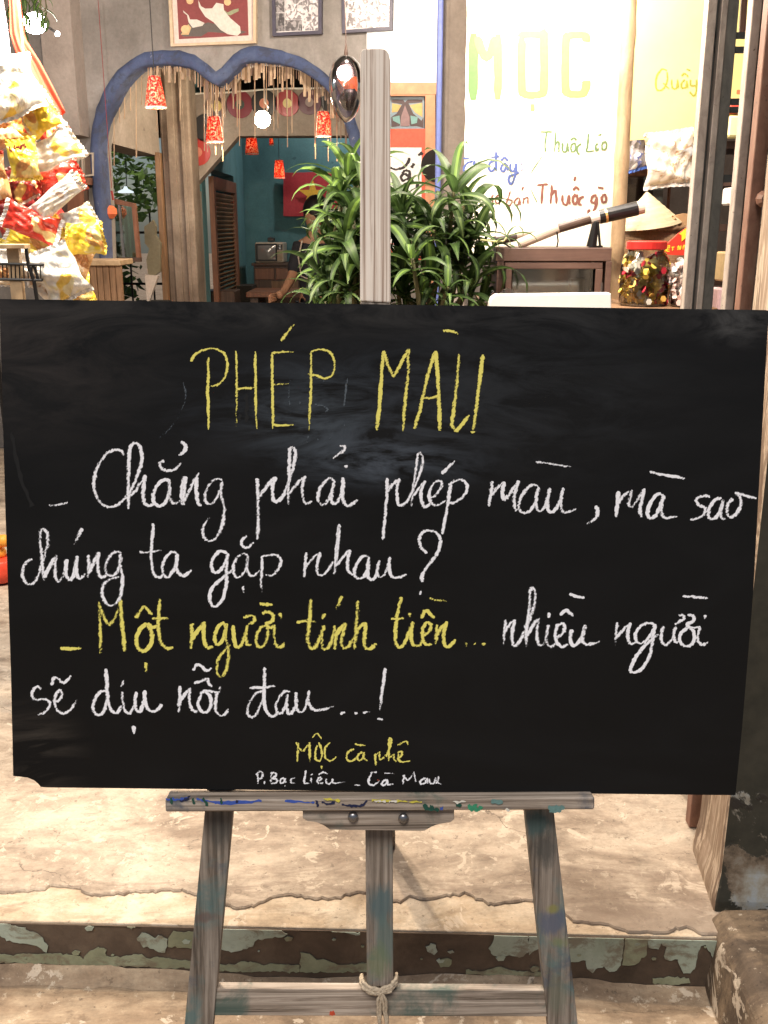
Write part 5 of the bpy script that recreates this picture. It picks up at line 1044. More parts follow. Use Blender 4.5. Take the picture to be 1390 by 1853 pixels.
# ------------------------------------------------------------------ pillow bags
def bag_mat(name, a, b, sc=14, th=.5, third=None, spec=.6):
    m, N, L, P = newmat(name); v = coords(N, L); n = noise(N, L, v, sc, 3, .55, 1.2)
    c = ramp(N, L, n, [(th - .012, a), (th + .012, b)])
    if third:
        n2 = noise(N, L, v, sc * 1.1 + 1, 1, .4, .5); c = mixc(N, L, ramp(N, L, n2, [(.63, 0.0), (.645, 1.0)]), c, third)
    L.new(c, P.inputs['Base Color']); P.inputs['Roughness'].default_value = .28; P.inputs['Specular IOR Level'].default_value = spec
    n3 = noise(N, L, v, 17, 2, .5, 1.6); bump(N, L, n3, P, .55, .02); return m
def pillow(t, w, h, th, mats, seed=0, open_end=False):
    """crinkled pillow pack w x h lying in XZ, local coordinates, flat crimped seals at both ends"""
    r = random.Random(seed); nu, nv = 20, 22; ph = [r.uniform(0, 6.28) for _ in range(8)]; V = {}
    m = MB(); grid = []
    for s in (1, -1):
        G_ = []
        for j in range(nv + 1):
            row = []
            vv = j / nv * 2 - 1
            for i in range(nu + 1):
                uu = i / nu * 2 - 1
                puf = max(0, (1 - abs(uu) ** 2.6)) ** .6 * max(0, 1 - abs(vv) ** 3.2) ** .55
                wr = .16 * math.sin(uu * 9 + ph[0] + 2.5 * math.sin(vv * 3 + ph[1])) * abs(vv) ** 1.4 + .09 * math.sin(vv * 11 + uu * 5 + ph[2]) + .07 * math.sin(uu * 14 - vv * 7 + ph[3])
                nar = 1 - .10 * (1 - abs(vv) ** 2) * abs(uu) + .04 * math.sin(vv * 5 + ph[4])
                x = uu * w / 2 * nar; z = vv * h / 2 * (1 - .03 * math.cos(uu * 3 + ph[5])); y = -s * th / 2 * puf * (1 + wr * 1.6) + .006 * math.sin(vv * 4 + uu * 2 + ph[6])
                row.append(Vector((x, y, z)))
            G_.append(row)
        grid.append(G_)
    for si, G_ in enumerate(grid):
        vs = [p for row in G_ for p in row]; n = nu + 1
        fs = [(j * n + i, j * n + i + 1, (j + 1) * n + i + 1, (j + 1) * n + i) if si == 0 else (j * n + i, (j + 1) * n + i, (j + 1) * n + i + 1, j * n + i + 1) for j in range(nv) for i in range(nu)]
        m.add(vs, fs, si)
    body = m.build('pouch', mats[:2], t, smooth=True)
    for e in (0, -1):
        top = grid[0][e]; sgn_ = -1 if e == 0 else 1; sm = MB(); vs = []
        for k, f in enumerate((0, .35, .7, 1.0)):
            for i, p in enumerate(top):
                vs.append(p + Vector((0, .0022 * math.sin(i * 1.9 + k) + .004 * math.sin(i * .5 + ph[7]) * f, sgn_ * h * .075 * f + (sgn_ * .002 * (i % 2) if k == 3 else 0))))
        n = nu + 1; sm.add(vs, [(k * n + i, k * n + i + 1, (k + 1) * n + i + 1, (k + 1) * n + i) for k in range(3) for i in range(nu)])
        sm.build('crimped_seal', mats[2], t)
    return body
def snack(px_, py_, wpx, hpx, rot, Y, mats, label, seed, yaw=0.0, tilt=0.0, group='snack packets hanging at the left', th=.42, name='snack_packet', cat='snack packet', parts=None):
    c = W(px_, py_, Y); s = (Y * 1.0) / 1800
    M = Matrix.Translation(c) @ Matrix.Rotation(math.radians(-rot), 4, 'Y') @ Matrix.Rotation(math.radians(yaw), 4, 'Z') @ Matrix.Rotation(math.radians(tilt), 4, 'X')
    t = local_thing(name, M, label, cat, group)
    pillow(t, wpx * s, hpx * s / 1.15, th * min(wpx, hpx) * s, mats, seed)
    return t
silver = flat('silver_film', (.55, .50, .46), .3, .3, var=.1); wht = (.80, .78, .73)
B_white = bag_mat('white_snack_film', wht, (.78, .70, .42), 9, .56, (.80, .55, .10)); B_yel = bag_mat('yellow_snack_film', (.82, .60, .05), (.85, .72, .30), 10, .55, (.55, .27, .08)); B_red = bag_mat('red_snack_film', (.55, .035, .02), (.72, .10, .04), 12, .58, (.85, .60, .25))
B_org = bag_mat('orange_snack_film', (.50, .22, .08), (.72, .42, .18), 12, .5, (.8, .62, .4)); B_mar = bag_mat('maroon_snack_film', (.22, .02, .02), (.50, .04, .03), 10, .55, (.75, .50, .15)); B_pale = bag_mat('pale_printed_film', (.76, .70, .62), (.80, .78, .74), 16, .5, (.55, .40, .30)); B_clear = bag_mat('cloudy_film', (.60, .52, .46), (.72, .64, .56), 14, .5)
s_w = flat('white_seal', (.78, .76, .72), .35, var=.08); s_y = flat('yellow_seal', (.80, .60, .10), .35, var=.08); s_r = flat('red_seal', (.55, .05, .03), .35)
s_p = flat('pink_seal', (.62, .48, .42), .4)
SN = [
 (28, 150, 112, 105, 20, 2.75, (B_white, B_white, s_w), 'largest white packet with yellow tips, top of the hanging snack packets', 11, 10, -12),
 (82, 195, 74, 66, -62, 2.78, (B_yel, B_white, s_w), 'pale yellow packet with a brown spot, second from the top right of the hanging packets', 12, -8, 5),
 (10, 225, 60, 70, 30, 2.84, (B_org, B_org, s_w), 'orange brown packet at the far left edge above the dark one', 13, 10, 0),
 (54, 278, 58, 74, 6, 2.72, (B_yel, B_yel, s_y), 'bright yellow crisp packet with a curly brown name on its band', 14, 0, -6),
 (112, 268, 66, 98, 122, 2.80, (B_white, B_white, s_w), 'white packet with its seal pointing right below the red cloth', 15, -10, 0),
 (2, 320, 34, 90, 8, 2.78, (B_org, B_mar, s_r), 'brown orange packet cut by the left edge of the picture', 16, 10, 0),
 (36, 335, 58, 66, 24, 2.82, (B_mar, B_mar, s_p), 'dark red packet with a gold round spot, under the bright yellow one', 17, 5, 4),
 (116, 330, 60, 90, 112, 2.74, (B_red, B_white, s_r), 'red packet with a chip picture pointing right at the middle of the stack', 18, -6, -8),
 (108, 358, 40, 110, 128, 2.70, (B_pale, B_pale, s_w), 'long pale see-through packet lying across the stack below the red one', 19, 0, 0),
 (150, 400, 52, 62, 112, 2.73, (B_white, B_white, s_w), 'small white packet sticking out furthest right above the yellow packets', 20, 0, 0),
 (62, 404, 54, 108, 68, 2.70, (B_red, B_red, s_w), 'red packet with a white tip pointing down left', 21, 6, 4),
 (58, 432, 36, 92, 70, 2.76, (B_yel, B_clear, s_w), 'thin yellow and cloudy packet just under the lower red packet', 22, 0, 0),
 (106, 430, 46, 74, 26, 2.74, (B_yel, B_yel, s_y), 'orange yellow packet hanging upright left of the brightest yellow one', 23, 0, 0),
 (160, 432, 60, 70, 92, 2.70, (B_yel, B_white, s_y), 'brightest yellow packet with a potato picture at the lower right of the stack', 24, 0, 0),
 (152, 476, 38, 60, -24, 2.76, (B_org, B_yel, s_y), 'yellow brown packet with a small yellow tail at the lower right', 25, 0, 0),
 (112, 496, 84, 104, 24, 2.66, (B_white, B_pale, s_w), 'big white packet at the bottom of the stack just above the chalkboard', 26, 6, 10),
 (40, 205, 56, 74, -24, 2.90, (B_yel, B_white, s_y), 'yellow packet tucked behind the largest white one', 28, 0, 0),
 (88, 232, 50, 74, 60, 2.90, (B_red, B_yel, s_r), 'red and yellow packet mostly hidden behind the pale yellow one', 29, 0, 0),
 (70, 318, 52, 72, -30, 2.92, (B_org, B_yel, s_y), 'orange packet behind the dark red and the middle red packets', 50, 0, 0),
 (92, 384, 52, 84, 40, 2.90, (B_mar, B_red, s_r), 'maroon packet deep in the stack behind the long see-through one', 51, 0, 0),
 (130, 452, 52, 76, -10, 2.90, (B_mar, B_org, s_y), 'dark packet behind the brightest yellow one', 52, 0, 0),
 (40, 462, 52, 76, 80, 2.90, (B_yel, B_org, s_y), 'yellow packet showing behind the wire rack', 53, 0, 0),
 (150, 515, 44, 66, 10, 2.88, (B_yel, B_yel, s_y), 'yellow packet lowest at the right, behind the big white bottom packet', 54, 0, 0),
 (20, 395, 48, 72, 20, 2.92, (B_mar, B_org, s_r), 'brown red packet at the left edge above the wire rack', 55, 0, 0),
 (74, 505, 44, 96, 46, 2.70, (B_pale, B_pale, s_p), 'pale pink printed packet beside the big white bottom packet', 27, 0, 0)]
for (a, b, w_, h_, ro, Y_, mt, lb, sd_, yw, tl) in SN:
    t = snack(a - (12 if sd_ < 16 else 5), b + (10 if sd_ < 16 else 0), w_ * .94, h_ * .94, ro, Y_, mt, lb, sd_, yw, tl)
    if sd_ == 14:
        def bagp(x, y, k): q = W(x - 12, y + 10, Y_ - .030); return t.matrix_world.inverted() @ Vector((q.x, q.y - k, q.z))
        m = MB(); strokes(m, [(0, 180, .14388, [[(205, 520), (215, 580)], [(215, 580), (240, 575)], [(275, 505), (262, 535), (280, 550), (295, 520)], [(295, 515), (305, 548)], [(318, 510), (325, 540), (345, 535), (352, 500)], [(352, 500), (355, 545), (335, 560)], [(400, 490), (375, 495), (380, 515), (405, 520), (395, 545), (372, 540)]])], bagp, 2.6, 3.2); m.build('printed_name', pmat('dark_red_print', (.22, .02, .02)), t)
m = MB(); P = [W(30, -40, 2.83), W(45, 120, 2.83), W(70, 300, 2.82), W(110, 430, 2.81), W(115, 500, 2.80)]; m.tube(P, .003, 6)
o = m.build('hanging_string', MAT['rope'], origin=P[0]); tag(o, 'string on which the snack packets hang at the left', 'string')
# the bags under the yellow board
t = snack(1212, 288, 88, 92, 6, 3.40, (bag_mat('clear_bag_of_nuts', (.80, .72, .60), (.55, .36, .22), 22, .55, (.8, .8, .78)), B_clear, s_w), 'plump clear plastic bag of pale dried snacks hanging under the yellow board', 31, group='bags hanging under the yellow board', th=.35, name='plastic_bag', cat='plastic bag')
t = snack(1150, 275, 44, 62, 12, 3.6, (bag_mat('blue_printed_film', (.30, .28, .30), (.10, .12, .30), 16, .56, (.7, .7, .72)), B_clear, flat('blue_seal', (.05, .12, .42), .4)), 'smaller blue and grey plastic bag hanging beside the bamboo pole', 32, group='bags hanging under the yellow board', th=.3, name='plastic_bag', cat='plastic bag')

# wire rack with packets at lower left
RYk = 2.6
rk = thing('wire_rack', W(35, 540, RYk), 'black wire rack holding snack packets at the lower left above the chalkboard', 'rack')
def rp(x, y, k=0.0): return W(x, y, RYk + k)
for (a, b) in (((-20, 477), (78, 479)), ((-20, 505), (76, 507))):
    m = MB(); m.tube([rp(*a), rp(*b)], .004, 6); m.tube([rp(*a, .22), rp(*b, .22)], .003, 6); m.tube([rp(*b), rp(*b, .22)], .003, 6); m.build('rail', MAT['black_wire'], rk)
for i in range(13):
    x = -18 + i * 7.6; m = MB(); m.tube([rp(x, 478), rp(x + 1, 507)], .0018, 5); m.build('wire', MAT['black_wire'], rk)
m = MB(); m.tube([rp(46, 442), rp(52, 480), rp(62, 510), rp(70, 560)], .005, 6); m.build('upright', MAT['black_wire'], rk)
m = MB(); m.tube([rp(60, 478), rp(70, 505)], .0035, 6); m.build('brace', MAT['black_wire'], rk)
zr = rp(0, 560).z; m = MB(); m.tube([rp(70, 560), Vector((rp(70, 560).x, RYk + .01, H0))], .006, 6); m.tube([rp(-20, 505), Vector((rp(-20, 505).x, RYk + .01, H0))], .006, 6); m.build('leg', MAT['black_wire'], rk)
for i, (a, b, w_, h_, ro, mt, lb) in enumerate(((18, 468, 70, 42, 4, (B_pale, B_pale, s_w), 'pale packet lying on top in the wire rack'), (14, 497, 62, 40, -8, (B_org, B_pale, s_w), 'pink and orange printed packet low in the wire rack'), (60, 492, 34, 48, 12, (B_pale, B_red, s_w), 'small pale packet at the right end of the wire rack'))):
    snack(a, b, w_, h_, ro, RYk + .08, mt, lb, 40 + i, group='packets in the wire rack')
m = MB(); a, b = W(-30, 449, 2.58), W(45, 443, 2.58); m.box((a.x, 2.58, b.z - .010), (b.x, 2.62, b.z + .002), 0, .002); m.box((a.x + .05, 2.6, H0), (a.x + .08, 2.62, b.z - .0105))
o = m.build('wooden_ledge', MAT['bamboo'], origin=a); tag(o, 'pale wooden ledge above the wire rack at the left edge', 'ledge')
# red cloth and pale cloth behind the packets
def cloth(name, px_pts, Y, mat, label, cat, amp=.02, seed=1, bow=0.0):
    """px_pts: left edge list and right edge list of equal length"""
    Lp, Rp = px_pts; n = 10; m = MB(); r = random.Random(seed); ph = r.uniform(0, 6); rings = []
    Ls, Rs = resamp(Lp, 24), resamp(Rp, 24); vs = []
    for j, (a, b) in enumerate(zip(Ls, Rs)):
        for i in range(n + 1):
            t = i / n; vs.append(W(a[0] + (b[0] - a[0]) * t, a[1] + (b[1] - a[1]) * t, Y + amp * math.sin(t * 7 + j * .12 + ph) + amp * .5 * math.sin(t * 15 - j * .2)))
    for j in range(23):
        for i in range(n): m.f.append([j * (n + 1) + i, j * (n + 1) + i + 1, (j + 1) * (n + 1) + i + 1, (j + 1) * (n + 1) + i]); m.m.append(0)
    m.v = vs; o = m.build(name, mat, origin=vs[0], smooth=True); s = o.modifiers.new('solid', 'SOLIDIFY'); s.thickness = .0015
    tag(o, label, cat); return o
cloth('red_cloth', ([(16, -20), (18, 60), (30, 100), (60, 180), (100, 222)], [(34, -20), (46, 70), (72, 110), (98, 160), (119, 203)]), 3.1, flat('orange_red_cloth', (.66, .10, .055), .8, var=.15, scale=12), 'long orange red cloth hanging behind the snack packets', 'cloth')
cloth('pale_cloth', ([(-60, -20), (-60, 60), (-50, 110)], [(2, -20), (14, 50), (20, 104)]), 3.05, flat('pale_lilac_cloth', (.66, .64, .72), .8, scale=10), 'pale lilac cloth hanging at the top left corner', 'cloth')

# ------------------------------------------------------------------ pictures on the arch wall
def wl(x, y, k=0.0): return AW(x, y, k)
def frame(name, pts, wpx, mat, label, cat, art):
    t = thing(name, wl(*pts[0], .02), label, cat, None)
    cx = sum(p[0] for p in pts) / 4; cy = sum(p[1] for p in pts) / 4
    def ins(p, d): 
        v = (cx - p[0], cy - p[1]); return (p[0] + math.copysign(d, v[0]), p[1] + math.copysign(d, v[1]))
    inn_ = [ins(p, wpx) for p in pts]
    for i in range(4):
        j = (i + 1) % 4; m = MB(); m.prism([wl(*pts[i], .035), wl(*pts[j], .035), wl(*inn_[j], .035), wl(*inn_[i], .035)], -AN * .03); m.build('frame_side', mat, t)
    art(t, inn_); return t
def art_birds(t, q):
    m = MB(); m.prism([wl(*p, .022) for p in q], -AN * .012); m.build('mount', pmat('pink_mount', (.62, .50, .45)), t)
    q2 = [(319, -30), (447, -30), (450, 64), (324, 71)]
    m = MB(); m.prism([wl(*p, .0225) for p in q2], AN * .001); m.build('picture_ground', pmat('maroon_lacquer', (.20, .045, .045)), t)
    def pc(L_, col, nm, k):
        m = MB(); m.prism([wl(150 + a * s2, b * s2, .024 + k) for a, b in L_], AN * .0006); m.build('painted_shape', pmat(nm, col), t)
    pc([(760, 170), (800, 165), (850, 180), (900, 160), (1180, 230), (1130, 245), (900, 230), (850, 262), (720, 262), (700, 240)], (.10, .085, .075), 'dark_bough', 0)
    pc([(705, 250), (735, 190), (760, 175), (780, 200), (760, 250)], (.52, .36, .18), 'ochre_rock', .0006)
    pc([(720, 75), (760, 110), (770, 140), (820, 140), (875, 165), (860, 185), (790, 200), (760, 160), (750, 110), (725, 90)], (.58, .54, .48), 'pale_bird', .0012)
    pc([(830, 0), (850, 45), (880, 62), (930, 60), (960, 20), (1010, 30), (1015, 75), (1060, 130), (1130, 190), (1135, 235), (1110, 258), (1040, 245), (990, 215), (940, 160), (880, 120), (860, 90), (835, 50)], (.62, .57, .50), 'pale_bird', .0016)
    pc([(1000, 60), (1040, 90), (1080, 70), (1120, 60), (1120, 80), (1060, 110), (1010, 100)], (.25, .27, .16), 'leafy_green', .0010)
    for (x, y, rr_) in ((770, 5, 26), (1040, 15, 26), (735, 210, 30)):
        pc([(x + rr_ * math.cos(i * .628), y + rr_ * math.sin(i * .628)) for i in range(10)], (.66, .42, .22), 'orange_disc', .0022 + x * 1e-6)
M_gold = flat('pale_gilt_frame', (.52, .40, .27), .45)
fr = frame('bird_picture', [(303, -40), (463, -40), (463, 78), (309, 84)], 5, M_gold, 'framed maroon picture of white long tailed birds above the left of the arch', 'picture', art_birds)
def art_collage(cols):
    def f(t, q):
        m = MB(); m.prism([wl(*p, .022) for p in q], -AN * .01); m.build('mount', pmat('photo_mount', (.55, .52, .52)), t)
        for i, (a, b, c, d, g_) in enumerate(cols):
            m = MB(); m.prism([wl(330 + x * s2, y * s2, .0225) for x, y in ((a, b), (c, b), (c, d), (a, d))], AN * .001)
            M_ = bag_mat('grey_photo_%d' % (i + int(q[0][0])), (g_ * .35, g_ * .32, g_ * .33), (g_, g_ * .93, g_ * .94), 26, .5); m.build('photo', M_, t)
    return f
M_fb = flat('dark_blue_frame', (.055, .05, .075), .5)
frame('photo_collage', [(491, -40), (582, -40), (582, 61), (493, 65)], 6, M_fb, 'dark framed collage of black and white photographs above the right lobe of the arch', 'picture', art_collage([(660, -60, 735, 90, .3), (740, -60, 865, 60, .5), (740, 62, 865, 142, .6), (740, 145, 862, 222, .3), (868, -60, 975, 120, .5), (868, 122, 975, 218, .55), (665, 95, 735, 225, .2)]))
frame('photo_collage', [(617, -40), (712, -40), (710, 54), (619, 60)], 6, M_fb, 'second dark framed photo collage partly behind the top of the easel post', 'picture', art_collage([(1160, -60, 1250, 70, .6), (1255, -60, 1500, 110, .75), (1160, 75, 1245, 200, .55), (1250, 115, 1500, 200, .8)]))
frame('small_picture', [(147, 277), (169, 276), (170, 318), (148, 320)], 3, flat('pale_thin_frame', (.45, .38, .30), .5), 'small pale framed picture left of the arch, half behind the snack packets', 'picture', lambda t, q: MB().prism([wl(*p, .012) for p in q], -AN * .005).build('print', pmat('brown_print', (.12, .08, .06)), t))
frame('small_picture', [(122, 286), (143, 285), (143, 318), (122, 320)], 3, flat('pale_thin_frame2', (.40, .34, .27), .5), 'second small framed picture just behind the white snack packet', 'picture', lambda t, q: MB().prism([wl(*p, .012) for p in q], -AN * .005).build('print', pmat('brown_print', (.12, .08, .06)), t))
# cupboard against the arch wall at left
wc = thing('wall_cupboard', wl(150, 460, .2), 'dark red wooden cupboard against the arch wall behind the snack packets', 'cupboard')
m = MB(); q = [wl(118, 336, .05), wl(160, 336, .05), wl(168, 560, .05), wl(118, 560, .05)]; m.prism(q, AN * .14); m.build('case', MAT['dark_wood'], wc)
m = MB(); q = [wl(114, 322, .04), wl(168, 322, .04), wl(168, 335, .04), wl(114, 335, .04)]; m.prism(q, AN * .17); m.build('cornice', MAT['red_wood'], wc)
m = MB(); q = [wl(124, 344, .195), wl(152, 344, .195), wl(156, 520, .195), wl(124, 520, .195)]; m.prism(q, AN * .012); m.build('door', MAT['red_wood'], wc)

# panel, poster and whitened wall patch right of the easel post (on the arch wall)
m = MB(); m.prism([wl(664, -60, .012), wl(792, -60, .012), wl(792, 150, .012), wl(664, 150, .012)], -AN * .01); o = m.build('whitened_wall_patch', flat('washed_out_wall_white', (.78, .82, .85), .6, var=.03), origin=wl(700, 150)); tag(o, 'pale blue white wall patch with lamp glare painted in, between the easel post and the blue pipe', 'board')  # stretch of wall washed out by lamplight, painted white
dp = thing('carved_panel', wl(740, 345), 'orange timber frame round a panel of blue, yellow and brown scrolls', 'panel')
org = flat('orange_timber', (.62, .30, .16), .5, var=.15)
for (a, b, c, d) in ((664, 151, 794, 172), (771, 172.5, 789, 620), (664, 172.5, 771, 174.5), (664, 620, 789, 640)):
    m = MB(); m.prism([wl(a, b, .02), wl(c, b, .02), wl(c, d, .02), wl(a, d, .02)], AN * .03); m.build('frame_bar', org, dp)
m = MB(); m.prism([wl(664, 175, .012), wl(768, 175, .012), wl(768, 233, .012), wl(664, 233, .012)], AN * .006); m.build('panel_ground', pmat('grey_blue_ground', (.26, .34, .40)), dp)
def c7(L_): return [(680 + a * .33094, b * .33094) for a, b in L_]
r7 = 0
for col, nm, L_ in (((.10, .07, .07), 'brown_scroll', [(85, 545), (150, 545), (160, 560), (175, 545), (255, 545), (255, 560), (180, 565), (205, 620), (250, 660), (262, 640), (262, 700), (225, 690), (190, 690), (160, 620), (130, 690), (85, 695), (85, 640), (115, 620), (145, 570), (85, 560)]),
                    ((.66, .44, .16), 'yellow_scroll', [(90, 565), (140, 575), (120, 610), (88, 615)]), ((.66, .44, .16), 'yellow_scroll', [(185, 575), (255, 562), (255, 640), (215, 615)]), ((.20, .38, .36), 'teal_scroll', [(92, 640), (130, 632), (135, 680), (95, 660)]), ((.20, .38, .36), 'teal_scroll', [(190, 632), (230, 640), (225, 672), (195, 680)]), ((.28, .18, .18), 'plum_scroll', [(160, 575), (185, 640), (185, 690), (135, 690), (138, 640)])):
    r7 += 1; m = MB(); m.prism([wl(*p, .0182 + .0008 * r7) for p in c7(L_)], AN * .0005); m.build('scroll', pmat(nm, col), dp)
ps = thing('calligraphy_poster', wl(740, 400, .02), 'red bordered white poster with black brush calligraphy behind the right plant', 'poster')
m = MB(); m.prism([wl(664, 234, .02), wl(769.5, 233, .02), wl(769.5, 470, .02), wl(664, 470, .02)], AN * .004); m.build('border', pmat('poster_red', (.72, .12, .07)), ps)
m = MB(); m.prism([wl(664, 267, .025), wl(763, 267, .025), wl(763, 440, .025), wl(664, 440, .025)], AN * .001); m.build('sheet', pmat('poster_white', (.85, .84, .82)), ps)
def pw(x, y, k): return wl(x, y, .0265 + k)
m = MB(); strokes(m, [(680, 220, .20144, [[(120, 410), (180, 430), (240, 415), (290, 370), (300, 325)], [(300, 500), (260, 470), (225, 500), (250, 530), (300, 500), (300, 450), (260, 440), (240, 470)], [(300, 500), (330, 540), (250, 560)], [(345, 375), (320, 415)], [(380, 300), (410, 290), (405, 270)], [(60, 430), (120, 410)], [(380, 540), (370, 600)]])], pw, 3.5, 5.5, k0=.0003, lift=.00001); m.build('brush_mark', pmat('ink', (.03, .022, .022)), ps)
m = MB(); c = wl(790, 300, .06); m.lathe([(.0, 0), (.085, .004), (.085, .012), (0, .014)], c, 24, M=Matrix.Rotation(math.radians(90), 3, 'X')); o = m.build('round_plaque', MAT['dark'], origin=c); tag(o, 'dark round plaque half behind the blue pipe', 'plaque')
# ------------------------------------------------------------------ vinyl records on the record wall
def record(x, y, rpx, cdisc, clab, label, rl=.36):
    c = W(x, y, RYW - .008); R = rpx * c.y / 1800 * 1.0
    t = thing('vinyl_record', c, label, 'record', 'records on the wall')
    Mx = Matrix.Rotation(math.radians(90), 3, 'X')
    m = MB(); m.lathe([(R * rl * .2, 0), (R, 0), (R, .003), (R * .98, .004), (R * rl * .2, .004)], c, 36, M=Mx); m.build('disc', vin(cdisc), t)
    m = MB(); m.lathe([(.004, .0042), (R * rl, .0042), (R * rl, .0052), (.004, .0052)], c, 24, M=Mx); m.build('paper_label', pmat('record_label_%.2f_%.2f' % clab[:2], clab), t)
VC = {}
def vin(c):
    if c not in VC:
        m, N, L, P = newmat('vinyl_%d' % len(VC)); P.inputs['Base Color'].default_value = (*c, 1); P.inputs['Roughness'].default_value = .3
        VC[c] = m
    return VC[c]
BLK, RED, MAR = (.012, .012, .014), (.42, .035, .028), (.20, .02, .035)
record(358, 275, 22, RED, (.55, .20, .14), 'bright red vinyl record lowest on the wall next to the diagonal opening')
record(374, 232, 23, BLK, (.02, .02, .02), 'black vinyl record half behind the large red and white lamp shade', .3)
record(392, 192, 18, (.07, .03, .02), (.60, .45, .18), 'dark record with a cream yellow label, left end of the record row', .5)
record(434, 189, 22, MAR, (.06, .08, .07), 'maroon record with a dark label, second in the record row')
record(478, 187, 22, BLK, (.62, .25, .17), 'black record with a salmon label above the bright bulb')
record(520, 187, 21, (.33, .03, .04), (.70, .60, .30), 'deep red record with a pale yellow label right of the bulb')
record(560, 185, 20, (.10, .03, .05), (.35, .28, .28), 'dark plum record behind the bamboo strips, second from the right')
record(603, 183, 21, BLK, (.05, .03, .05), 'black record at the right end of the record row')
# ------------------------------------------------------------------ bamboo strip curtain in the arch
bc = thing('bamboo_curtain', AW(430, 130, .0), 'curtain of thin bamboo strips hanging along the top of the blue arch', 'curtain')
def top_y(x):
    best = None
    for a, b in zip(inner[:-1], inner[1:]):
        if (a[0] - x) * (b[0] - x) <= 0 and a[0] != b[0]:
            y = a[1] + (b[1] - a[1]) * (x - a[0]) / (b[0] - a[0])
            best = y if best is None else min(best, y)
    return best or 150
M_st = wood('split_bamboo', [(.3, (.30, .19, .11)), (.7, (.60, .43, .28))], (40, 40, 5), .6, bmp=.1)
M_st2 = wood('dark_split_bamboo', [(.3, (.14, .085, .055)), (.7, (.30, .19, .13))], (40, 40, 5), .6, bmp=.1)
r = random.Random(21); off = .05
def strip(x, y0, y1, w, k, mat):
    P0, P1 = AW(x, y0, k), AW(x + (y1 - y0) * .004, y1, k); hw = w * .5 * P0.y / 1800
    ex = Vector((1, -AK, 0)).normalized() * hw; ey = -AN * min(hw, .003)
    m = MB(); m.hexa([P1 - ex, P1 + ex, P1 + ex + ey, P1 - ex + ey, P0 - ex, P0 + ex, P0 + ex + ey, P0 - ex + ey]); m.build('bamboo_strip', mat, bc)
x = 268.0
while x < 628:
    t = top_y(x) - 4
    w = r.choice((1.4, 1.8, 2.4, 3.4, 5.0)); base = 34 if x < 340 else (40 if x < 400 else (44 if x < 470 else 50))
    strip(x, t, t + r.uniform(.45, 1.1) * base, w, -r.uniform(.02, .07), M_st if r.random() < .72 else M_st2)
    x += w * .5 + r.uniform(1.8, 4.2)
for i in range(34):
    x = r.choice((r.uniform(300, 420), r.uniform(370, 620), r.uniform(380, 610))); t = top_y(x) - 4
    L_ = r.uniform(60, 150) if x < 440 else r.uniform(90, 175)
    strip(x, t, min(t + L_, 292), r.uniform(1.1, 1.8), -r.uniform(.08, .13), M_st)
for (x, y1) in ((194, 330), (206, 300), (246, 285), (283, 238), (225, 215), (236, 200), (256, 190), (216, 222)):
    strip(x, top_y(x) - 2, y1, 1.8, -.1, M_st)
# ------------------------------------------------------------------ flowered cup lamp shades
def shade_mat(name, br):
    m, N, L, P = newmat(name); v = coords(N, L); n = noise(N, L, v, 42, 3, .6, 2.0)
    c = ramp(N, L, n, [(.36, (.12, .01, .01)), (.42, (.65, .03, .03)), (.50, (.75, .06, .05)), (.54, (.85, .62, .30)), (.60, (.88, .84, .76))])
    L.new(c, P.inputs['Base Color']); P.inputs['Roughness'].default_value = .5
    tr = N.new('ShaderNodeBsdfTranslucent'); L.new(c, tr.inputs[0]); mx = N.new('ShaderNodeMixShader'); mx.inputs[0].default_value = .6
    L.new(P.outputs[0], mx.inputs[1]); L.new(tr.outputs[0], mx.inputs[2]); L.new(mx.outputs[0], N['Material Output'].inputs[0]); return m
MAT['shade'] = shade_mat('red_flowered_shade', 1)
MAT['small_bulb'] = emit('small_lit_bulb', (1, .80, .55), 18)
def shade(x, y0, y1, wt, wb, Y, label, pw=3.0):
    A_, B_ = W(x, y0, Y), W(x, y1, Y); s = Y / 1800
    t = thing('lamp_shade', A_, label, 'pendant lamp', 'flowered pendant lamps in the arch')
    m = MB(); m.lathe([(wb / 2 * s, B_.z - A_.z), (wt / 2 * s, 0), (wt / 2 * s * .2, .002)], A_, 24, caps=False); o = m.build('shade', MAT['shade'], t, smooth=False); 
    so = o.modifiers.new('s', 'SOLIDIFY'); so.thickness = .002
    m = MB(); m.lathe([(wb / 2 * s * 1.01, B_.z - A_.z - .002), (wb / 2 * s * 1.01, B_.z - A_.z + .004)], A_, 24, caps=False); m.build('rim', MAT['white'], t)
    m = MB(); m.tube([A_ + Vector((0, 0, .0)), Vector((A_.x, A_.y, 3.29))], .0025, 5); m.build('cord', MAT['black'], t)
    h = A_.z - B_.z
    m = MB(); m.sphere(A_ - Vector((0, 0, h * .45)), wt * .28 * s, 10, 8); m.build('bulb', MAT['small_bulb'], t, smooth=True)
    if pw: lamp('lamp_light', A_ - Vector((0, 0, h * .72)), pw, (1, .72, .45), .012)
shade(279, 138, 195, 20, 36, 5.66, 'flowered red pendant lamp hanging in the left lobe of the arch', 9)
shade(387, 211, 257, 20, 31, 6.0, 'flowered pendant lamp glowing white beside the red and black records', 16)
shade(585, 202, 247, 20, 27, 5.9, 'flowered red pendant lamp at the right, just above the leaves', 9)
shade(455, 248, 279, 17, 23, 8.2, 'dim red pendant lamp in the back room under the bright bulb', 0)
shade(505, 290, 322, 14, 19, 8.6, 'lowest small red pendant lamp, next to the flag', 6)
shade(491, 250, 263, 6, 8, 8.0, 'tiny red pendant right of the dim lamp', 0)
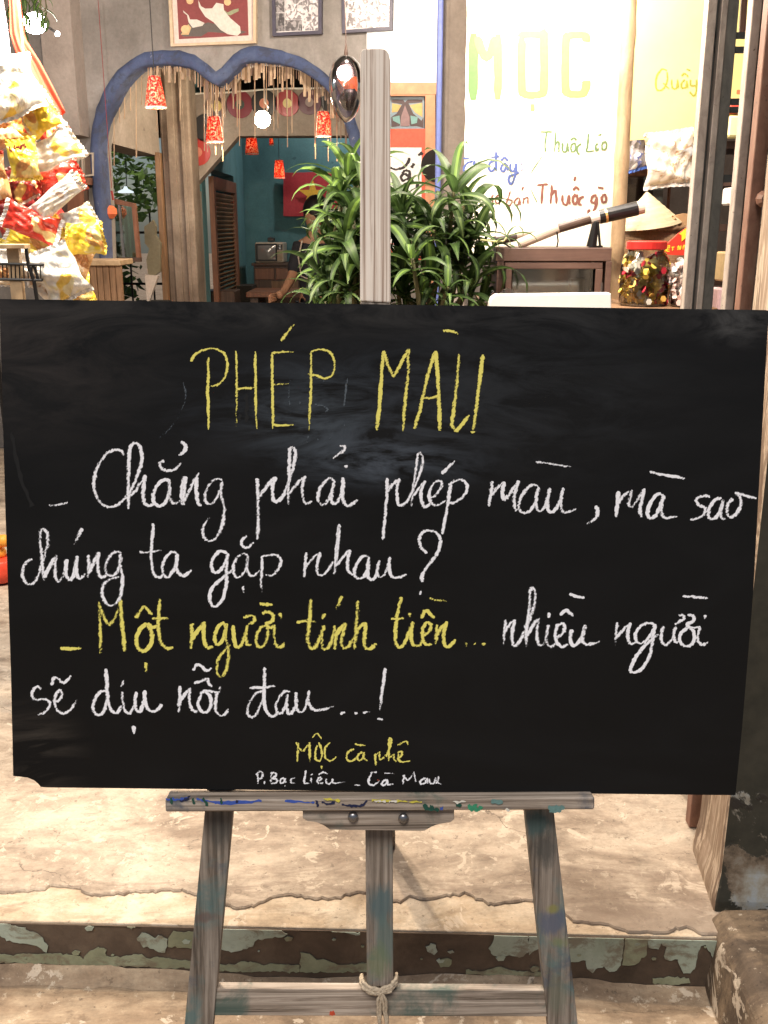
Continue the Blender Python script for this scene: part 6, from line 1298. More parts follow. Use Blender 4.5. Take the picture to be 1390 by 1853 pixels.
# bright bulb over the opening
bt_ = W(475, 216, 6.6)
t = thing('ceiling_bulb', Vector((bt_.x, 6.6, bt_.z)), 'blazing bare bulb hanging in front of the record wall', 'bulb')
m = MB(); m.sphere(bt_, .05, 16, 12); m.build('bulb', emit('blazing_bulb', (1, .86, .62), 120), t, smooth=True)
m = MB(); m.tube([bt_ + Vector((.02, 0, .03)), bt_ + Vector((.04, 0, .07)), bt_ + Vector((.02, 0, .1)), Vector((bt_.x, 6.6, 3.29))], .006, 6); m.build('flex', MAT['grey_metal'], t)
lamp('bulb_light', bt_ - Vector((0, .08, .02)), 26, (1, .78, .52), .03)
# lit wall lamp at top left
b2 = W(63, 42, 5.0)
t = thing('wall_lamp', b2, 'star bright lamp shining among leaves at the top left', 'lamp')
m = MB(); m.sphere(b2, .045, 14, 10, 0, (1.25, 1, 1)); m.build('bulb', emit('star_bulb', (1, .93, .88), 90), t, smooth=True)
m = MB(); m.tube([b2 + Vector((.05, 0, -.01)), W(103, 60, 5.05)], .006, 6); m.tube([b2 + Vector((0, .02, .03)), Vector((b2.x, 5.1, 3.29))], .004, 6); m.build('arm', MAT['grey_metal'], t)
m = MB(); m.sphere(W(104, 61, 5.05), .012, 8, 6); m.build('small_bulb', emit('small_star_bulb', (1, .93, .88), 20), t)
lamp('wall_lamp_light', b2 + Vector((0, .12, 0)), 20, (1, .86, .78), .05)
# pendant glass drop
gc = W(628, 205, 5.2)
t = thing('glass_pendant', gc, 'dark tear shaped glass pendant lamp left of the easel post', 'pendant lamp')
s = 5.2 / 1800; prof = [(.2, 36), (14, 31), (24, 18), (28, 0), (28, -20), (24, -42), (16, -62), (6, -74), (.2, -77)]
MAT['smoke'] = glass('smoked_glass', (.72, .62, .66), .5, .08)
c_ = W(627, 172, 5.2)
prof = [(3, 62), (14, 58), (23, 48), (28, 32), (29, 14), (27, -4), (22, -20), (14, -34), (6, -41), (.5, -43)]
m = MB(); m.lathe([(a * s, b * s) for a, b in prof], c_ - Vector((0, 0, 0)), 28, caps=False); m.build('glass_drop', MAT['smoke'], t, smooth=True)
m = MB(); m.lathe([(1 * s, 78 * s), (3.2 * s, 66 * s), (3.4 * s, 60 * s)], c_, 12); m.tube([c_ + Vector((0, 0, 78 * s)), Vector((c_.x - .01, c_.y, 3.29))], .0025, 5); m.build('cap_and_cord', MAT['dark_wood'], t)
m = MB(); m.sphere(c_ + Vector((-.01, 0, 34 * s)), .036, 12, 9); m.build('bulb', emit('pendant_bulb', (1, .88, .8), 12), t, smooth=True)
m = MB(); m.prism([W(610, 142, 5.2), W(628, 148, 5.2), (W(640, 138, 5.2)), W(650, 140, 5.2), W(651, 176, 5.2), W(642, 160, 5.2), W(630, 164, 5.2), W(620, 156, 5.2)], (0, .02, 0)); m.build('orange_ornament', flat('orange_glass', (.75, .16, .04), .3), t)
m = MB(); m.sphere(c_ + Vector((.02, .02, -6 * s)), .050, 12, 9, 0, (1.1, .8, 1.1)); m.build('dark_ornament', MAT['black'], t, smooth=True)

# ------------------------------------------------------------------ back room
fy = 9.66
fg = thing('star_flag', W(560, 350, fy), 'red flag with a yellow star pinned on the teal wall behind the leaves', 'flag')
m = MB(); n = 14; vs = []
for j in range(11):
    for i in range(n + 1):
        x, y = 513 + 100 * i / n, 312 + 79 * j / 10 + .5 * math.sin(i * .6); vs.append(W(x, y, fy - .02 - .006 * math.sin(i * .7 + j * .35) - .004 * math.sin(j * .8)))
m.add(vs, [(j * (n + 1) + i, j * (n + 1) + i + 1, (j + 1) * (n + 1) + i + 1, (j + 1) * (n + 1) + i) for j in range(10) for i in range(n)]); o = m.build('flag_cloth', pmat('flag_cloth_red', (.42, .035, .05)), fg); so = o.modifiers.new('s', 'SOLIDIFY'); so.thickness = .002
m = MB(); P = []
for i in range(10):
    R = (27 if i % 2 == 0 else 10.5); a = math.pi / 2 + i * math.pi / 5; P.append(W(566 + R * math.cos(a), 352 - R * math.sin(a), fy - .05))
m.prism(P, (0, .002, 0)); m.build('star', pmat('star_yellow', (.75, .45, .05)), fg)
# low cabinet, table, television
cy_ = 9.2
def cbx(n, x0, y0, x1, y1, Y, dep, mat, par, k=.003):
    P0, P1 = W(x0, y1, Y), W(x1, y0, Y); m = MB(); m.box((P0.x, Y, P0.z), (P1.x, Y + dep, P1.z), 0, k); return m.build(n, mat if not isinstance(mat, str) else MAT[mat], par, bevel=0)
lc = thing('low_cabinet', (W(510, 560, cy_).x, cy_, H0), 'dark brown sideboard carrying the old television', 'cabinet')
cbx('top', 455, 476, 566, 481, cy_ - .02, .42, 'dark_wood', lc); 
P0, P1 = W(459, 481.2, cy_), W(563, 481.2, cy_); m = MB(); m.box((P0.x, cy_, H0), (P1.x, cy_ + .4, P0.z - .001), 0, .003); m.build('case', MAT['dark_wood'], lc)
for a in (462, 500, 538): cbx('drawer_front', a, 486, a + 34 if a < 530 else a + 22, 506, cy_ - .012, .0115, 'red_wood', lc)
for i in range(20): cbx('grille_bar', 492 + i * 2.4, 509, 493.2 + i * 2.4, 522, cy_ - .012, .0115, 'plank', lc, 0)
tv = thing('television', (W(487, 475, cy_).x, cy_, W(487, 475.5, cy_).z), 'old television with beige case and grey screen on the sideboard', 'television')
M_tv = flat('tv_case', (.42, .36, .29), .4, var=.08)
P0, P1 = W(462, 475.7, cy_ - .02), W(512, 439, cy_ - .02)
m = MB(); m.box((P0.x, cy_ + .0, P0.z), (P1.x, cy_ + .34, P1.z), 0, .008); m.build('case', M_tv, tv)
m = MB(); a, b = W(463, 473, cy_ - .02), W(501, 441, cy_ - .02); m.box((a.x, cy_ - .012, a.z), (b.x, cy_ - .0005, b.z), 0, .006); m.build('screen_surround', MAT['black'], tv)
m = MB(); a, b = W(466.5, 470, cy_ - .03), W(498, 444, cy_ - .03); nx = 8; vs = []
for j in range(nx + 1):
    for i in range(nx + 1):
        u, v_ = i / nx * 2 - 1, j / nx * 2 - 1; vs.append(((a.x + b.x) / 2 + u * (b.x - a.x) / 2 * (1 - .04 * v_ * v_), cy_ - .0135 - .014 * (1 - u * u) * (1 - v_ * v_), (a.z + b.z) / 2 + v_ * (b.z - a.z) / 2 * (1 - .04 * u * u)))
m.add(vs, [(j * 9 + i, j * 9 + i + 1, (j + 1) * 9 + i + 1, (j + 1) * 9 + i) for j in range(8) for i in range(8)]); m.build('screen', flat('tv_glass', (.20, .20, .21), .12, spec=.8, var=.02, bmp=0), tv, smooth=True)
cbx('control_panel', 502, 442, 511, 452, cy_ - .008, .0078, 'black', tv, .001); cbx('speaker_grille', 502, 454, 511, 472, cy_ - .008, .0078, flat('tv_grille', (.30, .24, .18), .5), tv, .001)
for y in (445, 450): 
    m = MB(); m.lathe([(.009, 0), (.009, .012), (0, .013)], W(506.5, y, cy_ - .0085), 10, M=Matrix.Rotation(math.radians(90), 3, 'X')); m.build('knob', MAT['grey_metal'], tv)
m = MB(); P0, P1 = W(484, 438.7, cy_ + .1), W(497, 430, cy_ + .1); m.box((P0.x, cy_ + .1, W(487, 439, cy_).z + .006), (P1.x, cy_ + .16, P1.z), 0, .006); o = m.build('small_camera', MAT['black'], origin=P0); tag(o, 'small dark camera sitting on top of the television', 'camera')
# table + crates in front
tb = thing('cafe_table', (W(505, 560, 8.3).x, 8.3, H0), 'dark wooden table in the back room below the television', 'table')
P0, P1 = W(445, 529, 8.1), W(590, 529, 8.1); m = MB(); m.box((P0.x, 8.1, P0.z - .04), (P1.x, 8.7, P0.z), 0, .004); m.build('table_top', MAT['red_wood'], tb)
for a in (P0.x + .03, P1.x - .09):
    for b in (8.13, 8.6): m = MB(); m.box((a, b, H0), (a + .06, b + .06, P0.z - .041)); m.build('leg', MAT['dark_wood'], tb)
b0 = W(370, 527, 7.9)
m = MB(); b1 = W(425, 527, 7.9); m.box((b0.x, 7.9, H0), (b1.x, 8.2, b0.z), 0, .004); o = m.build('dark_chest', MAT['dark_wood'], origin=b0); tag(o, 'dark chest at the foot of the brown door', 'chest')
m = MB(); b0, b1 = W(428, 517, 8.8), W(456, 517, 8.8); m.box((b0.x, 8.8, H0), (b1.x, 9.1, b0.z), 0, .004); o = m.build('dark_stool', MAT['dark'], origin=b0); tag(o, 'dark low box in the corner of the teal room', 'box')
# brown louvred door in the side wall of the back room
dr = thing('louvred_door', (lx + .01, 8.3, H0), 'tall brown louvred door standing ajar in the teal room', 'door')
def dz(x, y): return on_x(x, y, lx + .03)
ya, yb_ = W(370, 400, 7.62).y, 8.95
m = MB()
def dbx(n, y0, y1, z0, z1, mat='plank', dx0=.0, dx1=.04):
    m = MB(); m.box((lx + dx0, y0, z0), (lx + dx1, y1, z1), 0, .002); return m.build(n, MAT[mat], dr)
zT, zB = 1.86, H0 + .02
dbx('stile', 7.75, 7.83, zB, zT, 'red_wood'); dbx('stile', 8.85, 8.93, zB, zT, 'red_wood'); dbx('rail', 7.832, 8.848, zT - .09, zT, 'red_wood'); dbx('rail', 7.832, 8.848, zB, zB + .12, 'red_wood')
for i in range(44):
    z = zB + .125 + i * (zT - zB - .23) / 44; m = MB(); m.hexa([(lx + .004, 7.832, z), (lx + .022, 7.832, z + .022), (lx + .022, 8.848, z + .022), (lx + .004, 8.848, z), (lx + .004, 7.832, z + .006), (lx + .022, 7.832, z + .030), (lx + .022, 8.848, z + .030), (lx + .004, 8.848, z + .006)]); m.build('louvre', MAT['plank'], dr)
# ------------------------------------------------------------------ person at the back-room table
def skin_obj(name, V, E, R, mat, par, sub_=2):
    org = WORLD_LOC[par.name]
    me = bpy.data.meshes.new(name); me.from_pydata([tuple(Vector(v) - org) for v in V], E, []); me.materials.append(mat)
    o = bpy.data.objects.new(name, me); COL.objects.link(o); o.parent = par
    sm = o.modifiers.new('skin', 'SKIN')
    if not me.skin_vertices: me.attributes.new  # created with the modifier
    for i, rr_ in enumerate(R):
        me.skin_vertices[0].data[i].radius = rr_ if isinstance(rr_, tuple) else (rr_, rr_)
    me.skin_vertices[0].data[0].use_root = True; sm.use_smooth_shade = True
    s_ = o.modifiers.new('sub', 'SUBSURF'); s_.levels = sub_; s_.render_levels = sub_; return o
PYd = 7.9
pw_ = lambda x, y, Y=PYd: W(x, y, Y)
hd = pw_(572, 402); 
pe = thing('person', (hd.x, PYd, H0), 'person in a dark top seated in the back room, half hidden by leaves', 'person')
skin_m = flat('skin', (.36, .19, .12), .55, var=.06, scale=30, bmp=0); cloth_m = flat('black_top', (.02, .02, .028), .85); hair_m = flat('black_hair', (.010, .008, .008), .5); jean = flat('dark_trousers', (.03, .035, .05), .85)
zs = pw_(0, 440).z; zh = zs - .52
X = hd.x
V = [(X + .01, PYd + .02, zh), (X + .005, PYd, zh + .18), (X, PYd, zh + .36), (X, PYd, zs), (X, PYd - .01, zs + .07), (X - .01, PYd - .02, zs + .12), (X - .015, PYd - .03, zs + .20), (X - .015, PYd - .03, zs + .26),
     (X - .13, PYd - .01, zs - .03), (X - .18, PYd - .10, zs - .24), (X - .24, PYd - .28, zs - .36), (X - .27, PYd - .36, zs - .37),
     (X + .15, PYd - .01, zs - .03), (X + .21, PYd - .02, zs - .26), (X + .08, PYd - .2, zs - .38), (X + .02, PYd - .26, zs - .38),
     (X - .09, PYd + .0, zh - .03), (X - .12, PYd - .40, zh - .02), (X - .12, PYd - .38, H0 + .08), (X - .12, PYd - .48, H0 + .04),
     (X + .11, PYd + .0, zh - .03), (X + .13, PYd - .40, zh - .02), (X + .13, PYd - .38, H0 + .08), (X + .13, PYd - .48, H0 + .04)]
Ed = [(0, 1), (1, 2), (2, 3), (3, 4), (4, 5), (5, 6), (6, 7), (3, 8), (8, 9), (9, 10), (10, 11), (3, 12), (12, 13), (13, 14), (14, 15), (0, 16), (16, 17), (17, 18), (18, 19), (0, 20), (20, 21), (21, 22), (22, 23)]
R_ = [(.15, .11), (.13, .10), (.15, .10), (.12, .08), .05, .055, .085, .06, .055, .04, .03, .035, .055, .04, .03, .035, .085, .065, .045, .04, .085, .065, .045, .04]
skin_obj('body', V, Ed, R_, skin_m, pe)
Vc = [V[i] for i in (0, 1, 2, 3, 8, 9, 12, 13)]
skin_obj('dark_top', [tuple(Vector(p)) for p in Vc], [(0, 1), (1, 2), (2, 3), (3, 4), (4, 5), (3, 6), (6, 7)], [(.165, .125), (.15, .12), (.17, .12), (.13, .09), .070, .055, .070, .055], cloth_m, pe)
Vt = [V[i] for i in (0, 16, 17, 18, 20, 21, 22)]
skin_obj('trousers', Vt, [(0, 1), (1, 2), (2, 3), (0, 4), (4, 5), (5, 6)], [(.16, .125), .095, .078, .055, .095, .078, .055], jean, pe)
m = MB(); hc_ = Vector((X - .012, PYd - .022, zs + .215)); m.sphere(hc_ + Vector((.018, .025, .025)), .105, 16, 12, 0, (1, 1.05, 1.12)); m.sphere(hc_ + Vector((.045, .05, -.08)), .07, 12, 8, 0, (.9, .9, 1.5)); m.build('hair', hair_m, pe, smooth=True)
m = MB(); 
for i in range(5):
    a = Vector(V[11]); m.tube([a + Vector((-.01, -.02, .012 - i * .011)), a + Vector((-.045, -.05, .010 - i * .012)), a + Vector((-.06, -.075, -.005 - i * .010))], [.009, .008, .006], 6)
m.build('fingers', skin_m, pe, smooth=True)
m = MB(); m.tube([(X - .10, PYd - .10, zs + .02), (X - .13, PYd - .135, zs - .10), (X - .11, PYd - .14, zs - .24), (X - .04, PYd - .14, zs - .27)], .006, 6); m.build('bag_strap', flat('pale_strap', (.5, .42, .36), .6), pe)
st = thing('stool', (X, PYd + .03, H0), 'plain wooden stool under the seated person', 'stool')
m = MB(); m.box((X - .17, PYd - .13, zh - .155), (X + .19, PYd + .2, zh - .13), 0, .004); m.build('seat', MAT['red_wood'], st)
for a in (X - .15, X + .14):
    for b in (PYd - .11, PYd + .15): m = MB(); m.box((a, b, H0), (a + .035, b + .035, zh - .1552)); m.build('leg', MAT['dark_wood'], st)

# ------------------------------------------------------------------ bar counter and window at the left of the arch
BYy2 = 5.45
br = thing('plank_counter', (W(180, 560, BYy2).x, BYy2, H0), 'counter faced with upright brown planks below the left of the arch', 'counter')
zc = W(180, 470, BYy2).z
for i in range(9):
    x0 = W(118 + i * 11.4, 500, BYy2).x; x1 = W(118 + (i + 1) * 11.4, 500, BYy2).x
    m = MB(); m.box((x0 + .0012, BYy2 + .004 * (i % 2), H0), (x1 - .0012, BYy2 + .025, zc - .03), 0, .002); m.build('plank', MAT['plank'], br)
m = MB(); a, b = W(116, 470, BYy2), W(220, 470, BYy2); m.box((a.x, BYy2 - .03, zc - .0295), (b.x, BYy2 + .25, zc), 0, .003); m.build('counter_top', MAT['bamboo'], br)
wx = thing('glazed_sash', W(225, 470, 6.3), 'brown framed glazed sash reflecting the street, inside the left of the arch', 'window')
def wn_(x, y, k=0.0): return W(x, y, 6.3 - k)
def wq(n, L_, th_, mat, k=0.0): m = MB(); m.prism([wn_(*p, k) for p in L_], (0, th_, 0)); return m.build(n, mat, wx)
wq('left_stile', [(190, 366), (197, 366), (206, 470), (198, 470)], .04, MAT['dark_wood']); wq('right_stile', [(238, 373), (245, 373), (254, 470), (247, 470)], .04, MAT['red_wood'])
wq('top_rail', [(188, 354), (196, 357), (243, 368), (246, 376), (190, 366)], .045, MAT['red_wood'], .002); wq('bottom_rail', [(196, 466), (254, 466), (254, 474), (196, 474)], .045, MAT['dark_wood'], .002)
wq('glazing_bar', [(213, 369), (217, 370), (226, 467), (222, 467)], .01, MAT['grey_metal'], -.002)
wq('pane', [(197, 366), (238, 373), (247, 466), (205, 466)], .004, glass('sash_glass', (.80, .9, .88), .8), -.015)
m = MB(); vs = []
for i in range(13):
    for y in (372, 468): vs.append(W(222 + i * 1.9 + (y - 372) * .09, y, 6.42 + .02 * math.sin(i * 1.3)))
m.add(vs, [(2 * i, 2 * i + 1, 2 * i + 3, 2 * i + 2) for i in range(12)]); o = m.build('green_curtain', flat('green_curtain_cloth', (.10, .24, .19), .8), origin=vs[0], smooth=True); so = o.modifiers.new('s', 'SOLIDIFY'); so.thickness = .002; tag(o, 'muted green curtain behind the glazed sash', 'curtain')
m = MB(); m.lathe([(0, .03), (.03, .028), (.05, .01), (.052, -.02), (.03, -.045), (0, -.05)], W(196, 381, 6.2), 14); m.tube([W(196, 375, 6.2), Vector((W(196, 375, 6.2).x, 6.2, 3.29))], .002, 5); o = m.build('paper_lantern', flat('orange_paper', (.72, .16, .06), .6), origin=W(196, 381, 6.2)); tag(o, 'small orange red lantern hanging at the top of the glazed sash', 'lantern')
m = MB(); m.tube([W(202, 345, 6.0), W(205, 362, 6.0)], .006, 6); m.tube([W(202, 340, 6.0), Vector((W(202, 340, 6).x, 6.0, 3.29))], .0015, 4)
o = m.build('red_tassel', flat('dark_red_tassel', (.25, .03, .03), .8), origin=W(203, 350, 6.0)); tag(o, 'dark red tassel hanging in the left arch opening', 'tassel')
# far shed roof, lamp outside, trees
t = thing('shed_lamp', W(228, 349, 8.4), 'round pale lamp shade hanging outside beyond the arch', 'lamp')
c = W(228, 349, 8.4); m = MB(); m.lathe([(.062, 0), (.06, .012), (.02, .03), (.01, .05)], c, 20); m.build('shade', emit('outdoor_shade', (.85, .95, 1), 1.0), t); m = MB(); m.tube([c + Vector((.01, 0, .05)), Vector((c.x + .02, 8.4, 2.72))], .004, 5); m.build('cord', MAT['grey_metal'], t)
m = MB(); m.box((-4.8, 7.5, 2.75), (-1.62, 9.4, 2.80)); 
for i in range(3): m.box((-4.8, 7.8 + i * .6, 2.66), (-1.62, 7.86 + i * .6, 2.7495))
m.box((-4.78, 9.2, 0), (-4.7, 9.28, 2.7499)); m.box((-1.75, 9.2, 0), (-1.68, 9.28, 2.7499))
o = m.build('shed_roof', MAT['dark'], origin=(-3, 9, 2.7)); tag(o, 'dark lean-to roof outside beyond the left opening', 'roof')
t = thing('paper_bouquet', W(272, 520, 6.7), 'paper wrapped bouquet with a white cone at its foot, standing by the door post', 'bouquet')
m = MB(); m.prism([W(262, 497, 6.7), W(286, 499, 6.7), W(270, 545, 6.7), W(266, 545, 6.7)], (0, .05, 0)); m.build('white_wrap', pmat('white_paper', (.55, .48, .44)), t)
m = MB(); m.prism([W(261, 410, 6.72), W(270, 404, 6.72), W(276, 398, 6.72), W(282, 410, 6.72), W(281, 425, 6.72), (W(290, 440, 6.72)), W(289, 492, 6.72), W(278, 500, 6.72), W(268, 496, 6.72), W(265, 470, 6.72), W(270, 450, 6.72), W(262, 440, 6.72)], (0, .05, 0)); m.build('brown_wrap', pmat('kraft_paper', (.17, .15, .10)), t)
zq = W(268, 545, 6.7).z
m = MB(); q = W(268, 546, 6.7); m.box((q.x - .1, 6.62, H0), (q.x + .12, 6.86, zq - .002), 0, .004); o = m.build('side_stool', MAT['dark'], origin=(q.x, 6.7, H0)); tag(o, 'dark stool under the paper wrapped bouquet', 'stool')
# leaves helper
def leaf_mesh(name, L_, w, droop, fold, n=8, mat=None, mats=None, twist=0.0):
    vs = []; fs = []; mi = []
    x = 0.0; z = 0.0; a = 0.0
    for i in range(n + 1):
        t = i / n; wd = w * 1.72 * (t + .03) ** .42 * max(0.0, 1.0 - t) ** .85 * .5 + .0004
        ang = droop * t * t * 1.4; 
        if i: x += L_ / n * math.cos(ang); z -= L_ / n * math.sin(ang)
        tw = twist * t
        for s_ in (-1, -.30, .0, .30, 1):
            yy = s_ * wd; zz = abs(s_) * wd * fold
            vs.append((x, yy * math.cos(tw) - zz * math.sin(tw), z + yy * math.sin(tw) + zz * math.cos(tw)))
    for i in range(n):
        for j in range(4):
            fs.append((i * 5 + j, i * 5 + j + 1, (i + 1) * 5 + j + 1, (i + 1) * 5 + j)); mi.append(1 if j in (1, 2) and len(mats) > 1 else 0)
    me = bpy.data.meshes.new(name); me.from_pydata(vs, [], fs)
    for m_ in mats: me.materials.append(m_)
    for p, k in zip(me.polygons, mi): p.material_index = k; p.use_smooth = True
    return me
def leafmat(name, lo, hi, tr=.35):
    m, N, L, P = newmat(name); v = coords(N, L, (4, 60, 1)); n = noise(N, L, v, 2.2, 4, .6)
    c = ramp(N, L, n, [(.35, lo), (.65, hi)]); L.new(c, P.inputs['Base Color']); P.inputs['Roughness'].default_value = .5; P.inputs['Specular IOR Level'].default_value = .35
    t_ = N.new('ShaderNodeBsdfTranslucent'); L.new(c, t_.inputs[0]); mx = N.new('ShaderNodeMixShader'); mx.inputs[0].default_value = tr
    L.new(P.outputs[0], mx.inputs[1]); L.new(t_.outputs[0], mx.inputs[2]); L.new(mx.outputs[0], N['Material Output'].inputs[0]); return m
G_edge = leafmat('leaf_edge_green', (.034, .068, .020), (.064, .112, .034)); G_mid = leafmat('leaf_mid_green', (.050, .10, .028), (.10, .17, .048)); G_dark = leafmat('leaf_dark_green', (.018, .038, .012), (.036, .066, .020)); G_lime = leafmat('leaf_lime', (.13, .24, .04), (.22, .35, .08)); G_vein = leafmat('leaf_pale_vein', (.12, .19, .06), (.19, .27, .10))
MAT['stem'] = flat('cane_stem', (.12, .11, .05), .6)
LV = []
r = random.Random(33)
for i in range(10):
    ms = [[G_edge, G_mid], [G_dark, G_edge], [G_edge, G_vein], [G_mid, G_lime], [G_dark, G_mid]][i % 5]
    LV.append(leaf_mesh('leaf_blade_%d' % i, r.uniform(.17, .25), r.uniform(.034, .050), r.uniform(.7, 2.3), r.uniform(.15, .5), mats=ms, twist=r.uniform(-.6, .6)))
def rosette(par, c, n, spread, seed, scale=1.0, up=.9, bright=False, tilt=(0, 0)):
    r = random.Random(seed); org = WORLD_LOC[par.name]; ga = 2.39996; a0 = r.uniform(0, 6.28)
    T = Matrix.Rotation(tilt[0], 3, 'X') @ Matrix.Rotation(tilt[1], 3, 'Y')
    for i in range(n):
        t = i / max(1, n - 1); el = up * (1.35 - 1.55 * t) + r.uniform(-.15, .15); az = a0 + i * ga + r.uniform(-.2, .2)
        k = r.randrange(len(LV)) if not bright else r.choice((0, 3, 2, 8, 5))
        o = bpy.data.objects.new('leaf', LV[k]); COL.objects.link(o); o.parent = par
        sc = scale * r.uniform(.75, 1.12) * (0.75 + .25 * math.sin(math.pi * min(1, t + .3)))
        R3 = T @ Matrix.Rotation(az, 3, 'Z') @ Matrix.Rotation(-el, 3, 'Y') @ Matrix.Rotation(r.uniform(-.3, .3), 3, 'X')
        p = Vector(c) - org - Vector((0, 0, .05 * t)) + R3 @ Vector((.004, 0, 0))
        o.matrix_local = Matrix.Translation(p) @ R3.to_4x4() @ Matrix.Scale(sc, 4)
def dracaena(name, base_px, Y, crowns, label, pot_h=.25, stand_h=.6):
    bx_ = W(base_px, 560, Y).x; t = thing(name, (bx_, Y, H0), label, 'plant', 'glossy leaved plants behind the easel post')
    zt2 = H0 + stand_h
    m = MB(); m.lathe([(.11, 0), (.12, .02), (.16, pot_h - .02), (.17, pot_h - .02), (.17, pot_h), (.14, pot_h), (.14, pot_h - .03)], (bx_, Y, zt2), 24); m.build('pot', flat('clay_pot', (.30, .13, .07), .8), t)
    m = MB(); m.lathe([(.138, pot_h - .029), (.01, pot_h - .022)], (bx_, Y, zt2), 20, caps=False); m.build('soil', MAT['dark'], t)
    for i, (x, y, dy, n, sc, br_, tl) in enumerate(crowns):
        c = W(x, y, Y + dy); r = random.Random(i + base_px)
        b_ = Vector((bx_ + r.uniform(-.07, .07), Y + r.uniform(-.07, .07), zt2 + pot_h - .02)); mid = b_.lerp(c, .5) + Vector((r.uniform(-.05, .05), r.uniform(-.05, .05), .03))
        m = MB(); m.tube([b_, b_.lerp(mid, .5), mid, mid.lerp(c, .5) + Vector((0, 0, .01)), c], [.009, .008, .008, .007, .005], 7); m.build('stem', MAT['stem'], t, smooth=True)
        rosette(t, c, n, 1, i * 17 + base_px, sc, bright=br_, tilt=tl)
    # plinth under the pot
    m = MB(); m.box((bx_ - .16, Y - .16, H0), (bx_ + .16, Y + .16, zt2 - .0005), 0, .004); o = m.build('plinth', MAT['dark_wood'], origin=(bx_, Y, H0)); return t, o
t1, q1 = dracaena('dracaena', 640, 3.1, [
 (630, 316, -.05, 14, 1.0, True, (.1, -.1)), (648, 330, .0, 12, 1.0, True, (0, .2)), (618, 352, -.08, 14, .95, True, (.15, -.25)), (640, 395, -.12, 14, 1.0, False, (.3, 0)),
 (628, 428, -.15, 14, 1.05, True, (.2, -.2)), (610, 416, .05, 12, .9, False, (0, -.3)), (655, 360, .1, 12, 1.0, False, (0, .2)), (650, 470, -.1, 14, 1.0, False, (.2, .1)), (612, 475, .0, 14, .95, False, (.1, -.2)),
 (594, 505, -.05, 12, .9, False, (0, -.2)), (630, 510, -.15, 14, 1.0, False, (.2, 0)), (590, 545, -.1, 12, .9, False, (0, -.1)), (572, 556, -.2, 6, .6, True, (0, -.1)), (660, 545, .0, 10, 1.0, False, (0, 0)), (615, 565, .1, 10, 1, False, (0, 0)), (640, 440, .08, 14, 1, False, (0, 0)), (625, 380, .08, 12, 1, False, (0, 0)), (645, 500, .05, 12, 1, False, (.1, 0)), (605, 450, .1, 12, .9, False, (0, -.2)), (665, 420, .02, 12, 1, False, (0, .1))],
 'tall glossy dracaena left of the easel post, covering the flag')
tag(q1, 'dark plinth under the left dracaena', 'plinth')
t2, q2 = dracaena('dracaena', 780, 3.15, [
 (822, 338, -.10, 13, 1.08, True, (.1, .05)), (728, 385, -.05, 15, .95, False, (.1, -.1)), (760, 395, .05, 13, 1.0, False, (.1, 0)), (850, 385, .05, 13, 1.0, False, (0, .3)), (790, 405, -.10, 14, 1.0, False, (.3, 0)),
 (860, 420, -.02, 13, .95, False, (0, .3)), (745, 462, -.25, 10, .90, True, (.2, -.1)), (820, 440, -.05, 14, 1.0, False, (.2, .1)), (780, 500, -.12, 13, .9, False, (.2, 0)), (870, 465, .05, 12, .95, False, (0, .3)),
 (810, 520, -.25, 9, .62, True, (.1, 0)), (720, 440, .08, 12, 1.0, False, (0, -.2)), (730, 520, -.08, 14, 1.0, False, (.1, -.1)), (850, 510, -.05, 13, 1.0, False, (.1, .2)), (765, 550, -.1, 12, .9, False, (.1, 0)), (870, 548, .0, 10, .9, False, (0, .2)), (840, 370, .12, 10, 1, False, (0, .1)), (715, 400, .1, 10, 1, False, (0, 0)), (800, 460, .1, 14, 1, False, (0, 0)), (760, 430, .1, 12, 1, False, (0, 0)), (715, 490, .0, 12, 1, False, (0, -.1)), (835, 475, .1, 12, 1, False, (0, 0))],
 'wide glossy dracaena right of the easel post, in front of the poster')
tag(q2, 'dark plinth under the right dracaena', 'plinth')
# thin sprig by the cabinet
t = thing('leafy_sprig', W(918, 437, 2.95), 'single pale sprig of narrow leaves crossing in front of the tobacco pipes', 'sprig')
c = W(917, 430, 2.95); m = MB(); m.tube([W(870, 434, 3.0), W(900, 437, 2.96), W(912, 436, 2.95), c], .003, 6); m.build('stem', flat('pale_stem', (.45, .42, .2), .5), t)
for i, (az, el, sc) in enumerate(((2.2, 1.2, .42), (.6, 1.05, .45), (.15, .42, .52), (-.3, -.2, .3), (3.0, -.1, .28))):
    o = bpy.data.objects.new('leaf', LV[(3, 0, 3, 5, 8)[i]]); COL.objects.link(o); o.parent = t
    R3 = Matrix.Rotation(az if i != 0 else 3.0, 3, 'Z') @ Matrix.Rotation(-el, 3, 'Y')
    o.matrix_local = Matrix.Translation(c - WORLD_LOC[t.name]) @ R3.to_4x4() @ Matrix.Scale(sc, 4) @ Matrix.Diagonal((1, .55, 1, 1))
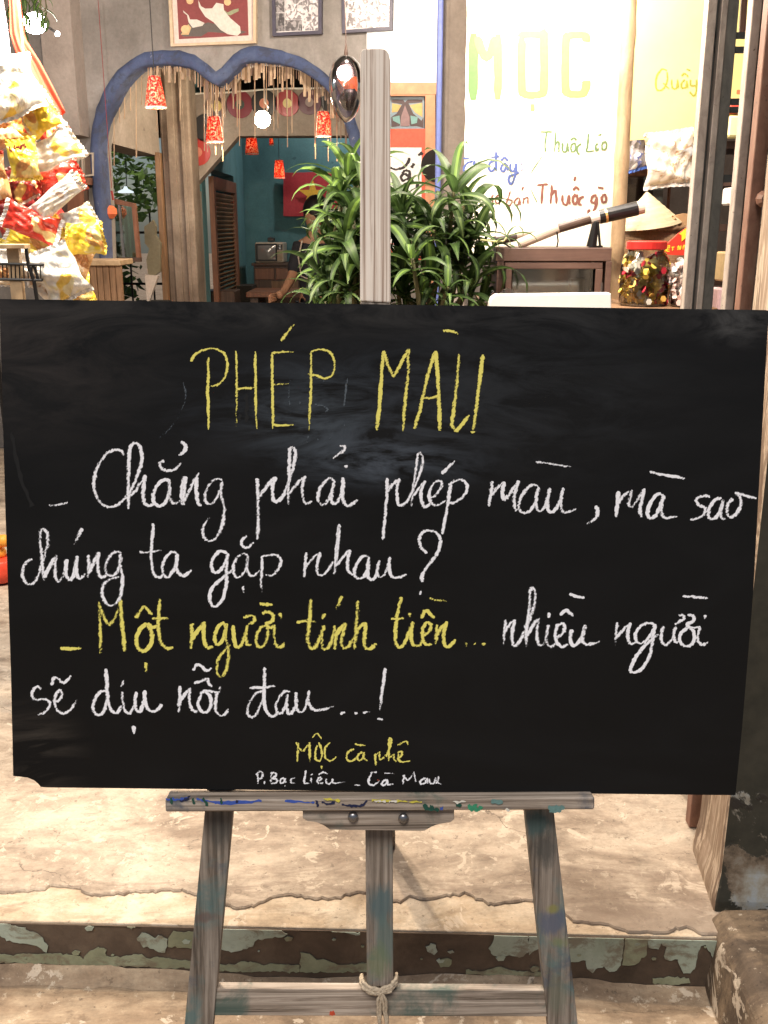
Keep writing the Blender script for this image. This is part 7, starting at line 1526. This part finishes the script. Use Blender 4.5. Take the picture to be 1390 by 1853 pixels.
# hanging greenery by the star lamp (top left)
t = thing('hanging_plant', W(52, -20, 4.7), 'yellow green sprays of leaves around the star bright lamp at the top left', 'plant')
r = random.Random(4)
m = MB()
for i in range(7):
    a = W(44 + i * 5, -30, 4.7); b = W(18 + i * 11, r.uniform(2, 40), 4.65); m.tube([a, a.lerp(b, .5) + Vector((.01, 0, 0)), b], .0025, 5)
m.tube([W(60, -30, 4.7), Vector((W(60, -30, 4.7).x, 4.7, 3.29))], .003, 5)
m.build('stem', MAT['stem'], t)
for i in range(46):
    x = r.uniform(14, 84); y = r.uniform(-18, 26) + abs(x - 55) * .25 + (r.uniform(20, 50) if x < 44 and i % 3 == 0 else 0)
    o = bpy.data.objects.new('leaf', LV[r.choice((3, 8, 0, 2))]); COL.objects.link(o); o.parent = t
    R3 = Matrix.Rotation(r.uniform(0, 6.28), 3, 'Z') @ Matrix.Rotation(r.uniform(.2, 1.6), 3, 'Y')
    o.matrix_local = Matrix.Translation(W(x, y, 4.7 + r.uniform(-.1, .1)) - WORLD_LOC[t.name]) @ R3.to_4x4() @ Matrix.Scale(r.uniform(.3, .55), 4)
# garden beyond the left opening
def foliage(name, c, R, n, seed, label):
    r = random.Random(seed); m = MB()
    for i in range(n):
        a, b = r.uniform(0, 6.28), math.acos(r.uniform(-1, 1)); q = r.uniform(.3, 1) ** .5
        p = Vector(c) + Vector((R[0] * q * math.sin(b) * math.cos(a), R[1] * q * math.sin(b) * math.sin(a), R[2] * q * math.cos(b)))
        d = Vector((r.gauss(0, 1), r.gauss(0, 1), r.gauss(0, .5))).normalized(); e = d.cross(Vector((r.gauss(0, 1), r.gauss(0, 1), r.gauss(0, 1)))).normalized(); s_ = r.uniform(.04, .09)
        m.add([p - d * s_, p + e * s_ * .45, p + d * s_, p - e * s_ * .45], [(0, 1, 2, 3)], 0 if r.random() < .75 else 1)
    t = thing(name, (c[0], c[1], 0), label, 'tree')
    m.build('crown', [G_mid, G_lime], t); m2 = MB(); m2.tube([(c[0], c[1], 0), (c[0] + .05, c[1], c[2] * .5), (c[0], c[1], c[2])], [.08, .06, .03], 8); m2.build('trunk', MAT['stem'], t); return t
foliage('garden_tree', (-3.3, 11.9, 1.95), (1.0, .7, .5), 900, 5, 'bright green garden tree glimpsed beyond the left arch opening')
foliage('garden_shrub', (-2.75, 9.9, 1.05), (.42, .35, .5), 260, 6, 'leafy shrub outside behind the paper bouquet')
m = MB(); 
for i in range(3): m.tube([(-3.6, 9.3, .55 + i * .45), (-1.9, 9.3, .55 + i * .45)], .012, 6)
for i in range(9): m.tube([(-3.5 + i * .2, 9.3, 0), (-3.5 + i * .2, 9.3, 1.62)], .009, 6)
o = m.build('garden_railing', MAT['black_wire'], origin=(-2.7, 9.3, 0)); tag(o, 'thin black railing outside the left opening', 'railing')
# red pot with orange fruit at the left edge
c = FL(-8, 1062); t = thing('red_bowl', c, 'red pot heaped with orange fruit at the left edge behind the chalkboard', 'pot')
m = MB(); s = .0019 * 1.02; m.lathe([(.03, 0), (.055, .01), (.068, .05), (.062, .095), (.055, .10)], c + Vector((0, .06, 0)), 24); m.build('pot_body', flat('red_glaze', (.62, .06, .03), .3), t, smooth=True)
m = MB(); r = random.Random(3)
for i in range(9): m.sphere(c + Vector((r.uniform(-.04, .04), .06 + r.uniform(-.03, .03), .11 + .055 * (i % 3) + r.uniform(0, .01))), .026, 10, 7)
m.build('fruit', flat('orange_fruit', (.75, .32, .04), .45), t, smooth=True)

# ------------------------------------------------------------------ lamps of the shop (out of view above; some are added only to brighten a spot)
def shop_or_fill_lamp(loc, pw, label, col=(1, .86, .72), r_=.05):
    t = thing('shop_or_fill_lamp', loc, label, 'lamp'); L_ = Vector(loc)
    m = MB(); m.sphere(L_, .035, 14, 10); m.build('bulb', MAT['bulb'], t, smooth=True)
    m = MB(); m.lathe([(.016, .03), (.018, .06), (.02, .08)], L_, 12); m.tube([L_ + Vector((0, 0, .08)), (L_.x, L_.y, 3.29)], .003, 5); m.build('cord', MAT['black'], t)
    lamp('shop_or_fill_light', L_ - Vector((0, 0, .045)), pw, col, r_)
m = MB(); 
for (a, b) in ((-1.4, 2.2), ): pass
shop_or_fill_lamp((.50, 3.30, 2.42), 75, 'bright bare bulb hanging in front of the white menu sign')
shop_or_fill_lamp((-.92, 2.75, 2.3), 115, 'bright bare bulb hanging above the snack packets')
shop_or_fill_lamp((.62, 2.62, 2.28), 55, 'added unseen bulb brightening the jars on the snack counter')  # added bulb, placed to brighten the sweets and counter
shop_or_fill_lamp((-.15, 5.0, 2.72), 70, 'bare bulb in front of the whitened wall patch')
shop_or_fill_lamp((-.55, 2.45, 2.55), 150, 'added unseen bulb brightening the floor just behind the chalkboard', (1, .81, .60))  # added bulb, there to make the floor brighter
shop_or_fill_lamp((-.2, 9.15, 2.75), 38, 'added unseen fill bulb high in the back room', (1, .92, .86))  # added fill light, hidden from view, lifting the teal room
